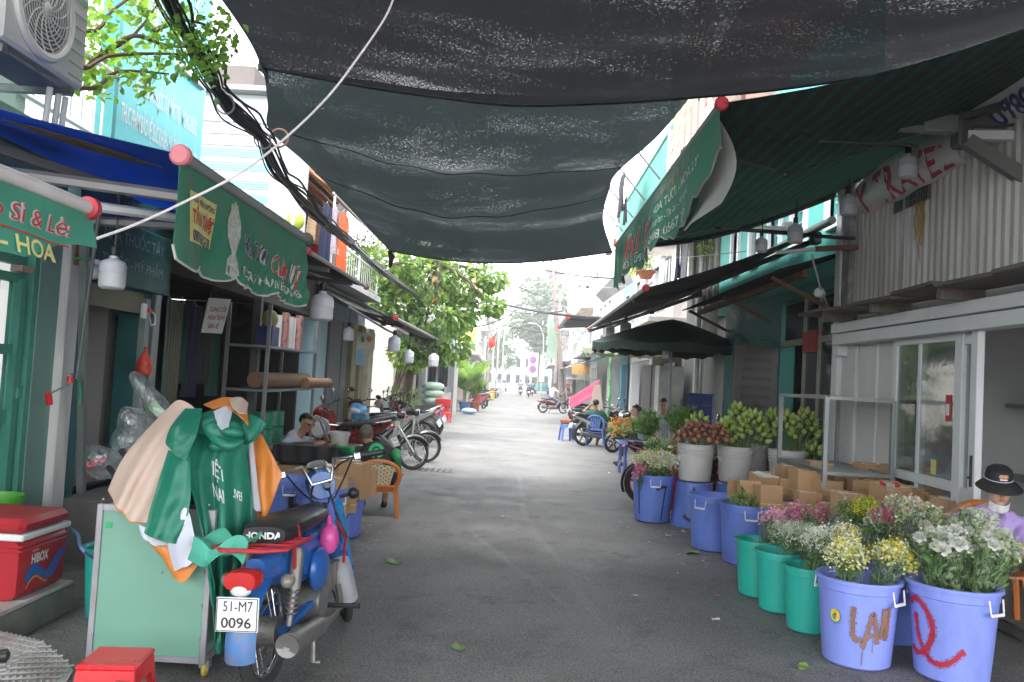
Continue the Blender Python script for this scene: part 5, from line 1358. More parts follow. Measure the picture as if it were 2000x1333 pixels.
def motorbike(label,loc,rz,body,style='underbone',steer=0.,lean=0.,seat=None,spokes=None,red=None,second=None,plate='59-X3 214.08',shield=None,group=None,mirrors=True,name='motorbike'):
 """a small step-through motorbike; local y is forward"""
 o=thing(name,label,'motorbike',loc,group=group,R=Euler((0,lean,rz),'XYZ'))
 wb=1.2;r=.285 if style!='scooter' else .25
 sp=spokes if spokes is not None else style=='cub'
 A,B,hd,Ms,st,Bs=bike_common(o,wb,r,steer,body,style,sp,red)
 bd=lambda nm,mb,m_,par=None:mb.build(nm,m_,par or o,world=False)
 second=second or body
 sx=lambda mb:(setattr(mb,'v',[tuple(st(p))for p in mb.v]),mb)[1]
 for s_ in(-1,1):bd('fork_leg',sx(MB().cyl(B+V(.075*s_,0,0),hd+V(.06*s_,-.03,-.02),.02,.024,8)),m_chrome if style!='scooter' else m_black)
 bd('front_fender',arc_fender(Bs,r+.03,25,185,.13,Ms),body)
 if style=='scooter' or style=='underbone':
  bd('leg_shield',MB().grid(lambda u,v:V((u-.5)*lerp(.34,.46,math.sin(PI*min(1,v*1.1))),wb/2-.3-.12*v+.16*(1-abs(u-.5)*2)**.7-.02,.92-.55*v),12,10,.012),shield or body)
  bd('front_cowl',sx(MB().loft([(hd+V(0,-.05,.17),.1,.05),(hd+V(0,.04,.17),.17,.08),(hd+V(0,.13,.14),.14,.075),(hd+V(0,.18,.11),.08,.04)],16)),second)
  bd('headlight',sx(MB().ell(hd+V(0,.15,.13),(.1,.05,.05),14,8)),m_lclear)
  for s_ in(-1,1):bd('indicator',sx(MB().ell(hd+V(.15*s_,.09,.1),(.04,.03,.022),8,6)),m_amber)
  bd('instrument',sx(MB().box(hd+V(0,-.02,.22),(.16,.1,.03),Matrix.Rotation(.5,3,'X'),bev=.01)),m_black)
  bd('centre_body',MB().loft([(V(0,wb/2-.32,.55),.06,.09),(V(0,.12,.42),.085,.1),(V(0,-.1,.44),.11,.14),(V(0,-.35,.55),.12,.13),(V(0,-.62,.68),.1,.09),(V(0,-.86,.8),.04,.035)],16),second)
  bd('side_panel',MB().loft([(V(0,.0,.55),.09,.05),(V(0,-.25,.6),.135,.07),(V(0,-.6,.71),.115,.06),(V(0,-.84,.79),.06,.03)],14),body)
  bd('seat',MB().loft([(V(0,.1,.66),.07,.03),(V(0,-.05,.73),.11,.05),(V(0,-.3,.755),.135,.05),(V(0,-.6,.79),.12,.05),(V(0,-.76,.82),.08,.03)],16),seat or m_seat)
  bd('grab_rail',MB().tube([(-.1,-.55,.78),(-.12,-.78,.83),(0,-.88,.85),(.12,-.78,.83),(.1,-.55,.78)],.013,8),m_chrome)
  bd('rear_fender',arc_fender(A,r+.05,60,205,.15),m_black)
  bd('tail_light',MB().loft([(V(0,-.9,.76),.075,.035),(V(0,-.93,.755),.06,.025)],12),m_lred)
  tz=Matrix.Rotation(rad(-28),3,'X')
  pc_=V(0,-.97,.52)
 else:
  bd('rear_fender',arc_fender(A,r+.035,15,200,.13),body)
  bd('leg_shield',MB().grid(lambda u,v:V((u-.5)*lerp(.30,.50,math.sin(PI*min(1,.15+v*.8))),wb/2-.33-.10*v+.1*(1-abs(u-.5)*2)**.6,.80-.58*v),12,12,.01),shield or body)
  bd('frame_spine',MB().loft([(V(0,wb/2-.3,.72),.05,.06),(V(0,.05,.46),.06,.07),(V(0,-.2,.5),.08,.1),(V(0,-.5,.56),.09,.09),(V(0,-.8,.56),.06,.05)],14),second)
  bd('headlight',sx(MB().lathe([(.0,0),(.07,.005),(.075,.02),(.07,.06),(.04,.12),(0,.13)],hd+V(0,.1,.13),18,Matrix.Rotation(rad(90),3,'X'))),body)
  bd('headlight_lens',sx(MB().ell(hd+V(0,.1,.13),(.068,.02,.068),14,8)),m_lclear)
  bd('seat',MB().loft([(V(0,.0,.66),.08,.03),(V(0,-.12,.69),.12,.045),(V(0,-.4,.7),.13,.05),(V(0,-.68,.72),.11,.04)],16),seat or m_seat)
  bd('rear_rack',MB().tube([(-.11,-.5,.68),(-.12,-.85,.7),(.12,-.85,.7),(.11,-.5,.68)],.01,6),m_chrome)
  bd('tail_light',MB().loft([(V(0,-.86,.6),.05,.04),(V(0,-.91,.6),.045,.035)],12),m_lred)
  tz=Matrix.Rotation(rad(-8),3,'X');pc_=V(0,-.93,.46)
 hb_=[V(-.33,-.14,.26),V(-.2,-.06,.25),V(-.06,.0,.19),V(.06,.0,.19),V(.2,-.06,.25),V(.33,-.14,.26)]
 bd('handlebar',sx(MB().tube([hd+p for p in hb_],.012,8)),m_black if style!='cub' else m_chrome)
 for s_ in(-1,1):
  bd('grip',sx(MB().cyl(hd+V(.24*s_,-.085,.255),hd+V(.345*s_,-.15,.262),.018,n=10)),m_black)
  bd('lever',sx(MB().tube([hd+V(.2*s_,-.03,.25),hd+V(.33*s_,-.08,.25)],.006,6)),m_chrome)
  if mirrors:
   mr_=bd('mirror',sx(MB().ell(hd+V(.27*s_,-.06,.44),(.06,.018,.04),12,8)),m_black)
   bd('mirror_glass',sx(MB().ell(hd+V(.27*s_,-.072,.44),(.052,.012,.034),12,8)),m_chrome,mr_)
   bd('mirror_stalk',sx(MB().tube([hd+V(.2*s_,-.05,.25),hd+V(.24*s_,-.05,.36),hd+V(.27*s_,-.06,.42)],.006,6)),m_black,mr_)
 bd('engine',MB().loft([(V(0,.22,.33),.07,.06),(V(0,.1,.33),.1,.09),(V(0,-.12,.3),.13,.11),(V(0,-.28,.3),.09,.08)],12),m_engine)
 for s_ in(-1,1):
  bd('swing_arm',MB().cyl(V(.09*s_,-.18,.32),A+V(.08*s_,0,0),.022,n=6),m_engine)
  bd('shock',MB().tube([A+V(.1*s_,.02,.02),A+V(.11*s_,.1,.32)],.02,8),m_chrome)
  bd('footpeg',MB().cyl(V(.1*s_,-.02,.27),V(.27*s_,-.02,.27),.013,n=8),m_black)
 bd('muffler',MB().tube([(.1,.12,.26),(.13,-.1,.22),(.15,-.3,.25),(.17,-.75,.33)],[.018,.02,.045,.05],12),m_muf)
 bd('side_stand',MB().tube([(-.1,-.05,.25),(-.24,-.12,.0)],.012,6),m_black)
 pl=bd('number_plate',MB().box(pc_,(.19,.008,.14),tz,bev=.003),m_plate)
 if plate:
  a_,c_=plate.split(' ')if ' ' in plate else(plate,'')
  tx_=MB();SS=lambda u,v:pc_+tz@V(u,-.006,v)
  put_text(tx_,a_,SS,-.075,.012,.045,.15,bold=.01);put_text(tx_,c_,SS,-.08,-.056,.045,.16,bold=.01)
  bd('plate_lettering',tx_,m_black,pl)
 return o
 # - the blue motorbike in the foreground
pbl=paint('blue bike paint',(.012,.10,.36));pbl2=mat('sun faded blue paint',(.06,.17,.38),.45,.15,6,dirt=.5,dcol=(.28,.13,.06),dsc=9);m_rrack=mat('red rack paint',(.42,.02,.03),.45,.2,8,dirt=.35,dcol=(.12,.03,.02))
_a=GZ(516,1348);_b=GZ(662,1216)
_h=(_b-_a);rzb=math.atan2(-_h.x,_h.y);mid=(_a+_b)/2
o=thing('blue_motorbike','old blue motorbike with red rear rack parked beside the mint cart','motorbike',(mid.x,mid.y,0),R=Euler((0,rad(-3),rzb)))
wb=_h.length;r=.285
bd=lambda nm,mb,m_,par=None:mb.build(nm,m_,par or o,world=False)
A,B,hd,Ms,st,Bs=bike_common(o,wb,r,rad(30),pbl,'cub',True)
sx=lambda mb:(setattr(mb,'v',[tuple(st(p))for p in mb.v]),mb)[1]
bd('rear_fender',arc_fender(A,r+.04,20,172,.14),pbl)
bd('fender_tip',arc_fender(A,r+.041,165,191,.15,n=8),pbl2)
bd('front_fender',arc_fender(Bs,r+.035,20,150,.13,Ms),pbl)
bd('mudflap',arc_fender(Bs,r+.04,148,200,.13,Ms,n=8),mat('grey mudflap',(.3,.31,.33),.45,.2,6,dirt=.3))
for s_ in(-1,1):
 bd('fork_leg',sx(MB().cyl(B+V(.08*s_,-.01,0),hd+V(.065*s_,-.02,.0),.026,.03,10)),paint('bright blue fork',(.02,.2,.5)))
 bd('shock',MB().tube([A+V(.12*s_,.0,.03),A+V(.125*s_,.04,.18),A+V(.13*s_,.08,.38)],[.016,.02,.02],10),m_muf)
 cov=bd('shock_cover',MB().tube([A+V(.126*s_,.045,.2),A+V(.13*s_,.08,.37),A+V(.13*s_,.082,.4)],[.032,.032,.02],12),m_muf)
 for k in range(5):bd('spring_coil',MB().torus(A+V(.124*s_,.02+.006*k,.09+.025*k),.026,.006,'z',16,6),m_muf,cov)
 bd('swing_arm',MB().cyl(V(.09*s_,-.12,.33),A+V(.085*s_,-.02,0),.026,n=8),pbl)
bd('tank_body',MB().loft([(V(0,.26,.70),.05,.06),(V(0,.12,.6),.07,.1),(V(0,-.08,.56),.1,.14),(V(0,-.3,.56),.1,.13),(V(0,-.55,.6),.09,.1),(V(0,-.72,.62),.05,.05)],16),pbl)
bd('side_cover',MB().ell((.115,-.14,.5),(.045,.13,.12),16,10),pbl);bd('side_cover',MB().ell((-.115,-.14,.5),(.045,.13,.12),16,10),pbl)
seat=bd('seat',MB().loft([(V(0,.14,.72),.06,.025),(V(0,.02,.77),.11,.045),(V(0,-.2,.775),.135,.05),(V(0,-.42,.775),.14,.055),(V(0,-.56,.77),.13,.055),(V(0,-.62,.765),.11,.04)],20,2.8),m_seat)
tx=MB();put_text(tx,'HONDA',lambda u,v:V(-.105+u,-.615-.035*math.cos((u-.1)*9)+.02,.748+v),0,0,.032,.2,bold=.045);bd('seat_lettering',tx,mat('white print',(.75,.75,.74),.6),seat)
rk=bd('rear_rack',MB().tube([(-.17,-.42,.72),(-.18,-.78,.73),(-.1,-.86,.735),(.1,-.86,.735),(.18,-.78,.73),(.17,-.42,.72)],.011,8),m_rrack)
for k in range(4):bd('rack_bar',MB().tube([(-.175,-.5-.09*k,.728),(.175,-.5-.09*k,.728)],.008,6),m_rrack,rk)
bd('rack_hoop',MB().tube([(-.13,-.48,.73),(-.13,-.5,.79),(.13,-.5,.79),(.13,-.48,.73)],.01,8),m_rrack,rk)
bd('rack_strut',MB().tube([(.15,-.6,.72),(.12,-.5,.5)],.009,6),m_rrack,rk);bd('rack_strut',MB().tube([(-.15,-.6,.72),(-.12,-.5,.5)],.009,6),m_rrack,rk)
bd('front_rack_tube',MB().tube([(.13,.1,.72),(.15,.22,.6),(.13,.25,.45)],.009,6),m_rrack)
tl=bd('tail_light',MB().loft([(V(0,-.80,.6),.08,.045),(V(0,-.86,.6),.085,.05),(V(0,-.89,.6),.075,.042)],16,3),m_lred)
bd('lamp_bowl',MB().ell((0,-.87,.555),(.05,.035,.03),14,8),m_lclear,tl)
for s_ in(-1,1):bd('indicator',MB().ell((.15*s_,-.68,.56),(.035,.045,.035),14,10),mat('smoked indicator',(.2,.18,.15),.2,coat=.4))
pc_=V(-.0,-.905,.455);tz=Matrix.Rotation(rad(-4),3,'X')
pl=bd('number_plate',MB().box(pc_,(.205,.006,.155),tz,bev=.003),m_plate)
SS=lambda u,v:pc_+tz@V(u,-.006,v)
tx=MB();put_text(tx,'51-M7',SS,-.07,.015,.048,.145);put_text(tx,'0096',SS,-.075,-.058,.048,.145,bold=.012);bd('plate_lettering',tx,m_black,pl)
bdw=MB()
for a_,c_ in(((-.096,-.071),(.096,-.071)),((-.096,.071),(.096,.071)),((-.096,-.071),(-.096,.071)),((.096,-.071),(.096,.071))):bdw.tube([SS(*a_),SS(*c_)],.002,4)
bd('plate_border',bdw,m_black,pl)
bd('engine',MB().loft([(V(0,.26,.36),.06,.06),(V(0,.14,.36),.09,.09),(V(0,.0,.33),.12,.11),(V(0,-.16,.31),.13,.11),(V(0,-.27,.31),.08,.08)],14),m_engine)
for k in range(7):bd('cooling_fin',MB().box((0,.18+.022*k,.38),(.17,.006,.15),bev=.002),m_engine)
for s_ in(-1,1):bd('engine_cover',MB().lathe([(0,0),(.085,0),(.08,.03),(.05,.04),(0,.04)],V(.1*s_,-.1,.31),18,Matrix.Rotation(rad(90*s_),3,'Y')),m_engine)
mu=bd('muffler',MB().tube([(.1,.24,.32),(.14,.18,.22),(.15,.0,.2),(.16,-.18,.215),(.17,-.3,.235),(.2,-.8,.29)],[.016,.017,.018,.03,.052,.056],16),m_muf)
bd('muffler_end',MB().lathe([(.057,0),(.057,.004),(.02,.002),(.02,-.02),(0,-.02)],V(.2,-.802,.29),18,Matrix.Rotation(rad(96),3,'X')),mat('sooty end',(.1,.095,.09),.7,dirt=.5),mu)
bd('footpeg',MB().cyl((-.3,.02,.26),(.3,.02,.26),.014,n=8),m_black)
bd('side_stand',MB().tube([(-.1,-.02,.25),(-.25,-.06,.01)],.013,6),m_engine)
bd('centre_stand',MB().tube([(.1,-.18,.22),(.13,-.25,.03),(.17,-.25,.03)],.013,6),m_engine)
bd('brake_drum',MB().cyl(A+V(-.075,0,0),A+V(.075,0,0),.075,n=20),m_engine)
hl=bd('headlight',sx(MB().loft([(hd+V(0,.0,.12),.075,.08),(hd+V(0,.06,.13),.09,.1),(hd+V(0,.14,.12),.085,.095),(hd+V(0,.2,.11),.07,.08)],18)),pbl)
bd('speedometer',sx(MB().lathe([(.0,0),(.06,0),(.065,.02),(.06,.028),(0,.026)],hd+V(0,.07,.225),18,Matrix.Rotation(.3,3,'X'))),m_chrome,hl)
bd('lens',sx(MB().ell(hd+V(0,.2,.11),(.066,.02,.075),14,8)),m_lclear,hl)
bd('handlebar',sx(MB().tube([hd+p for p in(V(-.36,-.17,.24),V(-.2,-.08,.25),V(-.1,-.02,.26),V(-.06,.0,.14),V(.06,.0,.14),V(.1,-.02,.26),V(.2,-.08,.25),V(.36,-.17,.24))],.0115,10)),m_chrome)
for s_ in(-1,1):
 bd('grip',sx(MB().cyl(hd+V(.25*s_,-.11,.246),hd+V(.375*s_,-.178,.238),.018,n=12)),m_black)
 bd('switch',sx(MB().box(hd+V(.225*s_,-.095,.248),(.05,.04,.045),bev=.008)),m_chrome)
 bd('lever',sx(MB().tube([hd+V(.2*s_,-.04,.25),hd+V(.26*s_,-.05,.25),hd+V(.36*s_,-.1,.245),hd+V(.38*s_,-.12,.245)],.007,8)),m_chrome)
 bd('indicator',sx(MB().tube([hd+V(.09*s_,.05,.02),hd+V(.16*s_,.05,.02)],.012,8)),m_black)
 bd('indicator_lamp',sx(MB().ell(hd+V(.18*s_,.05,.02),(.035,.04,.035),14,10)),m_black)
for s_,l_ in((-1,.16),(1,.12)):
 pass
mr_=bd('mirror',sx(MB().lathe([(0,0),(.05,.0),(.052,.01),(.04,.025),(0,.03)],hd+V(-.42,-.13,.33),20,Euler((rad(80),0,rad(-10))).to_matrix())),m_chrome)
bd('mirror_stalk',sx(MB().tube([hd+V(-.22,-.09,.26),hd+V(-.3,-.1,.31),hd+V(-.4,-.1,.33)],.006,6)),m_black,mr_)
for pts_ in([(.05,.0,.14),(.02,-.12,.05),(.06,-.15,-.2)],[(-.05,.0,.14),(-.1,-.1,.02),(-.04,-.12,-.22)],[(.2,-.06,.24),(.14,.06,.12),(.04,.05,.0)],[(-.2,-.06,.24),(-.12,.06,.1),(-.04,.05,.0)],[(.18,-.07,.24),(.1,.12,.18),(.02,.06,.0)]):
 bd('control_cable',sx(MB().tube([curve_at([hd+Vector(p)for p in pts_],i/8)for i in range(9)],.006,6)),m_black)
bd('key_lock',sx(MB().cyl(hd+V(.02,-.04,.1),hd+V(.02,-.07,.12),.02,n=12)),m_chrome)
bd('horn',MB().lathe([(0,0),(.045,0),(.045,.03),(0,.04)],hd+V(-.03,-.08,-.02),16,Matrix.Rotation(rad(70),3,'X')),m_black)
bd('carburettor',MB().box((0,.12,.5),(.12,.1,.1),bev=.02),m_engine)
cl=MB().grid(lambda u,v:V(-.27+.27*u,-.64-.22*v+.02*math.sin(9*u),.738+.035*math.sin(7*u+3*v)+.02*math.cos(8*v)-.05*(v>.8)),16,12,.006)
MT=Matrix.LocRotScale(Vector((mid.x,mid.y,0)),Euler((0,rad(-3),rzb)),None)
rg=single('folded_cloth',cl.xf(MT),mat('mint green rag',(.06,.34,.24),.6,.12,5,.3,15),'mint green cloth draped over the red rear rack of the blue motorbike','cloth')
pk=MB().ell((.13,-.02,.64),(.055,.065,.085),16,12);pk.tube([(.13,-.02,.71),(.12,.0,.77)],[.02,.008],8)
single('pink_bag',pk.xf(MT),mat('pink plastic bag',(.65,.08,.32),.3,.2,14,.5,18),'small pink plastic bag hanging behind the blue motorbike seat','bag')
# - parked motorbikes
dk=paint('black bike paint',(.012,.012,.013));rd_=paint('dark red bike paint',(.15,.008,.012));gy=paint('silver bike paint',(.4,.41,.42));bu_=paint('sky blue bike paint',(.12,.36,.62));wh=paint('ivory bike paint',(.5,.52,.46));gn=paint('grey green bike paint',(.13,.145,.12))
motorbike('dark red motorbike with its handlebars by the light blue pillar',(-2.75,13.3,0),rad(70),rd_,'underbone',.3,rad(-5),shield=rd_)
motorbike('grey motorbike with ivory leg shield behind the man in the green jersey',(-2.25,13.6,0),rad(-75),dk,'cub',.2,rad(-5),shield=wh)
motorbike('motorbike with ivory leg shield standing nearest the street',(-2.1,14.7,0),rad(-60),dk,'cub',-.2,rad(-5),shield=wh)
motorbike('motorbike with sky blue headlight cowl in the left row',(-2.7,15.0,0),rad(150),dk,'underbone',.3,rad(-5),second=bu_,shield=bu_)
motorbike('motorbike with red front fairing behind the blue cowled one',(-2.9,16.6,0),rad(60),rd_,'underbone',-.2,rad(-5))
for i,(x,y,m_,s_,l_)in enumerate([(-2.65,18.6,gy,None,'silver motorbike with spoked rear wheel toward the street'),(-2.7,19.5,dk,gy,'black and silver motorbike, second with its tail toward the street'),(-2.7,20.4,rd_,None,'dark red motorbike, third with its tail toward the street'),(-2.75,21.4,dk,wh,'black motorbike with white tail, last of the left row')]):
 motorbike(l_,(x,y,0),rad(82),m_,'underbone',.1,rad(-6),second=s_,spokes=(i==0),group='motorbikes parked tail out on the left',plate='59-S%d 30%d.1'%(i+1,i))
motorbike('red motorbike parked beside the potted palms',(-1.95,42.2,0),rad(150),paint('coral red paint',(.5,.06,.06)),'scooter',.0,rad(-6))
for i,(x,y,m_,l_)in enumerate([(-2.5,57,rd_,'far red motorbike leaning by the yellow crate'),(-2.4,62,gy,'far silver motorbike before the left shops'),(-2.3,67,dk,'far black motorbike before the left shops')]):
 motorbike(l_,(x,y,0),rad(60+20*i),m_,'scooter',0,rad(-6),mirrors=True)
motorbike('red and black motorbike with big rear wheel behind the flower buckets',(2.42,11.2,0),rad(-97),rd_,'underbone',.2,rad(-4),second=dk,red=mat('red wheel rim',(.3,.015,.015),.4),shield=rd_)
motorbike('black motorbike with long tail behind the man in green',(2.35,21.4,0),rad(-68),dk,'underbone',.1,rad(-5),second=gy)
motorbike('black motorbike facing the street beside the man in green',(2.95,19.6,0),rad(100),dk,'scooter',.3,rad(-4))
motorbike('silver fronted motorbike half covered by the pink cloth',(2.55,25.0,0),rad(-100),dk,'scooter',.2,rad(-4),second=gy,shield=gy)
motorbike('black scooter parked before the glass food cart',(2.95,33,0),rad(-60),dk,'scooter',0,rad(-4))
motorbike('black scooter beyond the lotus buckets',(3.15,13.2,0),rad(80),dk,'scooter',.2,rad(-4))
# LEFT FOREGROUND: cart, raincoats, cooler, bin, ramp, stools
random.seed(11)
m_panel=mat('mint cart panel',(.155,.335,.25),.5,.07,2,.22,5,dirt=.35,dcol=(.14,.28,.22));m_edge=mat('cart steel edge',(.34,.34,.36),.5,.2,6,metal=.5,dirt=.4,dcol=(.16,.1,.07))
c0,c1,c2=GY(180,1308,4.21),GY(392,1322,4.21),GY(188,984,4.21)
CX0,CX1,CZ0,CZ1,CY0,CY1=(c0.x+c2.x)/2,c1.x,.075,c2.z,4.21,5.02
o=thing('vendor_cart','mint green sheet metal vendor cart on yellow casters under the raincoats','cart',((CX0+CX1)/2,4.6,0))
bx(MB(),CX0+.01,CX1-.01,CY0+.006,CY0+.012,CZ0+.02,CZ1-.03).build('front_panel',m_panel,o)
bx(MB(),CX1-.012,CX1-.006,CY0+.012,CY1,CZ0+.02,CZ1-.03).build('side_panel',m_panel,o)
bx(MB(),CX0+.006,CX0+.012,CY0+.012,CY1,CZ0+.02,CZ1-.03).build('side_panel',m_panel,o)
bx(MB(),CX0,CX1,CY0+.02,CY1,CZ1-.03,CZ1-.01).build('top',m_edge,o)
bx(MB(),CX0+.02,CX1-.02,CY0+.02,CY1,CZ0,CZ0+.02).build('floor',m_edge,o)
for x in(CX0,CX1):
 for y in(CY0,CY1):bx(MB(),x-.016,x+.016,y-.003,y+.03,CZ0,CZ1,.003).build('corner_post',m_edge,o)
for y in(CY0,CY1):
 for z in(CZ0,CZ1-.03):bx(MB(),CX0+.016,CX1-.016,y-.001,y+.02,z,z+.03).build('edge_strip',m_edge,o)
for z in(CZ0,CZ1-.03):bx(MB(),CX1-.015,CX1+.014,CY0+.03,CY1,z,z+.03).build('edge_strip',m_edge,o)
for x in(CX0,CX1):
 for y in(CY0+.05,CY1-.05):
  ct=bx(MB(),x-.025,x+.025,y-.02,y+.02,.045,CZ0+.01).build('caster',m_edge,o)
  MB().torus((x,y,.035),.025,.012,'x',16,8).build('wheel',mat('yellow caster',(.5,.4,.06),.5),ct)
rv=MB()
for x in(CX0+.012,CX1-.02):
 for k in range(5):rv=MB().ell((x,CY0-.001,CZ0+.12+k*.17),.007,8,6).build('rivet',m_edge,o)
MB().ell(((CX0+CX1)/2+.05,CY0+.004,.52),.006,8,6).build('rivet',m_edge,o)
bx(MB(),CX0+.03,CX0+.065,CY0+.002,CY0+.0045,CZ1-.12,CZ1-.09).build('sticker',mat('green scrap sticker',(.03,.35,.15),.6),o)
m_heap=mat('dark bundle',(.03,.03,.032),.9)
hp=MB().ell(((CX0+CX1)/2+.02,4.62,CZ1+.16),(.24,.34,.24),18,12)
single('cloth_bundle',hp,m_heap,'dark bundle on the cart underneath the raincoats','bundle')
def drape(name,top,bot,lf,rt,m,par,folds=5,amp=.022,n=(34,30),th=.006,ph=0.):
 """cloth between four curves given as (px, py, depth)"""
 C=lambda L_:[GY(*p)for p in L_]
 t_,b_,l_,r_=C(top),C(bot),C(lf),C(rt)
 def ex(u,v):
  e=math.sin(PI*min(max(v,.02),1)*.5)
  w_=math.sin(PI*u)
  f_=math.sin(folds*2*PI*u*(.7+.3*v)+ph+1.6*v)+.5*math.sin(folds*3.7*u+5*v+ph*2)+.35*math.sin(17*v+6*u+ph)
  return V(.3*amp*f_,-amp*f_-.03*w_,.004*math.sin(13*u+9*v))*e*(.25+.75*w_)
 S=coons(t_,b_,l_,r_,ex)
 MB().grid(S,n[0],n[1],th).build(name,m,par,60)
 return S
m_gcoat=mat('green raincoat',(.010,.17,.105),.42,.14,4,.7,13,trans=.08);m_beige=mat('beige raincoat',(.50,.38,.31),.6,.08,4,.5,13);m_ocoat=mat('orange raincoat lining',(.60,.20,.03),.45,.1,4,.15,20);m_lin=mat('silver coat lining',(.52,.55,.62),.35,.08,4,.5,13)
o=thing('green_raincoat','shiny green hooded raincoat with white lettering draped over the cart','raincoat',((CX0+CX1)/2,4.4,CZ1))
S=drape('body',[(388,812,4.45),(430,800,4.5),(470,806,4.5),(512,828,4.55)],[(418,1142,4.12),(424,1262,4.17),(446,1255,4.28),(468,1225,4.4)],[(388,812,4.45),(358,890,4.22),(385,1000,4.14),(418,1142,4.12)],[(512,828,4.55),(482,880,4.5),(492,1010,4.42),(468,1225,4.4)],m_gcoat,o,4,.028,ph=.6)
drape('sleeve',[(362,800,4.4),(395,800,4.42)],[(325,866,4.2),(342,885,4.14),(362,900,4.12)],[(362,800,4.4),(335,835,4.25),(325,866,4.2)],[(395,800,4.42),(385,850,4.2),(362,900,4.12)],m_gcoat,o,1,.02,(18,18))
drape('skirt',[(330,880,4.2),(372,890,4.13)],[(281,1042,4.09),(315,1052,4.07),(350,1064,4.08)],[(330,880,4.2),(305,960,4.13),(281,1042,4.09)],[(372,890,4.13),(372,980,4.09),(350,1064,4.08)],m_gcoat,o,2,.02,(20,22),ph=2)
drape('sleeve',[(470,806,4.5),(492,812,4.5)],[(478,868,4.42),(500,862,4.42),(519,830,4.44)],[(470,806,4.5),(468,840,4.42),(478,868,4.42)],[(492,812,4.5),(508,818,4.46),(519,830,4.44)],m_gcoat,o,1,.012,(14,12))
hood=MB()
for k,(px,py,y,a_,b_,c_)in enumerate([(425,845,4.3,.075,.05,.055),(452,850,4.32,.06,.05,.075),(440,868,4.28,.085,.04,.03),(408,832,4.33,.07,.05,.03)]):hood.ell(GY(px,py,y),(a_,b_,c_),16,12,Euler((.3*k,.4-.3*k,.2)).to_matrix())
for part_ in([(400,828,4.34),(420,858,4.27),(450,872,4.24),(474,862,4.28)],[(430,818,4.36),(438,840,4.27),(462,846,4.27),(474,850,4.3)]):
 MB().tube([curve_at([GY(*p)for p in part_],i/10)for i in range(11)],[.012+.016*math.sin(PI*i/10)for i in range(11)],10).build('hood_roll',m_gcoat,o)
hood.build('hood',m_gcoat,o,60)
drape('hood_lining',[(418,806,4.36),(440,796,4.38),(452,806,4.38)],[(424,826,4.24),(434,838,4.22),(446,836,4.24)],[(418,806,4.36),(424,826,4.24)],[(452,806,4.38),(446,836,4.24)],m_lin,o,1,.008,(10,8))
tx=MB();fpt=lambda u,v:S(.42+u,.5-v)+V(0,-.012,0)
put_text(tx,'VIỆT',fpt,.0,.12,.07,.26,bold=.02,slope=-.35);put_text(tx,'NAM',fpt,.06,.0,.06,.2,bold=.02,slope=-.35);put_text(tx,'DELIVERY',fpt,.24,-.02,.04,.26,bold=.01,slope=-.3);tx.build('lettering',mat('white coat print',(.75,.77,.76),.5),o)
o=thing('beige_raincoat','beige raincoat with orange hem draped over the left of the cart','raincoat',(CX0+.1,4.4,CZ1))
Sb_=drape('body',[(338,790,4.5),(352,783,4.5),(372,792,4.48),(385,805,4.45)],[(213,958,4.3),(235,990,4.16),(262,1014,4.12),(296,1024,4.12)],[(338,790,4.5),(280,850,4.42),(240,900,4.36),(213,958,4.3)],[(385,805,4.45),(345,870,4.26),(320,950,4.18),(296,1024,4.12)],m_beige,o,3,.02)
MB().tube([Sb_(i/30,1)for i in range(31)],.006,6).build('orange_hem',m_ocoat,o)
drape('lining_flap',[(348,1016,4.09),(362,992,4.08),(372,1010,4.085)],[(342,1114,4.10),(366,1106,4.09),(389,1088,4.09)],[(348,1016,4.09),(330,1060,4.09),(342,1114,4.10)],[(372,1010,4.085),(389,1088,4.09)],m_lin,o,1,.006,(12,14))
drape('lining_flap',[(272,1026,4.12),(300,1040,4.11)],[(278,1045,4.1),(300,1062,4.1),(330,1066,4.1)],[(272,1026,4.12),(278,1045,4.1)],[(300,1040,4.11),(330,1066,4.1)],m_lin,o,1,.004,(8,8))
drape('orange_lining',[(276,1046,4.15),(310,1052,4.13),(350,1060,4.13)],[(330,1105,4.15),(360,1136,4.14),(392,1096,4.13)],[(276,1046,4.15),(305,1072,4.14),(330,1105,4.15)],[(350,1060,4.13),(375,1080,4.12),(392,1096,4.13)],m_ocoat,o,1,.008,(14,12))
o=thing('orange_raincoat','orange raincoat hanging behind the green one on the cart','raincoat',(CX1,4.6,CZ1))
drape('body',[(488,842,4.62),(508,846,4.62)],[(504,1012,4.55),(520,1010,4.55),(552,928,4.6)],[(488,842,4.62),(492,920,4.56),(504,1012,4.55)],[(508,846,4.62),(530,885,4.6),(552,928,4.6)],m_ocoat,o,2,.02,(16,20))
drape('lining',[(484,850,4.6),(492,850,4.6)],[(494,990,4.5),(508,1000,4.5)],[(484,850,4.6),(494,990,4.5)],[(492,850,4.6),(508,1000,4.5)],m_lin,o,1,.006,(8,14))
drape('collar',[(398,792,4.55),(440,778,4.56),(482,786,4.56)],[(416,800,4.42),(450,796,4.42),(484,832,4.4)],[(398,792,4.55),(416,800,4.42)],[(482,786,4.56),(484,832,4.4)],m_ocoat,o,2,.012,(16,8))
drape('beige_hood',[(448,780,4.54),(470,778,4.55),(484,790,4.54)],[(452,796,4.4),(468,806,4.38),(480,810,4.4)],[(448,780,4.54),(452,796,4.4)],[(484,790,4.54),(480,810,4.4)],m_beige,o,1,.01,(12,8))
m_bag=clear_mat('clear crumpled bag',(.88,.9,.92),.3,.14,.18)
m_bagr=mat('red bag print',(.6,.03,.05),.5)
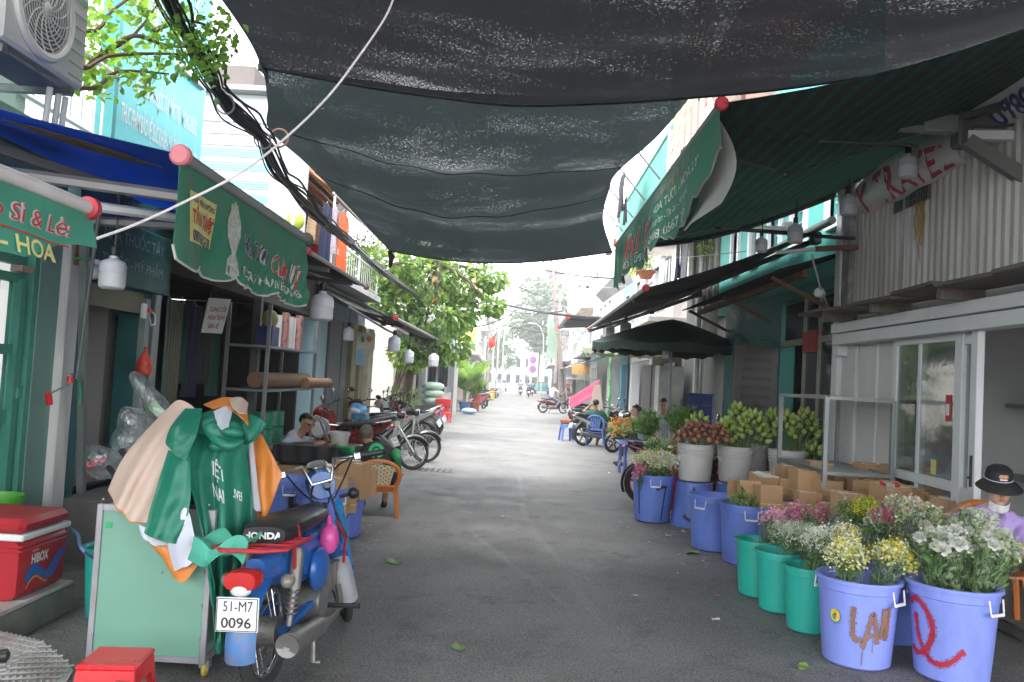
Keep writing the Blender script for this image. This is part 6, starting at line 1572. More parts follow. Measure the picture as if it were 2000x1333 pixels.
def bag(label,c,r,R,prints=None):
 o=thing('plastic_bag',label,'bag',Vector(c)-V(0,0,r[2]))
 mb=MB().ell(c,r,22,16,R)
 rs=random.Random(len(label));vs=[]
 for p in mb.v:
  d=Vector(p)-Vector(c);k=1+.13*math.sin(23*d.x+31*d.z)+.1*math.sin(37*d.y-29*d.z+11*d.x)+rs.uniform(-.03,.03)
  vs.append(tuple(Vector(c)+d*k))
 mb.v=vs;mb.build('film',m_bag,o,0)
 if prints:
  tx_=MB()
  put_text(tx_,prints,lambda u,v:Vector(c)+V((u-.5)*r[0]*.8,-r[1]*1.02,(v-.5)*r[2]*.9+u*.03),0,.3,.4,1,bold=.02)
  tx_.build('print',m_bagr,o)
bag('crumpled clear bag with red print beside the black handles',GY(205,905,4.75),(.13,.1,.09),Euler((0,.3,0)).to_matrix(),'UKP')
bag('clear plastic bag standing behind the beige raincoat',GY(262,838,4.8),(.11,.08,.14),Euler((0,.5,0)).to_matrix())
bag('clear wrapped flower sleeve sticking up behind the cart',GY(298,785,4.9),(.06,.06,.18),Euler((0,-.7,0)).to_matrix())
single('green_label_card',MB().box(GY(306,800,4.88),(.1,.01,.06),Euler((0,.7,0)).to_matrix()),mat('lime card',(.35,.55,.3),.6),'white and green card inside the clear flower sleeve','card')
for i,(px,py)in enumerate(((222,925),(247,893))):
 single('cart_handle',MB().tube([GY(px-10,py-12,4.6),GY(px+14,py+18,4.5)],.016,10),m_black,'black rubber cart handle, %s of the two'%('lower' if i==0 else 'upper'),'handle','black cart handles')
 # - buckets
def bucket(name,label,c,rt,rb,h,m,group=None,handles=True,inv=False,hang=0.6,mh=None,cat='bucket',ribs=True,lip=.018):
 o=thing(name,label,cat,c,0,group)
 z=lambda k:(h-k)if inv else k
 wob=(lambda w,zz:1-.016*(abs((w*12/PI)%1-.5)>.44))if ribs else None
 prof=[(0,.006),(rb*.93,.006),(rb,.018),(lerp(rb,rt,.3),h*.3),(lerp(rb,rt,.6),h*.6),(lerp(rb,rt,.86),h*.86),(rt*1.0,h*.87),(rt*1.0,h*.955),(rt+lip,h*.96),(rt+lip,h),(rt-.002,h),(rt-.012,h*.97),(rt-.02,h*.8),(lerp(rb,rt,.5)-.012,h*.5),(rb*.9,.03),(0,.03)]
 if inv:prof=[(a,h-b_)for a,b_ in prof][::-1]
 MB().lathe(prof,(0,0,0),48,None,wob).build('tub',m,o,30,world=False)
 if handles:
  for a in(hang,hang+PI):
   d=V(math.cos(a),math.sin(a),0);tdir=V(-math.sin(a),math.cos(a),0);rr=rt+.012
   MB().tube([d*(rr+.004)+tdir*-.06+V(0,0,z(h*.93)),d*(rr+.015)+tdir*-.055+V(0,0,z(h*.78)),d*(rr+.015)+tdir*.055+V(0,0,z(h*.78)),d*(rr+.004)+tdir*.06+V(0,0,z(h*.93))],.005,6).build('handle_wire',m_wmet,o,world=False)
   MB().cyl(d*(rr+.015)+tdir*-.05+V(0,0,z(h*.78)),d*(rr+.015)+tdir*.05+V(0,0,z(h*.78)),.010,n=8).build('handle_grip',mh or m_wmet,o,world=False)
 return o
def tub_S(rt,rb,h,a0,off=.004):
 """wrap metres (u to the right as seen from outside, v up) on the tub wall; a0 is the middle angle"""
 return lambda u,v:V(*((lerp(rb,rt,v/h)+off)*f_(a0+u/rt)for f_ in(math.cos,math.sin)),v)
m_bb=mat('blue tub plastic',(.12,.20,.60),.42,.1,4,.05,20,dirt=.5,dcol=(.05,.07,.2),dsc=5,stretch=(1,1,.4));m_bl=mat('lilac blue tub plastic',(.23,.29,.74),.42,.08,4,.05,20,dirt=.42,dcol=(.11,.13,.36),dsc=5,stretch=(1,1,.4));m_bt=mat('teal tub plastic',(.02,.42,.34),.42,.08,4,.04,dirt=.35,dcol=(.02,.18,.15));m_bw=mat('white pail plastic',(.52,.51,.49),.5,.08,4,.05,dirt=.4,dcol=(.27,.25,.22),stretch=(1,1,.5));m_spk=mat('black spray paint',(.012,.012,.015),.6,.2,holes=(60,.62,.72));m_sbr=mat('brown spray paint',(.24,.12,.075),.6,.2,holes=(60,.62,.72));m_srd=mat('red spray paint',(.42,.02,.045),.55,.2,holes=(60,.62,.72))
L=V(2.16,5.1,0)
ang=lambda c:math.atan2(-c.y,-c.x)
b_lan=bucket('flower_bucket','lilac blue bucket with brown sprayed letters and round sticker',L,.235,.195,.52,m_bl,'blue flower buckets',hang=ang(L)+1.05)
SS=tub_S(.235,.195,.52,ang(L));SOFT={m_spk:mat('black overspray',(.012,.012,.015),.6,holes=(130,.36,.5)),m_sbr:mat('brown overspray',(.24,.12,.075),.6,holes=(130,.36,.5)),m_srd:mat('red overspray',(.42,.02,.045),.55,holes=(130,.36,.5))}
def D(pts_,w_,S_,m_,par,nm='paint_stroke'):
 q=[curve_at([V(*p,0)for p in pts_],i/24).xy for i in range(25)];r1,r2=random.Random(len(q)),random.Random(3)
 MB().ribbon(q,[w_*r1.uniform(.75,1.1)for _ in q],lambda u,v:S_(u,v)).build(nm,m_,par,world=False)
 MB().ribbon(q,[w_*r2.uniform(1.45,1.9)for _ in q],lambda u,v:S_(u,v)*.9985).build('overspray',SOFT[m_],par,world=False)
D([(-.02,.38),(-.025,.3),(-.02,.2),(.01,.19),(.03,.2)],.028,SS,m_sbr,b_lan);D([(.035,.14),(.06,.22),(.085,.33),(.10,.33),(.12,.24),(.13,.17)],.026,SS,m_sbr,b_lan);D([(.05,.22),(.12,.215)],.018,SS,m_sbr,b_lan)
D([(.15,.2),(.16,.3),(.165,.38),(.185,.24),(.19,.19)],.024,SS,m_sbr,b_lan);D([(.20,.2),(.205,.39)],.022,SS,m_sbr,b_lan);D([(.04,.14),(.035,.04)],.006,SS,m_sbr,b_lan,'paint_drip');D([(.10,.2),(.10,.12)],.005,SS,m_sbr,b_lan,'paint_drip')
def disc(S_,cu,cv,r_,m_,par,nm):MB().poly([S_(cu+r_*math.cos(j*PI/10),cv+r_*1.2*math.sin(j*PI/10))for j in range(20)]).build(nm,m_,par,world=False)
disc(tub_S(.235,.195,.52,ang(L),.005),-.135,.3,.038,mat('sticker blue',(.05,.2,.5),.4),b_lan,'round_sticker');disc(tub_S(.235,.195,.52,ang(L),.007),-.135,.305,.033,mat('sticker yellow',(.65,.5,.06),.4,.5,30),b_lan,'round_sticker');disc(tub_S(.235,.195,.52,ang(L),.009),-.14,.298,.014,mat('sticker green',(.05,.3,.2),.4),b_lan,'round_sticker');disc(tub_S(.235,.195,.52,ang(L),.010),-.132,.312,.008,m_red,b_lan,'round_sticker')
Q=V(2.65,4.93,0)
b_q=bucket('flower_bucket','lilac blue bucket with a large red sprayed loop, nearest the camera',Q,.245,.2,.55,m_bl,'blue flower buckets',hang=ang(Q)+.95)
SS=tub_S(.245,.2,.55,ang(Q))
D([(-.3,.42),(-.225,.455),(-.15,.4),(-.11,.3),(-.145,.195),(-.22,.14),(-.3,.16)],.034,SS,m_srd,b_q);D([(-.24,.37),(-.22,.24),(-.16,.15),(-.09,.11),(0,.14),(.07,.215)],.03,SS,m_srd,b_q)
bk3=V(2.62,5.62,0);b3=bucket('flower_bucket','blue bucket with red paint half hidden between the two lilac ones',bk3,.23,.19,.5,m_bb,'blue flower buckets');D([(-.16,.25),(-.12,.3),(-.1,.2),(-.14,.15)],.04,tub_S(.23,.19,.5,ang(bk3)),m_srd,b3)
tl_=[V(2.08,5.72,0),V(2.03,6.2,0),V(1.99,6.62,0)]
for c,lb in zip(tl_,('clean teal bucket of yellow flowers, nearest of the three teal ones','middle teal bucket with faded blue smears','farthest teal bucket with black and orange paint')):bucket('flower_bucket',lb,c,.165,.135,.44,m_bt,'teal flower buckets',handles=False)
c8=V(2.24,7.82,0);bucket('flower_bucket','blue bucket holding bundled roses in cartons, nearest of the middle pair',c8,.25,.21,.56,m_bb,'blue flower buckets',hang=ang(c8)+.15)
c9=V(2.06,8.4,0);bucket('flower_bucket','blue bucket behind the rose bucket, farther of the middle pair',c9,.24,.2,.55,m_bb,'blue flower buckets',hang=ang(c9)-.5)
cf=V(1.71,9.95,0);bfl=bucket('flower_bucket','blue bucket with black strokes and mixed wrapped flowers at the street edge',cf,.25,.205,.56,m_bb,'blue flower buckets',hang=ang(cf)+.1)
SS=tub_S(.25,.205,.56,ang(cf));D([(.04,.4),(.1,.43),(.18,.44)],.03,SS,m_spk,bfl);D([(.16,.43),(.14,.2),(.13,.04)],.014,SS,m_spk,bfl);D([(-.19,.5),(-.19,.1)],.016,SS,m_spk,bfl)
cs_=V(2.17,9.82,0);bs_=bucket('upturned_bucket','upturned blue bucket with a black T stroke carrying a white pail',cs_,.25,.205,.52,m_bb,'upturned blue buckets',inv=True,hang=ang(cs_)+1.0)
SS2=lambda u,v:V(*((lerp(.25,.205,v/.52)+.006)*f_(ang(cs_)+u/.24)for f_ in(math.cos,math.sin)),v)
D([(.0,.47),(.0,.15)],.026,SS2,m_spk,bs_);D([(-.11,.14),(-.03,.09),(.1,.11)],.03,SS2,m_spk,bs_)
c2_=V(2.72,10.1,0);bucket('upturned_bucket','upturned blue bucket under the second white pail',c2_,.25,.205,.5,m_bb,'upturned blue buckets',inv=True)
c3_=V(3.05,10.6,0);c4_=V(3.3,9.95,0)
bucket('upturned_bucket','upturned blue bucket in shadow under the third white pail',c3_,.25,.205,.5,m_bb,'upturned blue buckets',inv=True);bucket('upturned_bucket','upturned blue bucket in shadow under the fourth white pail',c4_,.25,.205,.5,m_bb,'upturned blue buckets',inv=True)
def pail(label,c,z):
 o=bucket('white_pail',label,c+V(0,0,z),.215,.185,.44,m_bw,'white pails of lotus',handles=False,ribs=False,lip=.006)
 for zz in(.30,.335,.37):MB().torus((0,0,zz),lerp(.185,.215,zz/.44)+.006,.006,'z',36,6).build('hoop',m_bw,o,world=False)
 for a in(0.4,3.5):MB().box((.222*math.cos(a),.222*math.sin(a),.27),(.03,.03,.05),bev=.006).build('ear',m_bw,o,world=False)
pails=[(cs_,.52,'white pail of red lotus pods on the street side'),(c2_,.5,'white pail of green lotus buds, second from the street'),(c3_,.5,'grimy white pail behind the green lotus buds'),(c4_,.5,'white pail of green lotus buds before the steel rack')]
for c,z,l_ in pails:pail(l_,c,z)
# - lotus
m_lot=[mat('lotus bud green %d'%i,c,.5,.18,8)for i,c in enumerate([(.28,.38,.08),(.22,.32,.06),(.33,.42,.12)])];m_lor=[mat('lotus pod red %d'%i,c,.55,.25,8)for i,c in enumerate([(.24,.08,.05),(.30,.13,.08),(.18,.06,.045)])]
_lb=[MB().lathe([(0,0),(.014,.002),(.028,.016),(.033,.034),(.027,.055),(.014,.074),(.004,.088),(0,.09)],(0,0,0),10).mesh('bud',m)for m in m_lot];_lr=[MB().lathe([(0,0),(.016,.002),(.03,.016),(.033,.03),(.027,.046),(.012,.056),(0,.058)],(0,0,0),9).mesh('bud',m)for m in m_lor]
def lotus(label,base,top,rr,n,meshes,size=1.0,hgt=.3):
 o=thing('lotus_bunch',label,'lotus bunch',base)
 st_=MB();base=Vector(base);top=Vector(top)
 for k in range(n):
  f_=(k+.5)/n;a=k*2.399;q=math.sqrt(f_)*rr
  p=top+V(q*math.cos(a),q*math.sin(a),hgt*(1-f_)-.5*hgt+rnd(-.012,.012))
  d=(V(q*math.cos(a)*1.6,q*math.sin(a)*1.6-.02,.10+.12*(1-f_))).normalized()
  ob=bpy.data.objects.new('bud',random.choice(meshes));COL.objects.link(ob);ob.parent=o
  ob.matrix_parent_inverse=MW[o.name].inverted();s_=size*rnd(.85,1.15)
  ob.matrix_basis=Matrix.Translation(p)@V(0,0,1).rotation_difference(d).to_matrix().to_4x4()@Matrix.Scale(s_,4)
  st_.tube([p,lerp(p,base,.5)*.999,base+V(q*.2*math.cos(a),q*.2*math.sin(a),0)],.004,4,False)
 struct(st_.build('stems',mat('lotus stem',(.1,.16,.05),.7),o),'stuff')
def lotus_px(label,px,py,y,wpx,hpx,n,meshes,c,z,size=1.0):
 top=GY(px,py,y);lotus(label,(c.x,c.y,z+.06),top,wpx*y/FPX/2,n,meshes,size,hpx*y/FPX*.8)
lotus_px('bunch of red lotus pods at the left of the street side pail',1348,846,9.75,42,36,26,_lr,cs_,.55)
lotus_px('bunch of red lotus pods in the middle of the street side pail',1376,848,9.7,42,40,28,_lr,cs_,.55)
lotus_px('bunch of red lotus pods at the right of the street side pail',1400,850,9.75,38,36,22,_lr,cs_,.55)
lotus_px('small bunch of green lotus buds above the red pods',1364,822,10.0,30,24,10,_lb,cs_,.55)
lotus_px('bunch of green lotus buds at the left of the second pail',1420,842,10.1,40,50,24,_lb,c2_,.53)
lotus_px('tall bunch of green lotus buds in the second pail',1441,822,10.1,46,62,34,_lb,c2_,.53)
lotus_px('full bunch of green lotus buds at the right of the second pail',1470,835,10.0,54,66,40,_lb,c2_,.53)
lotus_px('bunch of green lotus buds at the left of the rack side pail',1510,828,10.4,40,50,26,_lb,c3_,.53)
lotus_px('bunch of green lotus buds in the middle of the rack side pail',1534,830,10.1,38,54,26,_lb,c4_,.53)
lotus_px('bunch of green lotus buds at the right of the rack side pail',1572,830,10.0,50,60,34,_lb,c4_,.53)
lotus_px('low bunch of green lotus buds beside the rack leg',1588,880,10.0,32,30,14,_lb,V(3.55,10.0,0),.7)
# - cartons of roses
m_strap=mat('yellow strap',(.68,.55,.05),.5)
_cart={}
m_rose=mat('red rose',(.5,.015,.03),.6,.3,30)
def carton(px,py,y,wp,hp,rz,tilt,label,strap=True,roses=False,lean=0.):
 c=GY(px,py,y);w_,h_=1.1*wp*y/FPX,1.1*hp*y/FPX;d_=w_*.8
 o=thing('rose_carton',label,'carton',c-V(0,0,h_/2),0,'cardboard rose cartons',R=Euler((tilt,lean,rz)))
 t_=.004
 mb=MB()
 for(x0,x1,y0,y1)in((-w_/2,w_/2,-d_/2,-d_/2+t_),(-w_/2,w_/2,d_/2-t_,d_/2),(-w_/2,-w_/2+t_,-d_/2+t_,d_/2-t_),(w_/2-t_,w_/2,-d_/2+t_,d_/2-t_)):bx(mb,x0,x1,y0,y1,0,h_)
 mb.build('sleeve',m_card,o,world=False)
 MB().grid(lambda u,v:V((u-.5)*w_*.95,(v-.5)*d_*.95,h_*.93+.012*math.sin(7*u+5*v)),5,5).build('paper_liner',m_cardw,o,world=False)
 if strap:
  z=h_*.35
  MB().tube([(-w_/2-.003,-d_/2-.003,z),(w_/2+.003,-d_/2-.003,z),(w_/2+.003,d_/2+.003,z),(-w_/2-.003,d_/2+.003,z),(-w_/2-.003,-d_/2-.003,z)],.004,4).build('strap',m_strap,o,world=False)
 if roses:
  for k in range(5):MB().ell((rnd(-.3,.3)*w_,rnd(-.3,.3)*d_,h_*.96),(.02,.02,.018),8,6).build('rose',m_rose,o,world=False)
CT=[(1438,958,8.25,24,38,.3,0,'carton at the back left of the rose bucket'),(1463,968,7.95,36,50,-.1,-.12,'strapped carton at the left of the rose bucket'),(1501,976,7.75,40,50,.12,-.1,'strapped carton at the right of the rose bucket'),(1490,940,8.35,42,26,.3,.25,'carton with white liner lying behind the rose bucket'),(1534,956,8.3,30,36,.1,0,'narrow strapped carton beside the rose bucket'),(1575,948,8.15,50,54,.1,0,'tall strapped carton left of the steel rack leg'),(1577,984,7.6,40,42,0,0,'square carton with white liner before the tall strapped one'),(1613,960,8.0,44,38,.25,0,'carton just before the steel rack leg'),(1646,946,8.5,40,28,0,0,'carton right behind the steel rack leg'),(1640,974,7.7,46,26,.15,0,'low carton right of the steel rack leg'),(1682,962,8.1,40,42,-.05,0,'plain carton in the middle of the pile'),(1735,970,7.4,54,46,.25,.15,'open carton showing red roses'),(1752,932,8.2,46,42,.05,0,'upright strapped carton at the back right of the pile'),(1786,968,7.6,50,30,.2,0,'carton right of the red roses'),(1815,975,7.5,34,26,.3,0,'flat carton near the glass door'),(1852,996,7.0,46,42,.35,.1,'leaning carton nearest the woman'),(1690,1000,7.2,40,46,0,0,'strapped carton behind the feathery greens'),(1618,998,7.3,34,28,0,0,'small carton before the low one'),(1798,1002,7.0,46,28,.1,0,'white lined carton behind the white flowers'),(1828,985,7.3,30,28,-.2,0,'small carton behind the leaning one'),(1545,928,8.7,44,34,.1,0,'carton at the back left beneath the lotus pails'),(1600,925,8.7,40,40,-.1,0,'upright carton at the back beside the rack leg'),(1700,928,8.5,46,40,.15,0,'strapped carton at the back under the rack shelf'),(1555,1005,7.0,40,38,.1,0,'white lined carton just behind the pink flowers'),(1655,985,7.1,44,40,.2,0,'carton just behind the feathery greens'),(1795,940,7.9,44,38,0,0,'upright carton before the sliding door')]
for i,(px,py,y,wp,hp,rz,ti,lb)in enumerate(CT):carton(px,py,y,wp,hp,rz,ti,lb,strap=('strapped' in lb),roses=('roses' in lb and 'open' in lb))
bxo=thing('open_carton','wide open cardboard tray behind the rose cartons under the rack','carton',GY(1650,950,8.9)-V(0,0,.1))
cc_=GY(1650,935,8.9)
for(x0,x1,y0,y1)in((-.55,.5,-.3,-.29),(-.55,.5,.3,.31),(-.55,-.54,-.29,.3),(.49,.5,-.29,.3)):bx(MB(),cc_.x+x0,cc_.x+x1,cc_.y+y0,cc_.y+y1,cc_.z-.15,cc_.z+.1).build('side',m_card,bxo)
bx(MB(),cc_.x-.55,cc_.x+.5,cc_.y-.3,cc_.y+.3,cc_.z-.17,cc_.z-.15).build('base',m_card,bxo)
for i,(x,y)in enumerate(((2.75,8.3),(3.05,7.7),(3.3,8.3),(3.3,7.15),(2.8,7.2),(3.35,6.6),(2.75,6.6))):
 bucket('flower_bucket','blue bucket under the rose cartons, %s of those hidden in the pile'%['back left','middle','back right','front right','front left','door side','front'][i],V(x,y,0.0 if x<3.5 else .09),.25,.2,.55,m_bb,'blue flower buckets',handles=False)
for i,(x,y,mm)in enumerate(((2.45,6.05,m_red),(2.35,6.75,m_bt))):bucket('flower_bucket',('red tub behind the yellow flowers','teal tub of feathery greens')[i],V(x,y,0),.22,.18,.5,mm,None,handles=False)
# - steel rack
rk=thing('steel_rack','galvanised two tier steel rack standing over the rose cartons','rack',(3.3,8.5,0))
RX0,RX1,RY0,RY1=2.98,3.62,7.9,9.25
for x in(RX0,RX1):
 for y in(RY0,RY1):bx(MB(),x-.02,x+.02,y-.02,y+.02,.0,1.6).build('leg',m_steel,rk)
for z in(1.58,.86):
 for x in(RX0,RX1):bx(MB(),x-.018,x+.018,RY0+.02,RY1-.02,z,z+.035).build('rail',m_steel,rk)
 for y in(RY0,RY1):bx(MB(),RX0+.02,RX1-.02,y-.018,y+.018,z,z+.035).build('rail',m_steel,rk)
 for k in range(1,7):bx(MB(),RX0,RX1,RY0+k*.19,RY0+k*.19+.03,z+.005,z+.03).build('slat',m_steel,rk)
bx(MB(),RX0+.05,RX0+.4,RY0+.3,RY0+.8,1.617,1.623).build('cardboard_sheet',m_card,rk)
# - bouquets
m_sleeve=clear_mat('clear flower sleeve',(.96,.975,.97),.1,.14,.02)
gl_=leaf_mats('bouquet leaf',[(.13,.25,.06),(.08,.17,.045),(.2,.31,.09)],.35)
def rose_mesh(name,m,r=.036,seed=5,op=1.):
 mb=MB();rs=random.Random(seed)
 for ring,(n_,rr,tilt,hh)in enumerate(((6,1.0,.85,.55),(5,.72,.45,.8),(4,.45,.2,.9),(3,.22,.05,.95))):
  for k in range(n_):
   a=2*PI*(k+.5*ring)/n_+rs.uniform(-.3,.3);tq=tilt*op*rs.uniform(.7,1.2);ca,sa=math.cos(a),math.sin(a)
   def S(u,v):
    w_=(u-.5)*1.25*math.sin(PI*(.15+.75*v));q=rr*(.35+.65*v*(1+tq*.3))*r;z=hh*v*r*1.3-tq*v*v*r*.5+.1*r*abs(u-.5)
    return V(q*math.cos(a+w_/max(.4,rr)),q*math.sin(a+w_/max(.4,rr)),z)
   mb.grid(S,4,3)
 return mb.mesh(name,m)
m_wros=mat('white petal',(.80,.80,.74),.5,.06,20,trans=.3);m_pros=mat('pink petal',(.72,.25,.34),.5,.15,20,trans=.3);m_cros=mat('cream petal',(.78,.66,.5),.5,.08,20,trans=.3)
RO={'white':rose_mesh('blossom',m_wros),'white2':rose_mesh('blossom',m_wros,.033,9,.3),'white3':rose_mesh('blossom',m_wros,.038,2,1.4),'pink':rose_mesh('blossom',m_pros),'cream':rose_mesh('blossom',m_cros)}
m_flo={'wspray':mat('white spray floret',(.72,.74,.66),.6,.1),'yellow':mat('yellow floret',(.75,.62,.05),.6,.15,30),'cream':mat('cream floret',(.76,.74,.48),.6,.12,30),'pinkf':mat('pink floret',(.75,.36,.46),.6,.15,30),'orange':mat('marigold orange',(.72,.26,.02),.6,.2,30),'green':mat('fern green',(.10,.21,.03),.6,.2,20),'ygreen':mat('fern yellow green',(.3,.38,.04),.6,.2,20),'bud':mat('green white bud',(.42,.52,.22),.6,.15,30),'magenta':mat('magenta floret',(.55,.06,.22),.6,.2,30)}
def floret(mb,p,s_,n_=5):
 a0=rnd(0,6);d=V(rnd(-.7,.7),rnd(-1,.3),rnd(.2,1)).normalized();q=V(0,0,1).rotation_difference(d).to_matrix()
 vs=[p]+[p+q@V(s_*math.cos(a0+2*PI*k/(2*n_))*(1 if k%2 else .45),s_*math.sin(a0+2*PI*k/(2*n_))*(1 if k%2 else .45),s_*.25)for k in range(2*n_)]
 mb.add(vs,[(0,1+k,1+(k+1)%(2*n_))for k in range(2*n_)])
def bouquet(label,base,top,rr,kinds,nfl,size=.012,roses=0,rosekind='white',leaves=120,sleeve=True,depth=.16,name='flower_bouquet',lsize=.05,asp=.35,stems=26,cat='bouquet'):
 """stems fan from base to a dome of heads at top; kinds = floret material keys"""
 base,top=Vector(base),Vector(top);o=thing(name,label,cat,base)
 ax=(top-base);L_=ax.length;ax.normalize();e1=ax.orthogonal().normalized();e2=ax.cross(e1)
 def head(f_=None,a=None):
  f_=rnd(0,1)if f_ is None else f_;a=rnd(0,2*PI)if a is None else a;q=math.sqrt(f_)*rr
  return top+e1*q*math.cos(a)+e2*q*math.sin(a)+ax*(depth*(.5-f_*.55)+rnd(-.5,.3)*depth*.6)
 sm=MB()
 for k in range(stems):
  h_=head();sm.tube([base+(e1*rnd(-1,1)+e2*rnd(-1,1))*rr*.22,lerp(base,h_,.55),h_],.0028,4,False)
 struct(sm.build('stems',mat('bouquet stem',(.08,.15,.04),.7),o),'stuff')
 foliage(o,[(lerp(base,head(),rnd(.42,.99)),ax+V(rnd(-1,1),rnd(-1,1),0))for _ in range(leaves)],lsize,gl_,0,asp,mass='leaves',droop=.1)
 mbs={}
 for k in range(nfl):
  kd=random.choice(kinds);mb=mbs.setdefault(kd,MB());c=head()
  for _ in range(6):floret(mb,c+V(random.gauss(0,1),random.gauss(0,1),random.gauss(0,1))*size*1.5,size*rnd(.7,1.2),4)
 for kd,mb in mbs.items():struct(mb.build('florets',m_flo[kd],o,0),'stuff')
 for k in range(roses):
  ob=bpy.data.objects.new('blossom',RO[random.choice(['white','white2','white3'])if rosekind=='white' else rosekind]);COL.objects.link(ob);ob.parent=o;ob.matrix_parent_inverse=MW[o.name].inverted()
  p=head((k+.5)/roses,k*2.4);d=((p-lerp(base,top,.3)).normalized()+V(rnd(-.5,.3),-.7,rnd(-.1,.3))).normalized()
  ob.matrix_basis=Matrix.Translation(p)@V(0,0,1).rotation_difference(d).to_matrix().to_4x4()@Matrix.Scale(rnd(.5,1.25),4)
 if sleeve:
  ph=rnd(0,6)
  def S(u,v):
   a=2*PI*u;q=lerp(rr*.3,rr*1.12,v**.8)*(1+.05*math.sin(7*a+ph)*v+.03*math.sin(13*a)*v)
   ln=L_*.05+(L_*1.0+depth*.35+.045*math.sin(4*a+ph)+.03*math.sin(9*a))*v
   return base+ax*ln+e1*q*math.cos(a)+e2*q*math.sin(a)
  MB().grid(S,40,10).build('sleeve',m_sleeve,o)
 return o
up=lambda c,z:V(c.x,c.y,z)
bq_=lambda px,py,y:GY(px,py,y)
bouquet('wrapped yellow and cream blossom at the left of the lilac bucket',up(L,.12)+V(-.06,0,0),bq_(1655,1085,5.08),.115,['cream','cream','yellow','bud'],190,.011,leaves=90)
bouquet('wrapped yellow and cream blossom at the right of the lilac bucket',up(L,.12)+V(.08,0,0),bq_(1744,1092,5.1),.115,['cream','yellow','yellow','bud'],200,.011,leaves=90)
bouquet('big wrapped bunch of white double blossoms in the nearest bucket',up(Q,.12)+V(-.05,0,0),bq_(1842,1060,5.0),.17,['bud','bud','wspray'],60,.012,26,'white',420,lsize=.06)
bouquet('wrapped bunch of white double blossoms at the right of the nearest bucket',up(Q,.12)+V(.07,0,0),bq_(1938,1070,4.95),.16,['bud','bud'],60,.012,26,'white',400,lsize=.06)
bouquet('cream and white blossoms behind the nearest bucket',up(bk3,.12),bq_(1800,1012,5.6),.17,['bud','wspray','bud'],70,.013,14,'cream',220)
bouquet('bunch of white blossoms beside the woman',up(Q,.15)+V(.1,.1,0),bq_(1905,1028,5.2),.13,['bud','bud'],60,.012,10,'white',200)
bouquet('wrapped white sprays in the nearest teal bucket',up(tl_[0],.12),bq_(1612,1058,5.65),.15,['wspray','wspray','cream'],260,.008,leaves=170)
bouquet('wrapped pale yellow sprays beside the white sprays',up(tl_[0],.12)+V(.05,0,0),bq_(1650,1050,5.6),.1,['cream','wspray','yellow'],150,.009,leaves=80)
bouquet('wrapped white sprays in the middle teal bucket',up(tl_[1],.12),bq_(1567,1050,6.1),.16,['wspray','wspray','bud'],260,.008,leaves=170)
bouquet('wrapped white sprays in the farthest teal bucket',up(tl_[2],.12),bq_(1530,1048,6.5),.13,['wspray','bud'],170,.008,leaves=120)
bouquet('wrapped pink blossom leaning from the farthest teal bucket',up(tl_[2],.16),bq_(1512,1018,6.75),.1,['pinkf','pinkf'],110,.014,leaves=30)
bouquet('wrapped pink blossom behind the white sprays',V(2.2,6.9,.3),bq_(1548,1010,6.9),.09,['pinkf','pinkf','magenta'],90,.014,leaves=20)
bouquet('wrapped red roses behind the white sprays',V(2.35,6.8,.3),bq_(1590,1012,6.8),.1,['magenta','bud'],30,.013,12,'pink',60)
bouquet('feathery green fern bunch behind the yellow blossoms',V(2.4,6.7,.3),bq_(1665,1012,6.5),.14,['green','ygreen','green'],330,.010,leaves=260,lsize=.04,asp=.15)
bouquet('yellow green feathery bunch beside the fern',V(2.5,6.3,.3),bq_(1690,1000,6.3),.1,['ygreen','ygreen','yellow'],200,.010,leaves=140,lsize=.04,asp=.15,sleeve=False)
bouquet('pink and white blossoms between the buckets',V(2.5,6.0,.3),bq_(1730,1030,5.95),.14,['bud','wspray'],80,.012,10,'pink',200)
bouquet('cream blossoms in clear film behind the pink ones',V(2.7,6.2,.3),bq_(1770,1000,6.2),.16,['bud','cream','wspray'],90,.012,10,'cream',220)
bouquet('wrapped cream pink snapdragons in the street edge bucket',up(cf,.15)+V(-.08,0,0),bq_(1263,900,9.85),.15,['cream','pinkf','bud','cream'],190,.014,leaves=100)
bouquet('wrapped yellow and white blossoms in the street edge bucket',up(cf,.15)+V(.07,0,0),bq_(1300,902,9.85),.16,['wspray','yellow','bud','wspray'],170,.014,8,'white',150)
bouquet('leafy pale lily stems at the back of the street edge bucket',up(cf,.15)+V(.03,.1,0),bq_(1292,868,10.1),.22,['bud'],60,.013,leaves=330,sleeve=False,lsize=.07)
bouquet('magenta sprigs at the left of the street edge bucket',up(cf,.15)+V(-.12,-.05,0),bq_(1250,922,9.75),.06,['magenta','pinkf'],60,.012,leaves=20,sleeve=False)
bouquet('dark leaf tips showing over the rose bucket rim',up(c8,.3),V(c8.x-.05,c8.y-.05,.58),.18,['bud'],3,.01,leaves=150,sleeve=False,lsize=.06,name='rose_leaves')
bouquet('bunch of orange marigolds at the street side of the low table',V(1.95,15.0,.62),bq_(1210,838,15),.24,['orange','orange','bud'],110,.022,leaves=220,sleeve=False,lsize=.07,depth=.3)
bouquet('bunch of orange marigolds at the back of the low table',V(2.25,15.2,.62),bq_(1232,828,15.3),.2,['orange','bud'],60,.02,leaves=160,sleeve=False,lsize=.07)
bouquet('dark green leaf bunch behind the marigolds',V(2.5,14.5,.6),bq_(1262,825,14.5),.28,['bud'],10,.015,leaves=500,sleeve=False,lsize=.09,depth=.35)
bouquet('dark green foliage bundle before the white cabinet',V(2.9,13.5,.6),bq_(1330,812,13.5),.3,['green'],30,.015,leaves=500,sleeve=False,lsize=.09,depth=.3)
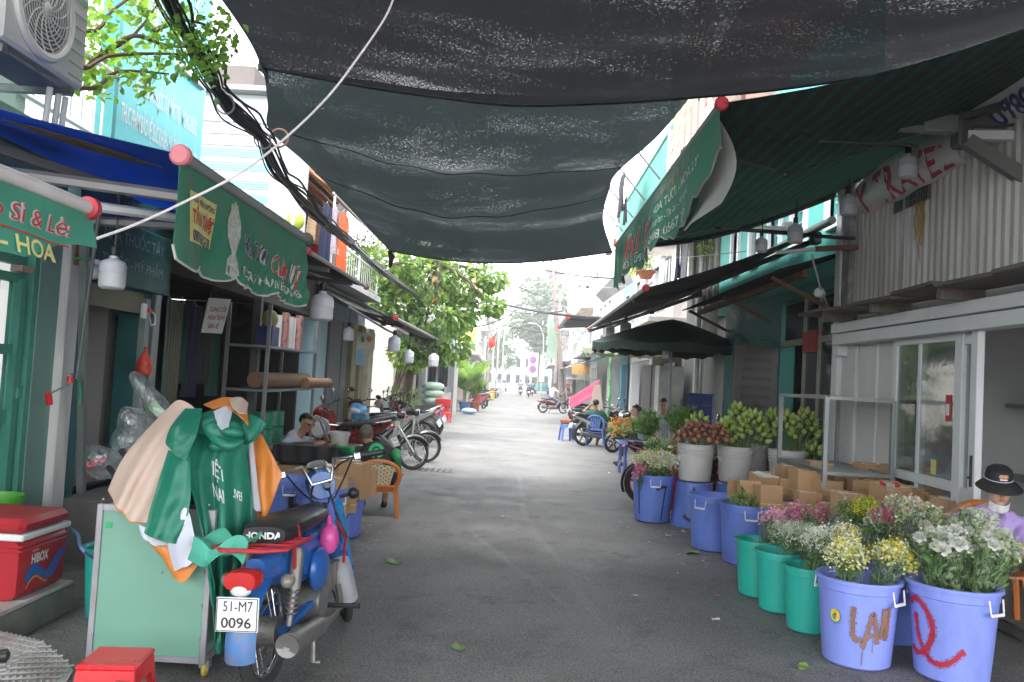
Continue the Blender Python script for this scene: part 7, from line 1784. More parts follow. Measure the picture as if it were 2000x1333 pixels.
single('low_table',MB().box((2.35,14.9,.58),(.9,.9,.04),bev=.01).cyl((1.98,14.55,0),(1.98,14.55,.57),.03).cyl((2.72,14.55,0),(2.72,14.55,.57),.03).cyl((1.98,15.25,0),(1.98,15.25,.57),.03).cyl((2.72,15.25,0),(2.72,15.25,.57),.03),m_bb,'low blue plastic table carrying the marigolds','table')
pg=MB().tube([(2.85,12.6,.62),(2.85,12.6,.7),(2.9,12.65,.9)],[.16,.2,.24],14);single('wrapped_bundle',pg.box((2.85,12.6,.3),(.3,.3,.6)),mat('grey violet wrap',(.2,.2,.28),.6,.2,8,.3),'grey violet paper wrapped bundle behind the lotus pails','bundle')
single('red_tray',MB().box((2.3,10.9,.8),(.5,.3,.1),bev=.03).box((2.3,10.9,.38),(.4,.25,.74)),m_red,'red tray on a stand behind the lotus pods','tray')
# PEOPLE
m_skin=mat('tan skin',(.36,.19,.12),.5,.08,8,spec=.35);m_skin2=mat('fair skin',(.52,.31,.22),.5,.06,8,spec=.35);m_hairb=mat('black hair',(.012,.011,.011),.5,.3,30,.4,90);m_hairg=mat('cropped grey hair',(.10,.09,.08),.8,.4,60,.4,120);m_lip=mat('lips',(.42,.12,.1),.45);m_eye=mat('dark eyes',(.02,.015,.012),.2)
def capsule(mb,a,b_,ra,rb,n=12):
 a,b_=Vector(a),Vector(b_);d=(b_-a);L_=max(d.length,1e-4);d=d/L_
 pts_,rs=[],[]
 for k in range(4):t_=PI/2*(1-k/3.5);pts_.append(a-d*ra*math.sin(t_));rs.append(max(ra*math.cos(t_),.0008))
 for k in range(5):pts_.append(lerp(a,b_,k/4));rs.append(lerp(ra,rb,k/4))
 for k in range(1,4):t_=PI/2*k/3.5;pts_.append(b_+d*rb*math.sin(t_));rs.append(max(rb*math.cos(t_),.0008))
 mb.tube(pts_,rs,n)
class Body:
 def __init__(s):s.p=[]
 def cap(s,m,a,b_,ra,rb=None):s.p.append((m,'c',Vector(a),Vector(b_),ra,ra if rb is None else rb))
 def ell(s,m,c,r,R=None):s.p.append((m,'e',Vector(c),r,R or Matrix.Identity(3),0))
 def build(s,o,mats,voxel=.009,world=True):
  mb=MB()
  for q in s.p:
   if q[1]=='c':capsule(mb,*q[2:6])
   else:mb.ell(q[2],q[3],18,12,q[4])
  me=mb.mesh('body',None,0);ob=bpy.data.objects.new('tmp',me);COL.objects.link(ob)
  md=ob.modifiers.new('r','REMESH');md.mode='VOXEL';md.voxel_size=voxel
  sm=ob.modifiers.new('s','SMOOTH');sm.factor=.5;sm.iterations=3
  dg=bpy.context.evaluated_depsgraph_get();nm=bpy.data.meshes.new_from_object(ob.evaluated_get(dg));bpy.data.objects.remove(ob)
  n=len(nm.polygons);C=np.zeros(n*3);nm.polygons.foreach_get('center',C);C=C.reshape(-1,3)
  best=np.full(n,1e9);idx=np.zeros(n,int)
  for q in s.p:
   if q[1]=='c':
    a=np.array(q[2]);d=np.array(q[3])-a;L2=max(d@d,1e-9);t_=np.clip(((C-a)@d)/L2,0,1)
    D_=np.linalg.norm(C-a-t_[:,None]*d,axis=1)-(q[4]+(q[5]-q[4])*t_)
   else:
    l_=(C-np.array(q[2]))@np.array(q[4]);D_=(np.linalg.norm(l_/np.array(q[3]),axis=1)-1)*min(q[3])
   k=D_<best;best[k]=D_[k];idx[k]=q[0]
  for m_ in mats:nm.materials.append(m_)
  nm.polygons.foreach_set('material_index',idx.astype(np.int32));nm.polygons.foreach_set('use_smooth',[True]*n);nm.update()
  return link('body',nm,o,world)
def ik(a,b_,l1,l2,pole):
 d=(b_-a);L_=min(d.length,(l1+l2)*.999);u=d.normalized();x=(L_*L_+l1*l1-l2*l2)/(2*L_);h_=math.sqrt(max(0,l1*l1-x*x))
 p=Vector(pole);p=(p-u*p.dot(u)).normalized()
 return a+u*x+p*h_,a+u*L_
def hand(B,w,d,sk,side,nrm,curl=.5,s_=1.0):
 """palm at wrist w pointing along d, nrm = out of the back of the hand"""
 d=Vector(d).normalized();n_=Vector(nrm);n_=(n_-d*n_.dot(d)).normalized();t_=d.cross(n_)*side
 R=Matrix((t_,d,n_)).transposed();B.ell(sk,w+d*.045*s_,(.038*s_,.05*s_,.017*s_),R)
 for k,(x,l_)in enumerate(((-.027,.062),(-.009,.074),(.009,.070),(.026,.055))):
  a=w+d*.085*s_+t_*x*s_;b_=a+(d*math.cos(curl*.6)-n_*math.sin(curl*.6))*l_*.5*s_;c=b_+(d*math.cos(curl*1.5)-n_*math.sin(curl*1.5))*l_*.5*s_
  B.cap(sk,a,b_,.0092*s_,.0085*s_);B.cap(sk,b_,c,.0085*s_,.0068*s_)
 a=w+d*.025*s_-t_*.03*s_;b_=a+(d*.6-t_*.7-n_*.25).normalized()*.04*s_;B.cap(sk,a,b_,.0115*s_,.010*s_);B.cap(sk,b_,b_+(d*.9-t_*.25-n_*.3).normalized()*.03*s_,.010*s_,.0078*s_)
def head(B,c,f,sk,lp,ey,s_=1.0,up_=(0,0,1)):
 f=Vector(f).normalized();u=Vector(up_);u=(u-f*u.dot(f)).normalized();r_=f.cross(u);R=Matrix((r_,f,u)).transposed()
 P=lambda x,y,z:c+R@V(x*s_,y*s_,z*s_);E=lambda m,p,rr:B.ell(m,P(*p),tuple(q*s_ for q in rr),R)
 E(sk,(0,-.012,.028),(.073,.09,.082));E(sk,(0,.02,-.035),(.06,.066,.07));E(sk,(0,.052,-.086),(.03,.025,.022))
 B.cap(sk,P(0,.084,.012),P(0,.108,-.022),.009*s_,.014*s_);E(sk,(0,.074,.03),(.05,.015,.012))
 for x in(-1,1):
  E(sk,(.074*x,-.008,-.005),(.012,.02,.03));E(sk,(.035*x,.06,-.02),(.026,.022,.022));E(ey,(.03*x,.083,.012),(.013,.006,.0055));E(ey,(.031*x,.083,.034),(.019,.005,.004));E(sk,(.012*x,.098,-.027),(.009,.009,.008))
 E(lp,(0,.088,-.052),(.02,.008,.006));E(lp,(0,.085,-.062),(.018,.008,.006))
 return R
def hair(o,c,R,m,s_=1.0,back=-.55,front=.25,world=True,th=1.08,bun=False):
 mb=MB();q=MB().ell((0,0,0),(.076*th*s_,.094*th*s_,.086*th*s_),24,18);keep=[]
 for f_ in q.f:
  p=sum((Vector(q.v[i])for i in f_),V(0,0,0))/len(f_)/(.09*s_)
  if p.z>back-max(0,p.y)*.0 and not(p.y>.05 and p.z<front+p.y*.35):keep.append(f_)
 vs=[c+R@(Vector(p)+V(0,-.012*s_,.03*s_))+V(rnd(-1,1),rnd(-1,1),rnd(-1,1))*.0015 for p in q.v]
 mb.add(vs,keep)
 if bun:mb.ell(c+R@V(0,-.1*s_,.03*s_),.045*s_,12,8)
 mb.build('hair',m,o,60,world)
def sitter(name,label,hip,face,torso,headc,headf,hands,mats,feet=None,voxel=.009,hairm=None,sleeve='short',wide=1.0,hb=-.55,hf=.25,bun=False,knee=None,up_=(0,0,1),curl=.5,pole=None):
 """mats: 0 skin 1 shirt 2 trousers 3 lips 4 eyes 5 shoes 6 second shirt colour"""
 hip=Vector(hip);f=Vector((*face,0)).normalized();r_=f.cross(V(0,0,1));o=thing(name,label,'person',(hip.x,hip.y,0));B=Body();torso=Vector(torso);headc=Vector(headc)
 nk=torso+(headc-torso)*.55;R0=Matrix((r_,f,V(0,0,1))).transposed()
 B.ell(2,hip,(.165*wide,.13,.12),R0);B.ell(1,lerp(hip,torso,.4),(.15*wide,.115,.16),R0);B.ell(1,lerp(hip,torso,.75),(.165*wide,.115,.17),R0)
 B.cap(1,torso+r_*.15*wide-V(0,0,.045),torso-r_*.15*wide-V(0,0,.045),.065,.065);B.cap(1,torso+V(0,0,-.02),torso+r_*.1,.06,.05);B.cap(1,torso+V(0,0,-.02),torso-r_*.1,.06,.05)
 B.cap(0,torso-V(0,0,.02),headc-V(0,0,.05),.052,.05)
 R=head(B,headc,headf,0,3,4,1.0,up_)
 for s_,h_ in zip((1,-1),hands):
  sh=torso+r_*.185*wide*s_-V(0,0,.05)
  if h_ is None:continue
  el,w=ik(sh,Vector(h_),.28,.25,pole if pole and s_>0 else r_*.6*s_-f*.4-V(0,0,.8))
  am=6 if len(mats)>6 else 1
  B.cap(am,sh,lerp(sh,el,.62),.062,.052);B.cap(am if sleeve=='long' else 0,lerp(sh,el,.55),el,.046,.04);B.cap(am if sleeve=='long' else 0,el,lerp(el,w,.85),.041,.032);B.cap(0,lerp(el,w,.8),w,.03,.026)
  hand(B,w,(w-el),0,s_,r_*s_*.8+V(0,0,.5),curl)
 for s_,ft in zip((1,-1),feet or()):
  hp=hip+r_*.09*s_;an=Vector(ft)+V(0,0,.08);kn,an=ik(hp,an,.42,.42,f+V(0,0,.8))
  B.cap(2,hp,kn,.085,.06);B.cap(2,kn,lerp(kn,an,.7),.058,.045);B.cap(0,lerp(kn,an,.6),an,.042,.035);B.cap(5,an+V(0,0,-.045)-f*.04,an+f*.15+V(0,0,-.05),.036,.032)
 B.build(o,mats,voxel)
 if hairm:hair(o,headc,R,hairm,back=hb,front=hf,bun=bun)
 return o,R,r_,f
m_shoe=mat('dark sandal',(.03,.025,.022),.6)
# - plastic chairs and stools
def tub_chair(label,loc,rz,m,mesh_m=None,group='plastic armchairs',sz=.9):
 o=thing('plastic_chair',label,'chair',loc,rz,group);o.scale=(.95,.92,sz);B_=lambda n_,mb,mm=None:mb.build(n_,mm or m,o,world=False)
 B_('seat',MB().grid(lambda u,v:V((u-.5)*.44,(v-.5)*.42,.42-.015*math.sin(PI*u)),6,6,.018))
 for x in(-1,1):
  for y in(-1,1):B_('leg',MB().tube([(.2*x,.18*y,.41),(.225*x,.215*y,.2),(.24*x,.235*y,0)],[.028,.024,.022],6))
  B_('arm',MB().tube([(.2*x,.19,.42),(.25*x,.2,.6),(.265*x,.05,.65),(.25*x,-.18,.68)],[.022,.024,.026,.026],8))
 hoop=[V(-.18,-.19,.42),V(-.23,-.21,.6),V(-.22,-.24,.76),V(-.12,-.27,.86),V(0,-.28,.885),V(.12,-.27,.86),V(.22,-.24,.76),V(.23,-.21,.6),V(.18,-.19,.42)]
 B_('back_frame',MB().tube([curve_at(hoop,i/32)for i in range(33)],.03,8));B_('back_rail',MB().tube([(-.19,-.2,.48),(.19,-.2,.48)],.028,6))
 S=lambda u,v:V((u-.5)*lerp(.26,.36,v)*1.0,-.205-.065*v,lerp(.5,.83,v)-.05*(abs(u-.5)*2)**2.5*v)
 if mesh_m:
  mb=MB();nu,nv=17,21
  for i in range(nu):
   for j in range(nv):
    if i%2 and j%2 and(i//2+j//2)%2==0:continue
    mb.add([S(i/nu,j/nv),S((i+1)/nu,j/nv),S((i+1)/nu,(j+1)/nv),S(i/nu,(j+1)/nv)],[(0,1,2,3)])
  B_('back_panel',mb,mesh_m)
 else:
  for k in range(5):B_('back_slat',MB().grid(lambda u,v:S(.1+.17*k+.12*u,v),2,8,.01))
m_ochair=mat('orange chair plastic',(.50,.15,.03),.4,.08,4,dirt=.12);m_crm=mat('cream mesh plastic',(.62,.52,.32),.5,.06);m_bchair=mat('blue chair plastic',(.14,.24,.62),.42,.08,4)
tub_chair('orange plastic armchair with cream perforated back in the street',(-1.49,9.28,0),rad(8),m_ochair,m_crm,sz=.71)
tub_chair('blue plastic armchair under the man in green',(2.12,21.35,0),rad(-12),m_bchair)
tub_chair('orange plastic chair behind the woman in the sun hat',(3.38,5.85,.09),rad(160),m_ochair)
def stool(label,loc,m,h=.3,w=.3,rz=0.,group='plastic stools'):
 o=thing('plastic_stool',label,'stool',loc,rz,group);a=w*.4;b_=w*.5
 MB().box((0,0,h-.012),(a*2+.02,a*2+.02,.024),bev=.01).build('top',m,o,world=False)
 for x in(-1,1):
  for y in(-1,1):MB().add([(a*x,a*y,h-.024),(a*x*.6,a*y,h-.024),(b_*x*.7,b_*y,0),(b_*x,b_*y,0),(a*x,a*y*.6,h-.024),(b_*x,b_*y*.7,0)],[(0,1,2,3),(0,3,5,4)]).build('leg',m,o,world=False)
 for k in range(4):
  R=Matrix.Rotation(k*PI/2,3,'Z');MB().poly([R@V(-a,-a-.004,h-.024),R@V(a,-a-.004,h-.024),R@V(a*1.06,-a*1.06-.004,h-.09),R@V(-a*1.06,-a*1.06-.004,h-.09)],R@V(0,.006,0)).build('skirt',m,o,world=False)
m_rst=mat('bright red stool plastic',(.68,.03,.04),.35,.06)
stool('red plastic stool before the mint cart, the rear of two',V(-1.73,3.74,0),m_rst,.26,.3,.1)
stool('red plastic stool at the bottom edge, the nearer of two',V(-1.5,3.36,0),m_rst,.25,.3,-.1)
stool('small red stool beside the green sacks, nearer the street',GZ(871,826)+V(0,.1,0),m_rst,.36,.34,.1);stool('small red stool beside the green sacks, nearer the wall',GZ(838,824)+V(0,.1,0),m_rst,.36,.34)
stool('blue plastic stool between the two small red stools',GZ(852,823)+V(0,.3,0),m_bchair,.42,.36)
stool('tall blue stool carrying a brown box beside the black motorbike',GZ(1106,862)+V(0,.1,0),m_bchair,.45,.38,.2)
p_=GZ(1106,862);single('brown_box',MB().box((p_.x-.03,p_.y+.1,.53),(.3,.3,.14),bev=.03),mat('brown woven box',(.25,.1,.05),.7,.4,25,.3),'brown woven box on the tall blue stool','box')
# - woman in the sun hat
wc=GY(1950,956,5.62);m_lil=mat('lilac polo shirt',(.42,.30,.62),.8,.06,5,.15,40);m_trn=mat('dark trousers',(.02,.022,.035),.8)
o,R,r_,f=sitter('person','person in a lilac polo shirt and black sun hat behind the white flowers',(wc.x+.02,wc.y+.16,.5),(-.3,-1),(wc.x+.01,wc.y+.08,wc.z-.19),wc,(-.22,-1,-.08),[GY(1918,1052,5.32),GY(1948,1058,5.36)],[m_skin2,m_lil,m_trn,m_lip,m_eye,m_shoe],[(wc.x-.42,wc.y-.12,.09),(wc.x-.3,wc.y-.28,.09)],.0075,m_hairb,wide=1.05,hb=-.75,hf=.4)
P=lambda x,y,z:wc+R@V(x,y,z)
ht=thing('sun_hat','black wide brimmed sun hat with an orange badge worn by the person in lilac','hat',P(0,0,.06));Rh=R@Matrix.Rotation(rad(-11),3,'X')
MB().lathe([(.083,-.01),(.085,.03),(.078,.075),(.05,.098),(0,.104)],P(0,-.01,.062),26,Rh).build('crown',mat('black hat cloth',(.014,.014,.016),.7,.2,8,.1),ht)
MB().lathe([(.082,.0),(.115,-.02),(.142,-.05),(.144,-.052),(.113,-.026),(.082,-.006)],P(0,.012,.066),30,Rh,lambda w_,z:1+.06*math.sin(w_)).build('brim',MAT['black hat cloth'],ht)
MB().torus(P(0,-.01,.075),.087,.0025,'z',30,5,Rh).build('piping',m_wmet,ht)
for x in(-.012,.012):MB().ell(P(x,.084,.098),(.017,.005,.014),10,8,Rh).build('badge',mat('orange badge',(.6,.28,.16),.6),ht)
MB().box(P(.0,.088,.078),(.045,.004,.009),Rh).build('badge',m_wmet,ht)
mk=thing('face_mask','white face mask pulled under the chin of the person in lilac','mask',P(0,.05,-.11))
MB().grid(lambda u,v:P(.066*math.sin((u-.5)*2.6),.02+.078*math.cos((u-.5)*2.6)-.022*v,-.072-.055*v-.022*math.cos((u-.5)*3.0)),14,6,.003).build('cloth',m_wmet,mk)
for s_ in(-1,1):MB().grid(lambda u,v:wc+V(0,0,-.135)+r_*(.02+.05*u)*s_+f*(.085-.05*u+.01*v)+V(0,0,-.01-.05*v*(1-.4*u)),6,4,.006).build('collar',m_lil,o)
cb_=thing('corn_cob','pale yellow wrapped flower bundle in the hands of the person in lilac','bundle',GY(1922,1040,5.28));MB().tube([GY(1902,1030,5.25),GY(1922,1038,5.26),GY(1940,1052,5.28)],[.02,.034,.02],10).build('wrap',mat('straw yellow',(.5,.42,.2),.7,.2,14,.3),cb_)
# - man with glasses at the table
gc=GY(598,826,10.3);m_gsh=mat('pale grey t shirt',(.36,.38,.42),.85,.06,5,.15,30)
o,R,r_,f=sitter('person','person with glasses in a pale grey t shirt bent over the dark table',(gc.x-.2,gc.y+.15,.47),(.85,-.4),(gc.x-.12,gc.y+.04,gc.z-.2),gc,(.85,-.5,-.42),[GY(612,872,10.0),GY(640,870,10.1)],[m_skin,m_gsh,m_trn,m_lip,m_eye,m_shoe],[(gc.x+.2,gc.y-.2,0),(gc.x+.15,gc.y+.2,0)],.010,m_hairb)
P=lambda x,y,z:gc+R@V(x,y,z);gs=thing('eyeglasses','black rimmed glasses on the person at the dark table','glasses',P(0,.1,0))
for s_ in(-1,1):MB().torus(P(.03*s_,.098,.01),.021,.003,'y',16,5,R).build('rim',m_black,gs);MB().tube([P(.05*s_,.095,.014),P(.078*s_,.0,.014)],.003,5).build('temple',m_black,gs)
# - man in the green and black jersey
jc=GY(715,850,9.62);m_jb=mat('black jersey',(.014,.014,.016),.75,.15,6,.15,40);m_jg=mat('green jersey',(.012,.26,.08),.75,.1,6,.15,40)
o,R,r_,f=sitter('person','person with cropped hair in a green and black jersey seen from behind',(GY(740,960,9.42).x,9.42,.4),(-.1,1),GY(733,876,9.52),jc,(-.1,1,-.15),[GY(780,922,9.45),GY(655,872,9.95)],[m_skin,m_jb,m_trn,m_lip,m_eye,m_shoe,m_jg],[(-1.5,9.85,0),(-1.75,9.8,0)],.010,m_hairg,'long',1.3,-.75,.1,curl=.7,pole=V(.25,-1,-.3))
def back_S(u,v):
 c=GY(734,880,9.4);c.y=9.5
 return c+r_*u-f*(.15-.9*u*u)+V(0,0,v)
lg=MB();ring=lambda r0,r1,a0,a1,n_=30:[lg.add([back_S(rr*math.cos(a),rr*math.sin(a))for a,rr in((lerp(a0,a1,k/n_),r1),(lerp(a0,a1,k/n_),r0),(lerp(a0,a1,(k+1)/n_),r0),(lerp(a0,a1,(k+1)/n_),r1))],[(0,1,2,3)])for k in range(n_)]
ring(.05,.088,-PI/2+.22,1.5*PI-.22);ring(.0,.032,0,2*PI);lg.build('emblem',mat('bright green print',(.02,.42,.14),.6),o);tx=MB();put_text(tx,'gojek',lambda u,v:back_S(u,v)-f*.004,-.085,-.15,.05,.17,bold=.02);tx.build('lettering',m_wmet,o)
# - others
h2=GY(1163,789,21.3);sitter('person','person in a dark green shirt sitting in the blue armchair',(2.12,21.3,.46),(.2,1),(h2.x+.02,h2.y,h2.z-.22),h2,(-.5,.8,-.1),[(2.4,21.5,.7),(1.98,21.6,1.05)],[m_skin,mat('dark green shirt',(.02,.12,.07),.85,.1,5),m_trn,m_lip,m_eye,m_shoe],[(2.2,21.8,0),(1.9,21.75,0)],.014,m_hairb,wide=1.15,hb=-.6,hf=.1)
h3=GY(1241,803,16.6);sitter('person','person in a grey shirt with tied hair behind the marigolds',(h3.x+.25,16.7,.47),(-1,-.1),(h3.x+.1,16.62,h3.z-.2),h3,(-1,-.15,-.1),[(h3.x-.3,16.4,.75),(h3.x-.25,16.75,.72)],[m_skin2,mat('grey shirt',(.42,.42,.45),.85),m_trn,m_lip,m_eye,m_shoe],[(h3.x-.2,16.5,0),(h3.x-.2,16.8,0)],.014,m_hairb,bun=True)
h4=GY(1296,790,16.0);sitter('person','person in a white patterned shirt crouching before the white cabinet',(h4.x+.05,16.2,.4),(-.3,-1),(h4.x+.02,16.08,h4.z-.2),h4,(-.3,-1,-.5),[(h4.x-.15,15.8,.6),(h4.x+.12,15.8,.6)],[m_skin,mat('white patterned shirt',(.4,.42,.46),.85,.5,30),m_trn,m_lip,m_eye,m_shoe],[(h4.x-.2,15.85,0),(h4.x+.15,15.85,0)],.016,m_hairb)
motorbike('dark motorbike ridden by the person in the white shirt',(1.92,41.8,0),rad(-62),dk,'cub',0,0,second=rd_,name='ridden_motorbike')
h5=GY(1083,752,41.8);m_wsh=mat('white shirt',(.72,.72,.71),.85)
sitter('person','person with grey hair in a white shirt riding a motorbike',(1.78,41.75,.8),(.88,.47),(h5.x-.02,41.78,h5.z-.22),h5,(.9,.3,-.2),[(2.35,41.9,1.03),(2.2,42.3,1.03)],[m_skin,m_wsh,mat('grey blue trousers',(.16,.17,.24),.8),m_lip,m_eye,m_shoe],[(2.0,41.55,.22),(1.9,42.05,.22)],.018,m_hairg)
h6=GY(1113,743,46);sitter('person','person in brown sitting by the far glass food cart',(h6.x,46,.6),(-.6,-1),(h6.x,46,h6.z-.22),h6,(-.7,-1,-.2),[(h6.x-.3,45.7,.7),(h6.x+.1,45.6,.7)],[m_skin,mat('brown shirt',(.14,.06,.05),.85),m_trn,m_lip,m_eye,m_shoe],[(h6.x-.2,45.6,0),(h6.x+.1,45.6,0)],.022,m_hairb)
for i,(px,y,mm,lb)in enumerate(((1017,84,mat('grey rider jacket',(.3,.32,.38),.8),'grey'),(1033,78,mat('violet rider jacket',(.2,.2,.34),.8),'violet'),(1040,86,mat('green rider jacket',(.03,.3,.14),.8),'green'))):
 p_=GY(px,755,y);motorbike('far motorbike ridden away by the person in a %s jacket'%lb,(p_.x,y,0),0,[gy,dk,dk][i],'scooter',0,0,name='ridden_motorbike',plate='')
 sitter('person','far person in a %s jacket riding away down the street'%lb,(p_.x,y-.15,.8),(0,1),(p_.x,y-.1,1.28),(p_.x,y-.06,1.5),(0,1,0),[(p_.x+.3,y+.25,1.0),(p_.x-.3,y+.25,1.0)],[m_skin,mm,m_trn,m_lip,m_eye,m_shoe],[(p_.x+.15,y+.1,.25),(p_.x-.15,y+.1,.25)],.026,m_hairb,'long')
 # COOLER, BIN, RAMP
random.seed(5)
m_cool=mat('cooler red plastic',(.40,.012,.022),.4,.1,3,.08,20,dirt=.35,dcol=(.16,.02,.02),dsc=5);o=thing('cooler_box','red cooler box with white band and lettering on the left step','cooler',(-3.03,4.86,.205))
KX,KX0,KY0,KY1,KZ=-2.72,-3.32,4.62,5.1,.205
MB().loft([(V((KX+KX0)/2,KY0,KZ+.17),.29,.168),(V((KX+KX0)/2,KY0+.03,KZ+.17),.3,.17),(V((KX+KX0)/2,KY1-.03,KZ+.17),.3,.17),(V((KX+KX0)/2,KY1,KZ+.17),.29,.168)],28,9).build('body',m_cool,o,30)
bx(MB(),KX0-.01,KX+.012,KY0-.012,KY1+.012,KZ+.335,KZ+.372,.008).build('white_band',m_wmet,o);bx(MB(),KX0-.005,KX+.006,KY0-.006,KY1+.006,KZ+.372,KZ+.455,.03).build('lid',m_cool,o)
for z in(.27,.295):bx(MB(),KX0,KX+.006,KY0-.005,KY1+.004,KZ+z,KZ+z+.012,.004).build('moulding',m_cool,o)
Sk=lambda u,v:V(KX+.006,KY0+u,KZ+v);tx=MB();put_text(tx,'HIBOX',Sk,.1,.19,.055,.17,bold=.03);put_text(tx,'THÙNG ĐÁ',Sk,.1,.255,.014,.07);tx.build('lettering',m_wmet,o)
wv=[(.06+.035*i,.1+.04*math.sin(i*.75)+.006*i)for i in range(12)];MB().ribbon(wv,[.06+.02*math.sin(i)for i in range(12)],Sk).build('blue_wave',mat('wave blue',(.03,.09,.35),.4),o);MB().ribbon([(u,v-.04)for u,v in wv[:7]],.012,lambda u,v:Sk(u,v)+V(.002,0,0)).build('orange_wave',mat('wave orange',(.6,.25,.04),.4),o)
tb=V(-2.44,5.12,0);bucket('water_bin','teal plastic bin between the cooler and the cart',tb,.16,.13,.44,m_bt,None,handles=False)
hs=[GX(134,1030,-2.8),GX(152,1045,-2.65),GX(162,1075,-2.5),V(tb.x-.02,tb.y,.3)];single('hose',MB().tube([curve_at(hs,i/16)for i in range(17)],.011,8),mat('blue hose',(.09,.16,.34),.35),'blue hose running from behind the cooler into the teal bin','hose')
rp=[GZ(-160,1225,.16),GZ(0,1237,.16),GZ(82,1257,.15),GZ(143,1308,.02),GZ(80,1420,.02),GZ(-160,1420,.1)];m_tread=mat('worn tread plate',(.5,.5,.48),.45,.3,5,metal=.5,dirt=.5,dcol=(.12,.1,.09))
o=thing('metal_ramp','worn diamond tread steel ramp at the bottom left','ramp',(-2.6,3.9,0));MB().poly([rp[0],rp[1],rp[2],GZ(-60,1360,.13),GZ(-160,1390,.13)],(0,0,-.008)).build('upper_plate',m_tread,o);MB().poly([rp[2],rp[3],rp[4],GZ(-60,1440,.03),GZ(-60,1360,.13)],(0,0,-.008)).build('lower_plate',m_tread,o)
td=MB()
for i in range(18):
 for j in range(10):
  p=lerp(rp[2],rp[3],(j+.5)/10.8)+(GZ(-60,1360,.13)-rp[2])*(i/18)*.98;td.box(p+V(0,0,.003),(.042,.012,.007),Matrix.Rotation(.8 if(i+j)%2 else-.8,3,'Z'))
  p=lerp(rp[1],rp[2],(i+.5)/18.8)+(GZ(-60,1360,.13)-rp[2])*(j/10)*.95;td.box(p+V(0,0,.003),(.042,.012,.007),Matrix.Rotation(.8 if(i+j)%2 else-.8,3,'Z'))
struct(td.build('tread',m_tread,o),'stuff')
single('rubber_handle',MB().tube([GZ(-40,1285,.2),GZ(14,1281,.2),GZ(18,1281,.2)],[.03,.03,.015],12),m_black,'black rubber handle end over the steel ramp','handle')
single('lime_basket',MB().lathe([(.0,0),(.12,0),(.15,.12),(.16,.12),(.14,0.02),(0,.02)],GY(-8,1003,5.35),16),mat('lime basket plastic',(.12,.5,.06),.4),'lime green basket at the left edge behind the cooler','basket')
# LEFT: rose buckets, table, shelf rack
for c,l_,a in((V(-1.67,7.35,0),'blue bucket of rose cartons behind the blue motorbike',.6),(V(-1.64,8.0,0),'blue bucket with black strokes beside the orange chair',1.0),(V(-2.08,7.75,0),'blue bucket hidden behind the motorbike handlebars',0)):
 b_=bucket('flower_bucket',l_,c,.24,.2,.56,m_bb,'blue flower buckets',hang=ang(c)+a);D([(.02,.45),(.03,.2),(.06,.3)],.05,tub_S(.24,.2,.56,ang(c)),m_spk,b_)
for i,(px,py,y,wp,hp,rz,lb)in enumerate(((652,968,7.35,52,66,.05,'tall strapped carton in the left rose bucket'),(692,938,7.9,46,62,-.3,'leaning carton in the left rose bucket'),(716,942,8.1,34,44,.1,'small carton beside the leaning one'),(640,925,8.0,60,30,.1,'white lined carton behind the tall strapped one'),(676,912,8.4,50,26,.2,'low white lined carton near the dark table'),(683,978,7.6,24,40,.1,'narrow strapped carton at the right of the left bucket'))):carton(px,py,y,wp,hp,rz,0,lb,strap='strapped' in lb)
t=thing('dark_table','table under a black cloth between the two seated people','table',(-2.4,10.0,0));ta,tb2=GY(535,885,9.8),GY(690,880,9.8)
MB().box(((ta.x+tb2.x)/2,10.1,.655),(tb2.x-ta.x,.7,.04),bev=.015).build('table_top',m_black,t);MB().grid(lambda u,v:V(lerp(ta.x,tb2.x,u),9.74+.012*math.sin(30*u),.68-.2*v),30,4,.005).build('cloth',mat('black table cloth',(.012,.012,.013),.7,.2),t)
for x in(ta.x+.05,tb2.x-.05):
 for y in(9.8,10.4):MB().cyl((x,y,0),(x,y,.64),.02,n=8).build('leg',m_steel,t)
for i,(px,py,l_)in enumerate(((560,925,'carton under the dark table, left'),(600,930,'carton under the dark table, middle'),(640,915,'carton under the dark table, right'))):c=GY(px,py,9.9);single('carton',MB().box((c.x,c.y,.22),(.26,.3,.44),bev=.005),m_card,l_,'carton')
single('white_pail',MB().lathe([(0,0),(.1,0),(.12,.16),(.13,.16),(.13,.2),(.11,.2),(.1,.02),(0,.02)],GY(662,876,10.15),18),m_bw,'small white pail on the dark table','pail')
sc_=thing('paper_cutter','steel handled cutter standing on the dark table','cutter',GY(640,870,10.1));MB().tube([GY(625,820,10.1),GY(642,862,10.1)],.018,6).build('arm',m_steel,sc_);MB().lathe([(0,0),(.13,0),(.13,.05),(0,.05)],GY(625,835,10.5),20,Matrix.Rotation(rad(90),3,'X')).build('wheel',m_steel,sc_);MB().lathe([(.02,0),(.09,0),(.09,.02),(.02,.02)],GY(622,838,10.38),20,Matrix.Rotation(rad(90),3,'X')).build('hub',m_bw,sc_)
s=thing('shop_shelf','steel shelf rack of florist supplies in the dark shop','shelf',(-3.2,11,0))
for x in(-3.05,-3.55):
 for y in(9.95,12.3):bx(MB(),x-.02,x+.02,y-.02,y+.02,0,2.35).build('post',m_steel,s)
for z in(.55,1.28,1.82):bx(MB(),-3.57,-3.03,9.93,12.32,z,z+.03).build('shelf_board',m_steel,s)
def rollp(name,p0,p1,r_,m_,l_,cat):single(name,MB().cyl(p0,p1,r_,n=18),m_,l_,cat)
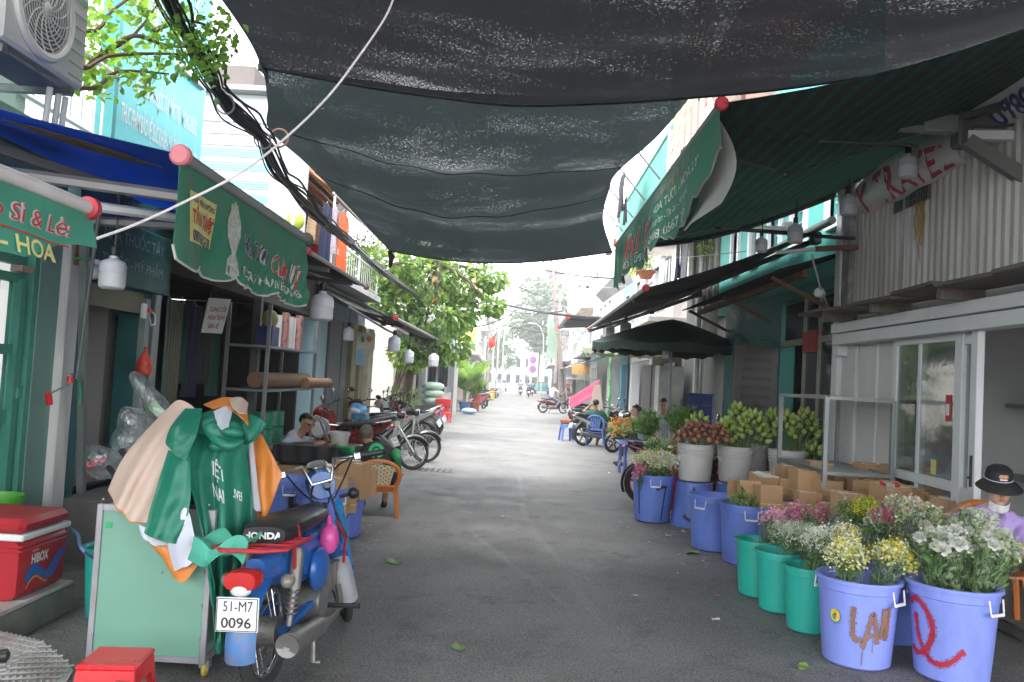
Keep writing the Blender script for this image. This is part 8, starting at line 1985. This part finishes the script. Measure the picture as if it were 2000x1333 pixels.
m_kraft=mat('kraft paper',(.20,.115,.06),.75,.2,6);m_tape=mat('green tape',(.02,.22,.13),.35,.2,20);rollp('paper_roll',(-3.2,10.0,1.42),(-3.1,12.0,1.42),.1,m_kraft,'long brown kraft paper roll on the middle shelf','paper roll');rollp('paper_roll',(-3.0,11.6,1.39),(-2.9,12.6,1.39),.075,m_kraft,'shorter kraft roll sticking out of the middle shelf','paper roll')
for i,(y,z)in enumerate(((10.6,.585),(10.6,.8),(11.1,.585),(11.1,.8))):rollp('tape_roll',(-3.25,y,z),(-3.25,y,z+.2),.13,m_tape,'stacked green tape roll, %s on the lower shelf'%['lower left','upper left','lower right','upper right'][i],'tape roll')
for i in range(8):y=11.15+.13*i;rollp('wrap_roll',(-3.3+.05*(i%3),y,1.855),(-3.3+.05*(i%3),y+.02,2.3+.05*(i%2)),.05,[m_cardw,MAT['faded pink print'],m_bw,m_steel][i%4],'upright film wrap roll on the top shelf, number %s from the left'%['one','two','three','four','five','six','seven','eight'][i],'wrap roll')
single('blue_stand',MB().box((-3.2,10.4,1.98),(.2,.3,.24)).box((-3.2,10.7,1.95),(.06,.1,.3)),mat('dark blue plastic',(.02,.03,.18),.5),'dark blue plastic stand on the top shelf','stand');single('tissue_bag',MB().ell((-3.2,10.45,2.2),(.1,.14,.12)),mat('pale yellow bag',(.4,.37,.12),.5),'pale yellow bag on the blue stand','bag')
for i in range(8):single('folded_carton',MB().box((-4.2-.25*(i%3),8.2+.36*(i//2),.25+.42*(i%2)+.002),(.4,.34,.4),Matrix.Rotation(rnd(-.2,.2),3,'Z'),bev=.005),[m_card,m_navy,MAT['dark green cloth panel'],m_black][i%4],'dim stacked carton at the back of the dark shop, %s from the near end'%ORD[i],'carton','cartons stacked in the dark shop')
for i in range(6):y=8.2+.35*i;garment('hanging_apron',V(-3.7,y,2.25),(0,1,.0),.3,.9+.15*(i%2),[m_navy,m_cl[4],MAT['dark green cloth panel']][i%3],'dark apron hanging in the shop, %s from the teal shop side'%['first','second','third','fourth','fifth','sixth'][i],'towel')
sg=thing('small_sign','small cream sign with orange and green logo under the long awning','sign',GX(712,668,-2.6));c=GY(715,667,15.2);MB().box(c,(.33,.03,.32)).build('board',MAT['cream paint'],sg);MB().ell(c+V(.06,-.02,.05),(.05,.01,.05)).build('logo',m_or,sg);MB().ell(c+V(-.06,-.02,.03),(.03,.01,.06)).build('logo',MAT['green twine'],sg);MB().box(c+V(-.08,-.02,-.3),(.16,.01,.3)).build('card',mat('blue white card',(.3,.5,.62),.5),sg)
# RIGHT: stall under the parasols, cabinet, crates
m_pdk=mat('dark green parasol cloth',(.012,.03,.024),.75,.2,4);
def parasol(label,c,r_,h_,m_,n=8):
 o=thing('parasol',label,'parasol',(c[0],c[1],0));c=Vector(c);MB().cyl((c.x,c.y,0),c+V(0,0,-.02),.025,n=8).build('pole',m_steel,o)
 MB().grid(lambda u,v:c+V(math.cos(2*PI*u)*r_*v,math.sin(2*PI*u)*r_*v,-h_*v**1.2-.05*v*abs(math.sin(PI*n*u))),n*4,8,.004).build('canopy',m_,o)
 MB().grid(lambda u,v:c+V(math.cos(2*PI*u)*r_,math.sin(2*PI*u)*r_,-h_-.05*abs(math.sin(PI*n*u))-v*(.14+.025*math.sin(2*PI*u*28))),n*10,2,.003).build('valance',m_,o)
 for k in range(n):a=2*PI*k/n;MB().tube([c+V(0,0,-.03),c+V(math.cos(a)*r_,math.sin(a)*r_,-h_-.01)],.008,4).build('rib',m_steel,o)
parasol('dark green parasol over the marigold stall',(2.9,15.6,2.92),1.5,.5,m_pdk);parasol('pale green scalloped parasol beyond the dark one',(2.75,20.5,2.95),1.15,.42,mat('pale green parasol cloth',(.5,.56,.4),.7,.06,trans=.35))
cbn=thing('metal_cabinet','old white metal cabinet under the dark parasol','cabinet',(3.05,16.6,0));m_cab2=mat('chipped white paint',(.46,.48,.44),.6,.15,3,dirt=.5,dcol=(.15,.12,.09));bx(MB(),2.85,3.35,16.5,17.0,0,2.05,.01).build('carcass',m_cab2,cbn)
for x in(2.87,3.11):bx(MB(),x,x+.22,16.48,16.498,.1,1.85,.004).build('door',m_cab2,cbn);bx(MB(),x+.19,x+.205,16.465,16.48,1.2,1.4).build('handle',m_black,cbn)
for k in range(7):
 c=V(3.62,16.3,.22*k);o=thing('blue_crate','dark blue crate, %s from the bottom of the stack beside the cabinet'%['first','second','third','fourth','fifth','sixth','seventh'][k],'crate',c,0,'stacked blue crates')
 bx(MB(),-.24,.24,-.18,.18,.0,.19,.01).build('box',mat('navy crate',(.015,.03,.16),.5),o,world=False);bx(MB(),-.25,.25,-.19,.19,.17,.212,.005).build('rim',MAT['navy crate'],o,world=False)
for k,y in enumerate((18.6,20.2,21.8)):w=thing('roller_shutter','dim grey folded shutter panel, %s from the cabinet'%['first','second','third'][k],'shutter',(3.6,y,0));[bx(MB(),3.55,3.6,y+.13*j,y+.12+.13*j,0,2.2).build('panel',mat('dim grey shutter',(.08,.078,.07),.7,.15),w)for j in range(11)]
single('striped_post',MB().cyl((2.62,23.2,0),(2.62,23.2,2.6),.035,n=10),mat('yellow green striped post',(.2,.5,.2),.5,.8,4,stretch=(.1,.1,1)),'yellow and green striped stall post','post')
single('pink_cloth',MB().grid(lambda u,v:lerp(lerp(GY(1112,778,25.5),GY(1172,742,24.5),u),lerp(GY(1115,800,25.2),GY(1165,775,24.4),u),v)+V(0,-.06*math.sin(6*u),.05*math.sin(9*v)),12,8,.01),mat('crimson pink cloth',(.45,.06,.12),.7,.15,5,.2),'crimson pink cloth spread over the silver motorbike','cloth');single('beige_cloth',MB().grid(lambda u,v:lerp(lerp(GY(1160,752,24),GY(1172,752,24),u),lerp(GY(1152,800,24),GY(1178,800,24),u),v),6,6,.01),m_beige,'beige cloth hanging beside the striped post','cloth')
ob=thing('food_cart','glass sided food cart with orange awning on the far right','cart',(2.9,38,0));bx(MB(),2.5,3.4,37.5,38.7,.2,.95).build('cabinet',m_alu,ob);bx(MB(),2.52,3.38,37.52,38.68,.95,1.75).build('glass_case',m_glass,ob);bx(MB(),2.3,3.6,37.2,38.9,1.78,1.84).build('roof',m_alu,ob);MB().grid(lambda u,v:lerp(lerp(GY(1117,712,37),GY(1151,712,37),u),lerp(GY(1117,732,36.8),GY(1151,732,36.8),u),v),4,4,.01).build('valance',mat('orange awning cloth',(.6,.36,.12),.7,trans=.3),ob);[MB().torus((x,y,.22),.2,.03,'x',18,6).build('wheel',m_tyre,ob)for x in(2.5,3.4)for y in(37.7,38.5)]
# LEFT MIDDLE: shed, sacks, crates
sh=thing('clothes_shed','pale teal corrugated shed with dark clothes on a rail','shed',(-2.9,32,0));m_pt=mat('pale teal sheet',(.36,.52,.52),.6,.1,3,dirt=.3)
corr(MB(),(-3.5,31.2,2.35),(1.08,0,0),(0,0,1.15),.12,.02).build('corrugated_panel',m_pt,sh);bx(MB(),-3.5,-2.45,33.8,33.9,0,2.4).build('back_wall',m_white,sh);bx(MB(),-2.47,-2.4,31.2,31.28,0,3.4).build('post',m_steel,sh);MB().cyl((-3.5,31.4,2.25),(-2.42,31.4,2.25),.02,n=6).build('rail',m_steel,sh);bx(MB(),-3.5,-2.42,31.15,34,3.5,3.56).build('roof',m_pt,sh);bx(MB(),-2.75,-2.48,31.3,31.8,0,.9).build('side_board',m_white,sh)
for k in range(6):garment('hanging_shirt',V(-3.3+.15*k,31.4,2.2),(.3,1,0),.5,1.0+.2*(k%2),[m_navy,m_cl[4],m_cl[7]][k%3],'dark garment on the shed rail, %s from the wall'%['first','second','third','fourth','fifth','sixth'][k])
m_sack=mat('pale green sack',(.45,.62,.5),.6,.08,6,.3,20)
for k in range(5):single('green_sack',MB().loft([(V(-3.15,29.4,.16+.26*k),.1,.05),(V(-3.05+.04*(k%2),29.6,.16+.26*k),.4,.14),(V(-3.05,30.0,.16+.26*k),.42,.15),(V(-3.1,30.3,.16+.26*k),.12,.06)],14),m_sack,'pale green stuffed sack, %s from the bottom of the pile'%['first','second','third','fourth','fifth'][k],'sack','green sacks in a pile')
single('red_crate',MB().box((-2.6,29.6,.62),(.55,.4,.3),bev=.02).box((-2.6,29.6,.24),(.45,.35,.46)),m_red,'red crate standing before the green sacks','crate');single('yellow_crate',MB().box((-1.95,60,.32),(.75,.5,.5),bev=.03).box((-1.95,60,.62),(.8,.54,.1),bev=.02),mat('yellow crate plastic',(.7,.45,.03),.4),'yellow crate on the road before the far motorbikes','crate');single('blue_bag',MB().ell((-2.0,35.5,.14),(.35,.3,.14)),mat('light blue bag',(.25,.45,.62),.4,.1,6,.4),'light blue plastic bag lying by the potted palms','bag')
# FAR TRAFFIC
def car(label,x,y,m_):
 o=thing('far_car',label,'car',(x,y,0));MB().loft([(V(x,y-2,.7),.8,.3),(V(x,y-1.9,.7),.88,.35),(V(x,y+1.8,.7),.88,.35),(V(x,y+2,.65),.8,.28)],16,5).build('body',m_,o);MB().loft([(V(x,y-1.9,1.0),.75,.1),(V(x,y-1.4,1.2),.75,.32),(V(x,y+.4,1.2),.75,.32),(V(x,y+1.1,1.0),.7,.1)],16,5).build('cabin',m_darkglass,o);[MB().torus((x+a*.8,y+c*1.25,.32),.24,.09,'x',16,6).build('wheel',m_tyre,o)for a in(-1,1)for c in(-1,1)];[bx(MB(),x+a*.75-.1,x+a*.75+.1,y-2.06,y-2.02,.7,.85).build('tail_light',m_lred,o)for a in(-1,1)]
car('far teal taxi at the street end',3.2,104,mat('teal car paint',(.05,.4,.38),.3));car('far white van at the street end',-2.2,108,m_wmet)
# LITTER
m_lit=[mat('fallen green leaf',(.2,.3,.08),.6,.2),mat('paper scrap',(.7,.68,.64),.7),mat('orange peel',(.6,.2,.05),.6)]
for i,(px,py,k,s_)in enumerate(((768,1100,0,.1),(1352,1082,0,.11),(895,1268,0,.07),(1568,1306,0,.07),(820,862,1,.16),(833,868,2,.1),(980,1010,1,.04),(1240,1165,1,.035),(1398,1212,1,.04),(1335,1040,1,.05),(1305,1048,1,.05),(1400,1165,2,.03),(780,1140,0,.03),(1240,915,1,.06),(1190,925,1,.06))):
 p=GZ(px,py);R=Matrix.Rotation(rnd(0,6),3,'Z');single('fallen_leaf' if k==0 else 'paper_scrap',MB().grid(lambda u,v:p+R@V((u-.5)*s_*1.5,(v-.5)*s_*math.sin(PI*(.15+.7*u)),.006+.25*s_*abs(math.sin(3*u+2*v))*(.3+.7*v)),6,4),m_lit[k],'small %s on the road, %s along the camera\'s view'%(['green leaf','pale paper scrap','orange scrap'][k],['first','second','third','fourth','fifth','sixth','seventh','eighth','ninth','tenth','eleventh','twelfth','thirteenth','fourteenth','fifteenth'][i]),'litter','litter on the road')
sc2=MB();rs=random.Random(8)
for k in range(150):
 c=[(2.0,6.5),(1.9,8.5),(2.3,4.6),(1.5,9.6),(-1.2,8),(.5,12)][k%6];p=V(c[0]-abs(rs.gauss(0,.25)),c[1]+rs.gauss(0,.9),.004);a=rs.uniform(0,6);l_=rs.uniform(.008,.03);d_=V(math.cos(a),math.sin(a),0)*l_;e=V(-math.sin(a),math.cos(a),0)*rs.uniform(.002,.008)
 sc2.mi=k%3;sc2.poly([p-d_,p+e,p+d_+V(0,0,.004),p-e])
struct(sc2.build('plant_scraps',m_lit,None,0),'stuff')
dc=thing('drain_cover','small square drain cover in the road beyond the orange chair','drain cover',GZ(845,919));MB().box((0,0,.004),(.75,.5,.008),bev=.003).build('frame',m_conc,dc,world=False);[MB().box((-.3+.1*k,0,.01),(.05,.4,.008)).build('bar',m_black,dc,world=False)for k in range(7)]
# HAZE: pale air round the whole street
hz=bpy.data.materials.new('haze');hz.use_nodes=True
_n=hz.node_tree.nodes;_n.remove(_n['Principled BSDF'])
_v=_n.new('ShaderNodeVolumePrincipled');_v.inputs['Color'].default_value=(.96,.97,1,1);_v.inputs['Density'].default_value=HAZE;_v.inputs['Anisotropy'].default_value=.2
hz.node_tree.links.new(_v.outputs[0],_n['Material Output'].inputs['Volume'])
hb_=MB().box((0,185,14),(340,450,30)).build('haze',hz,None,0);struct(hb_,'stuff')
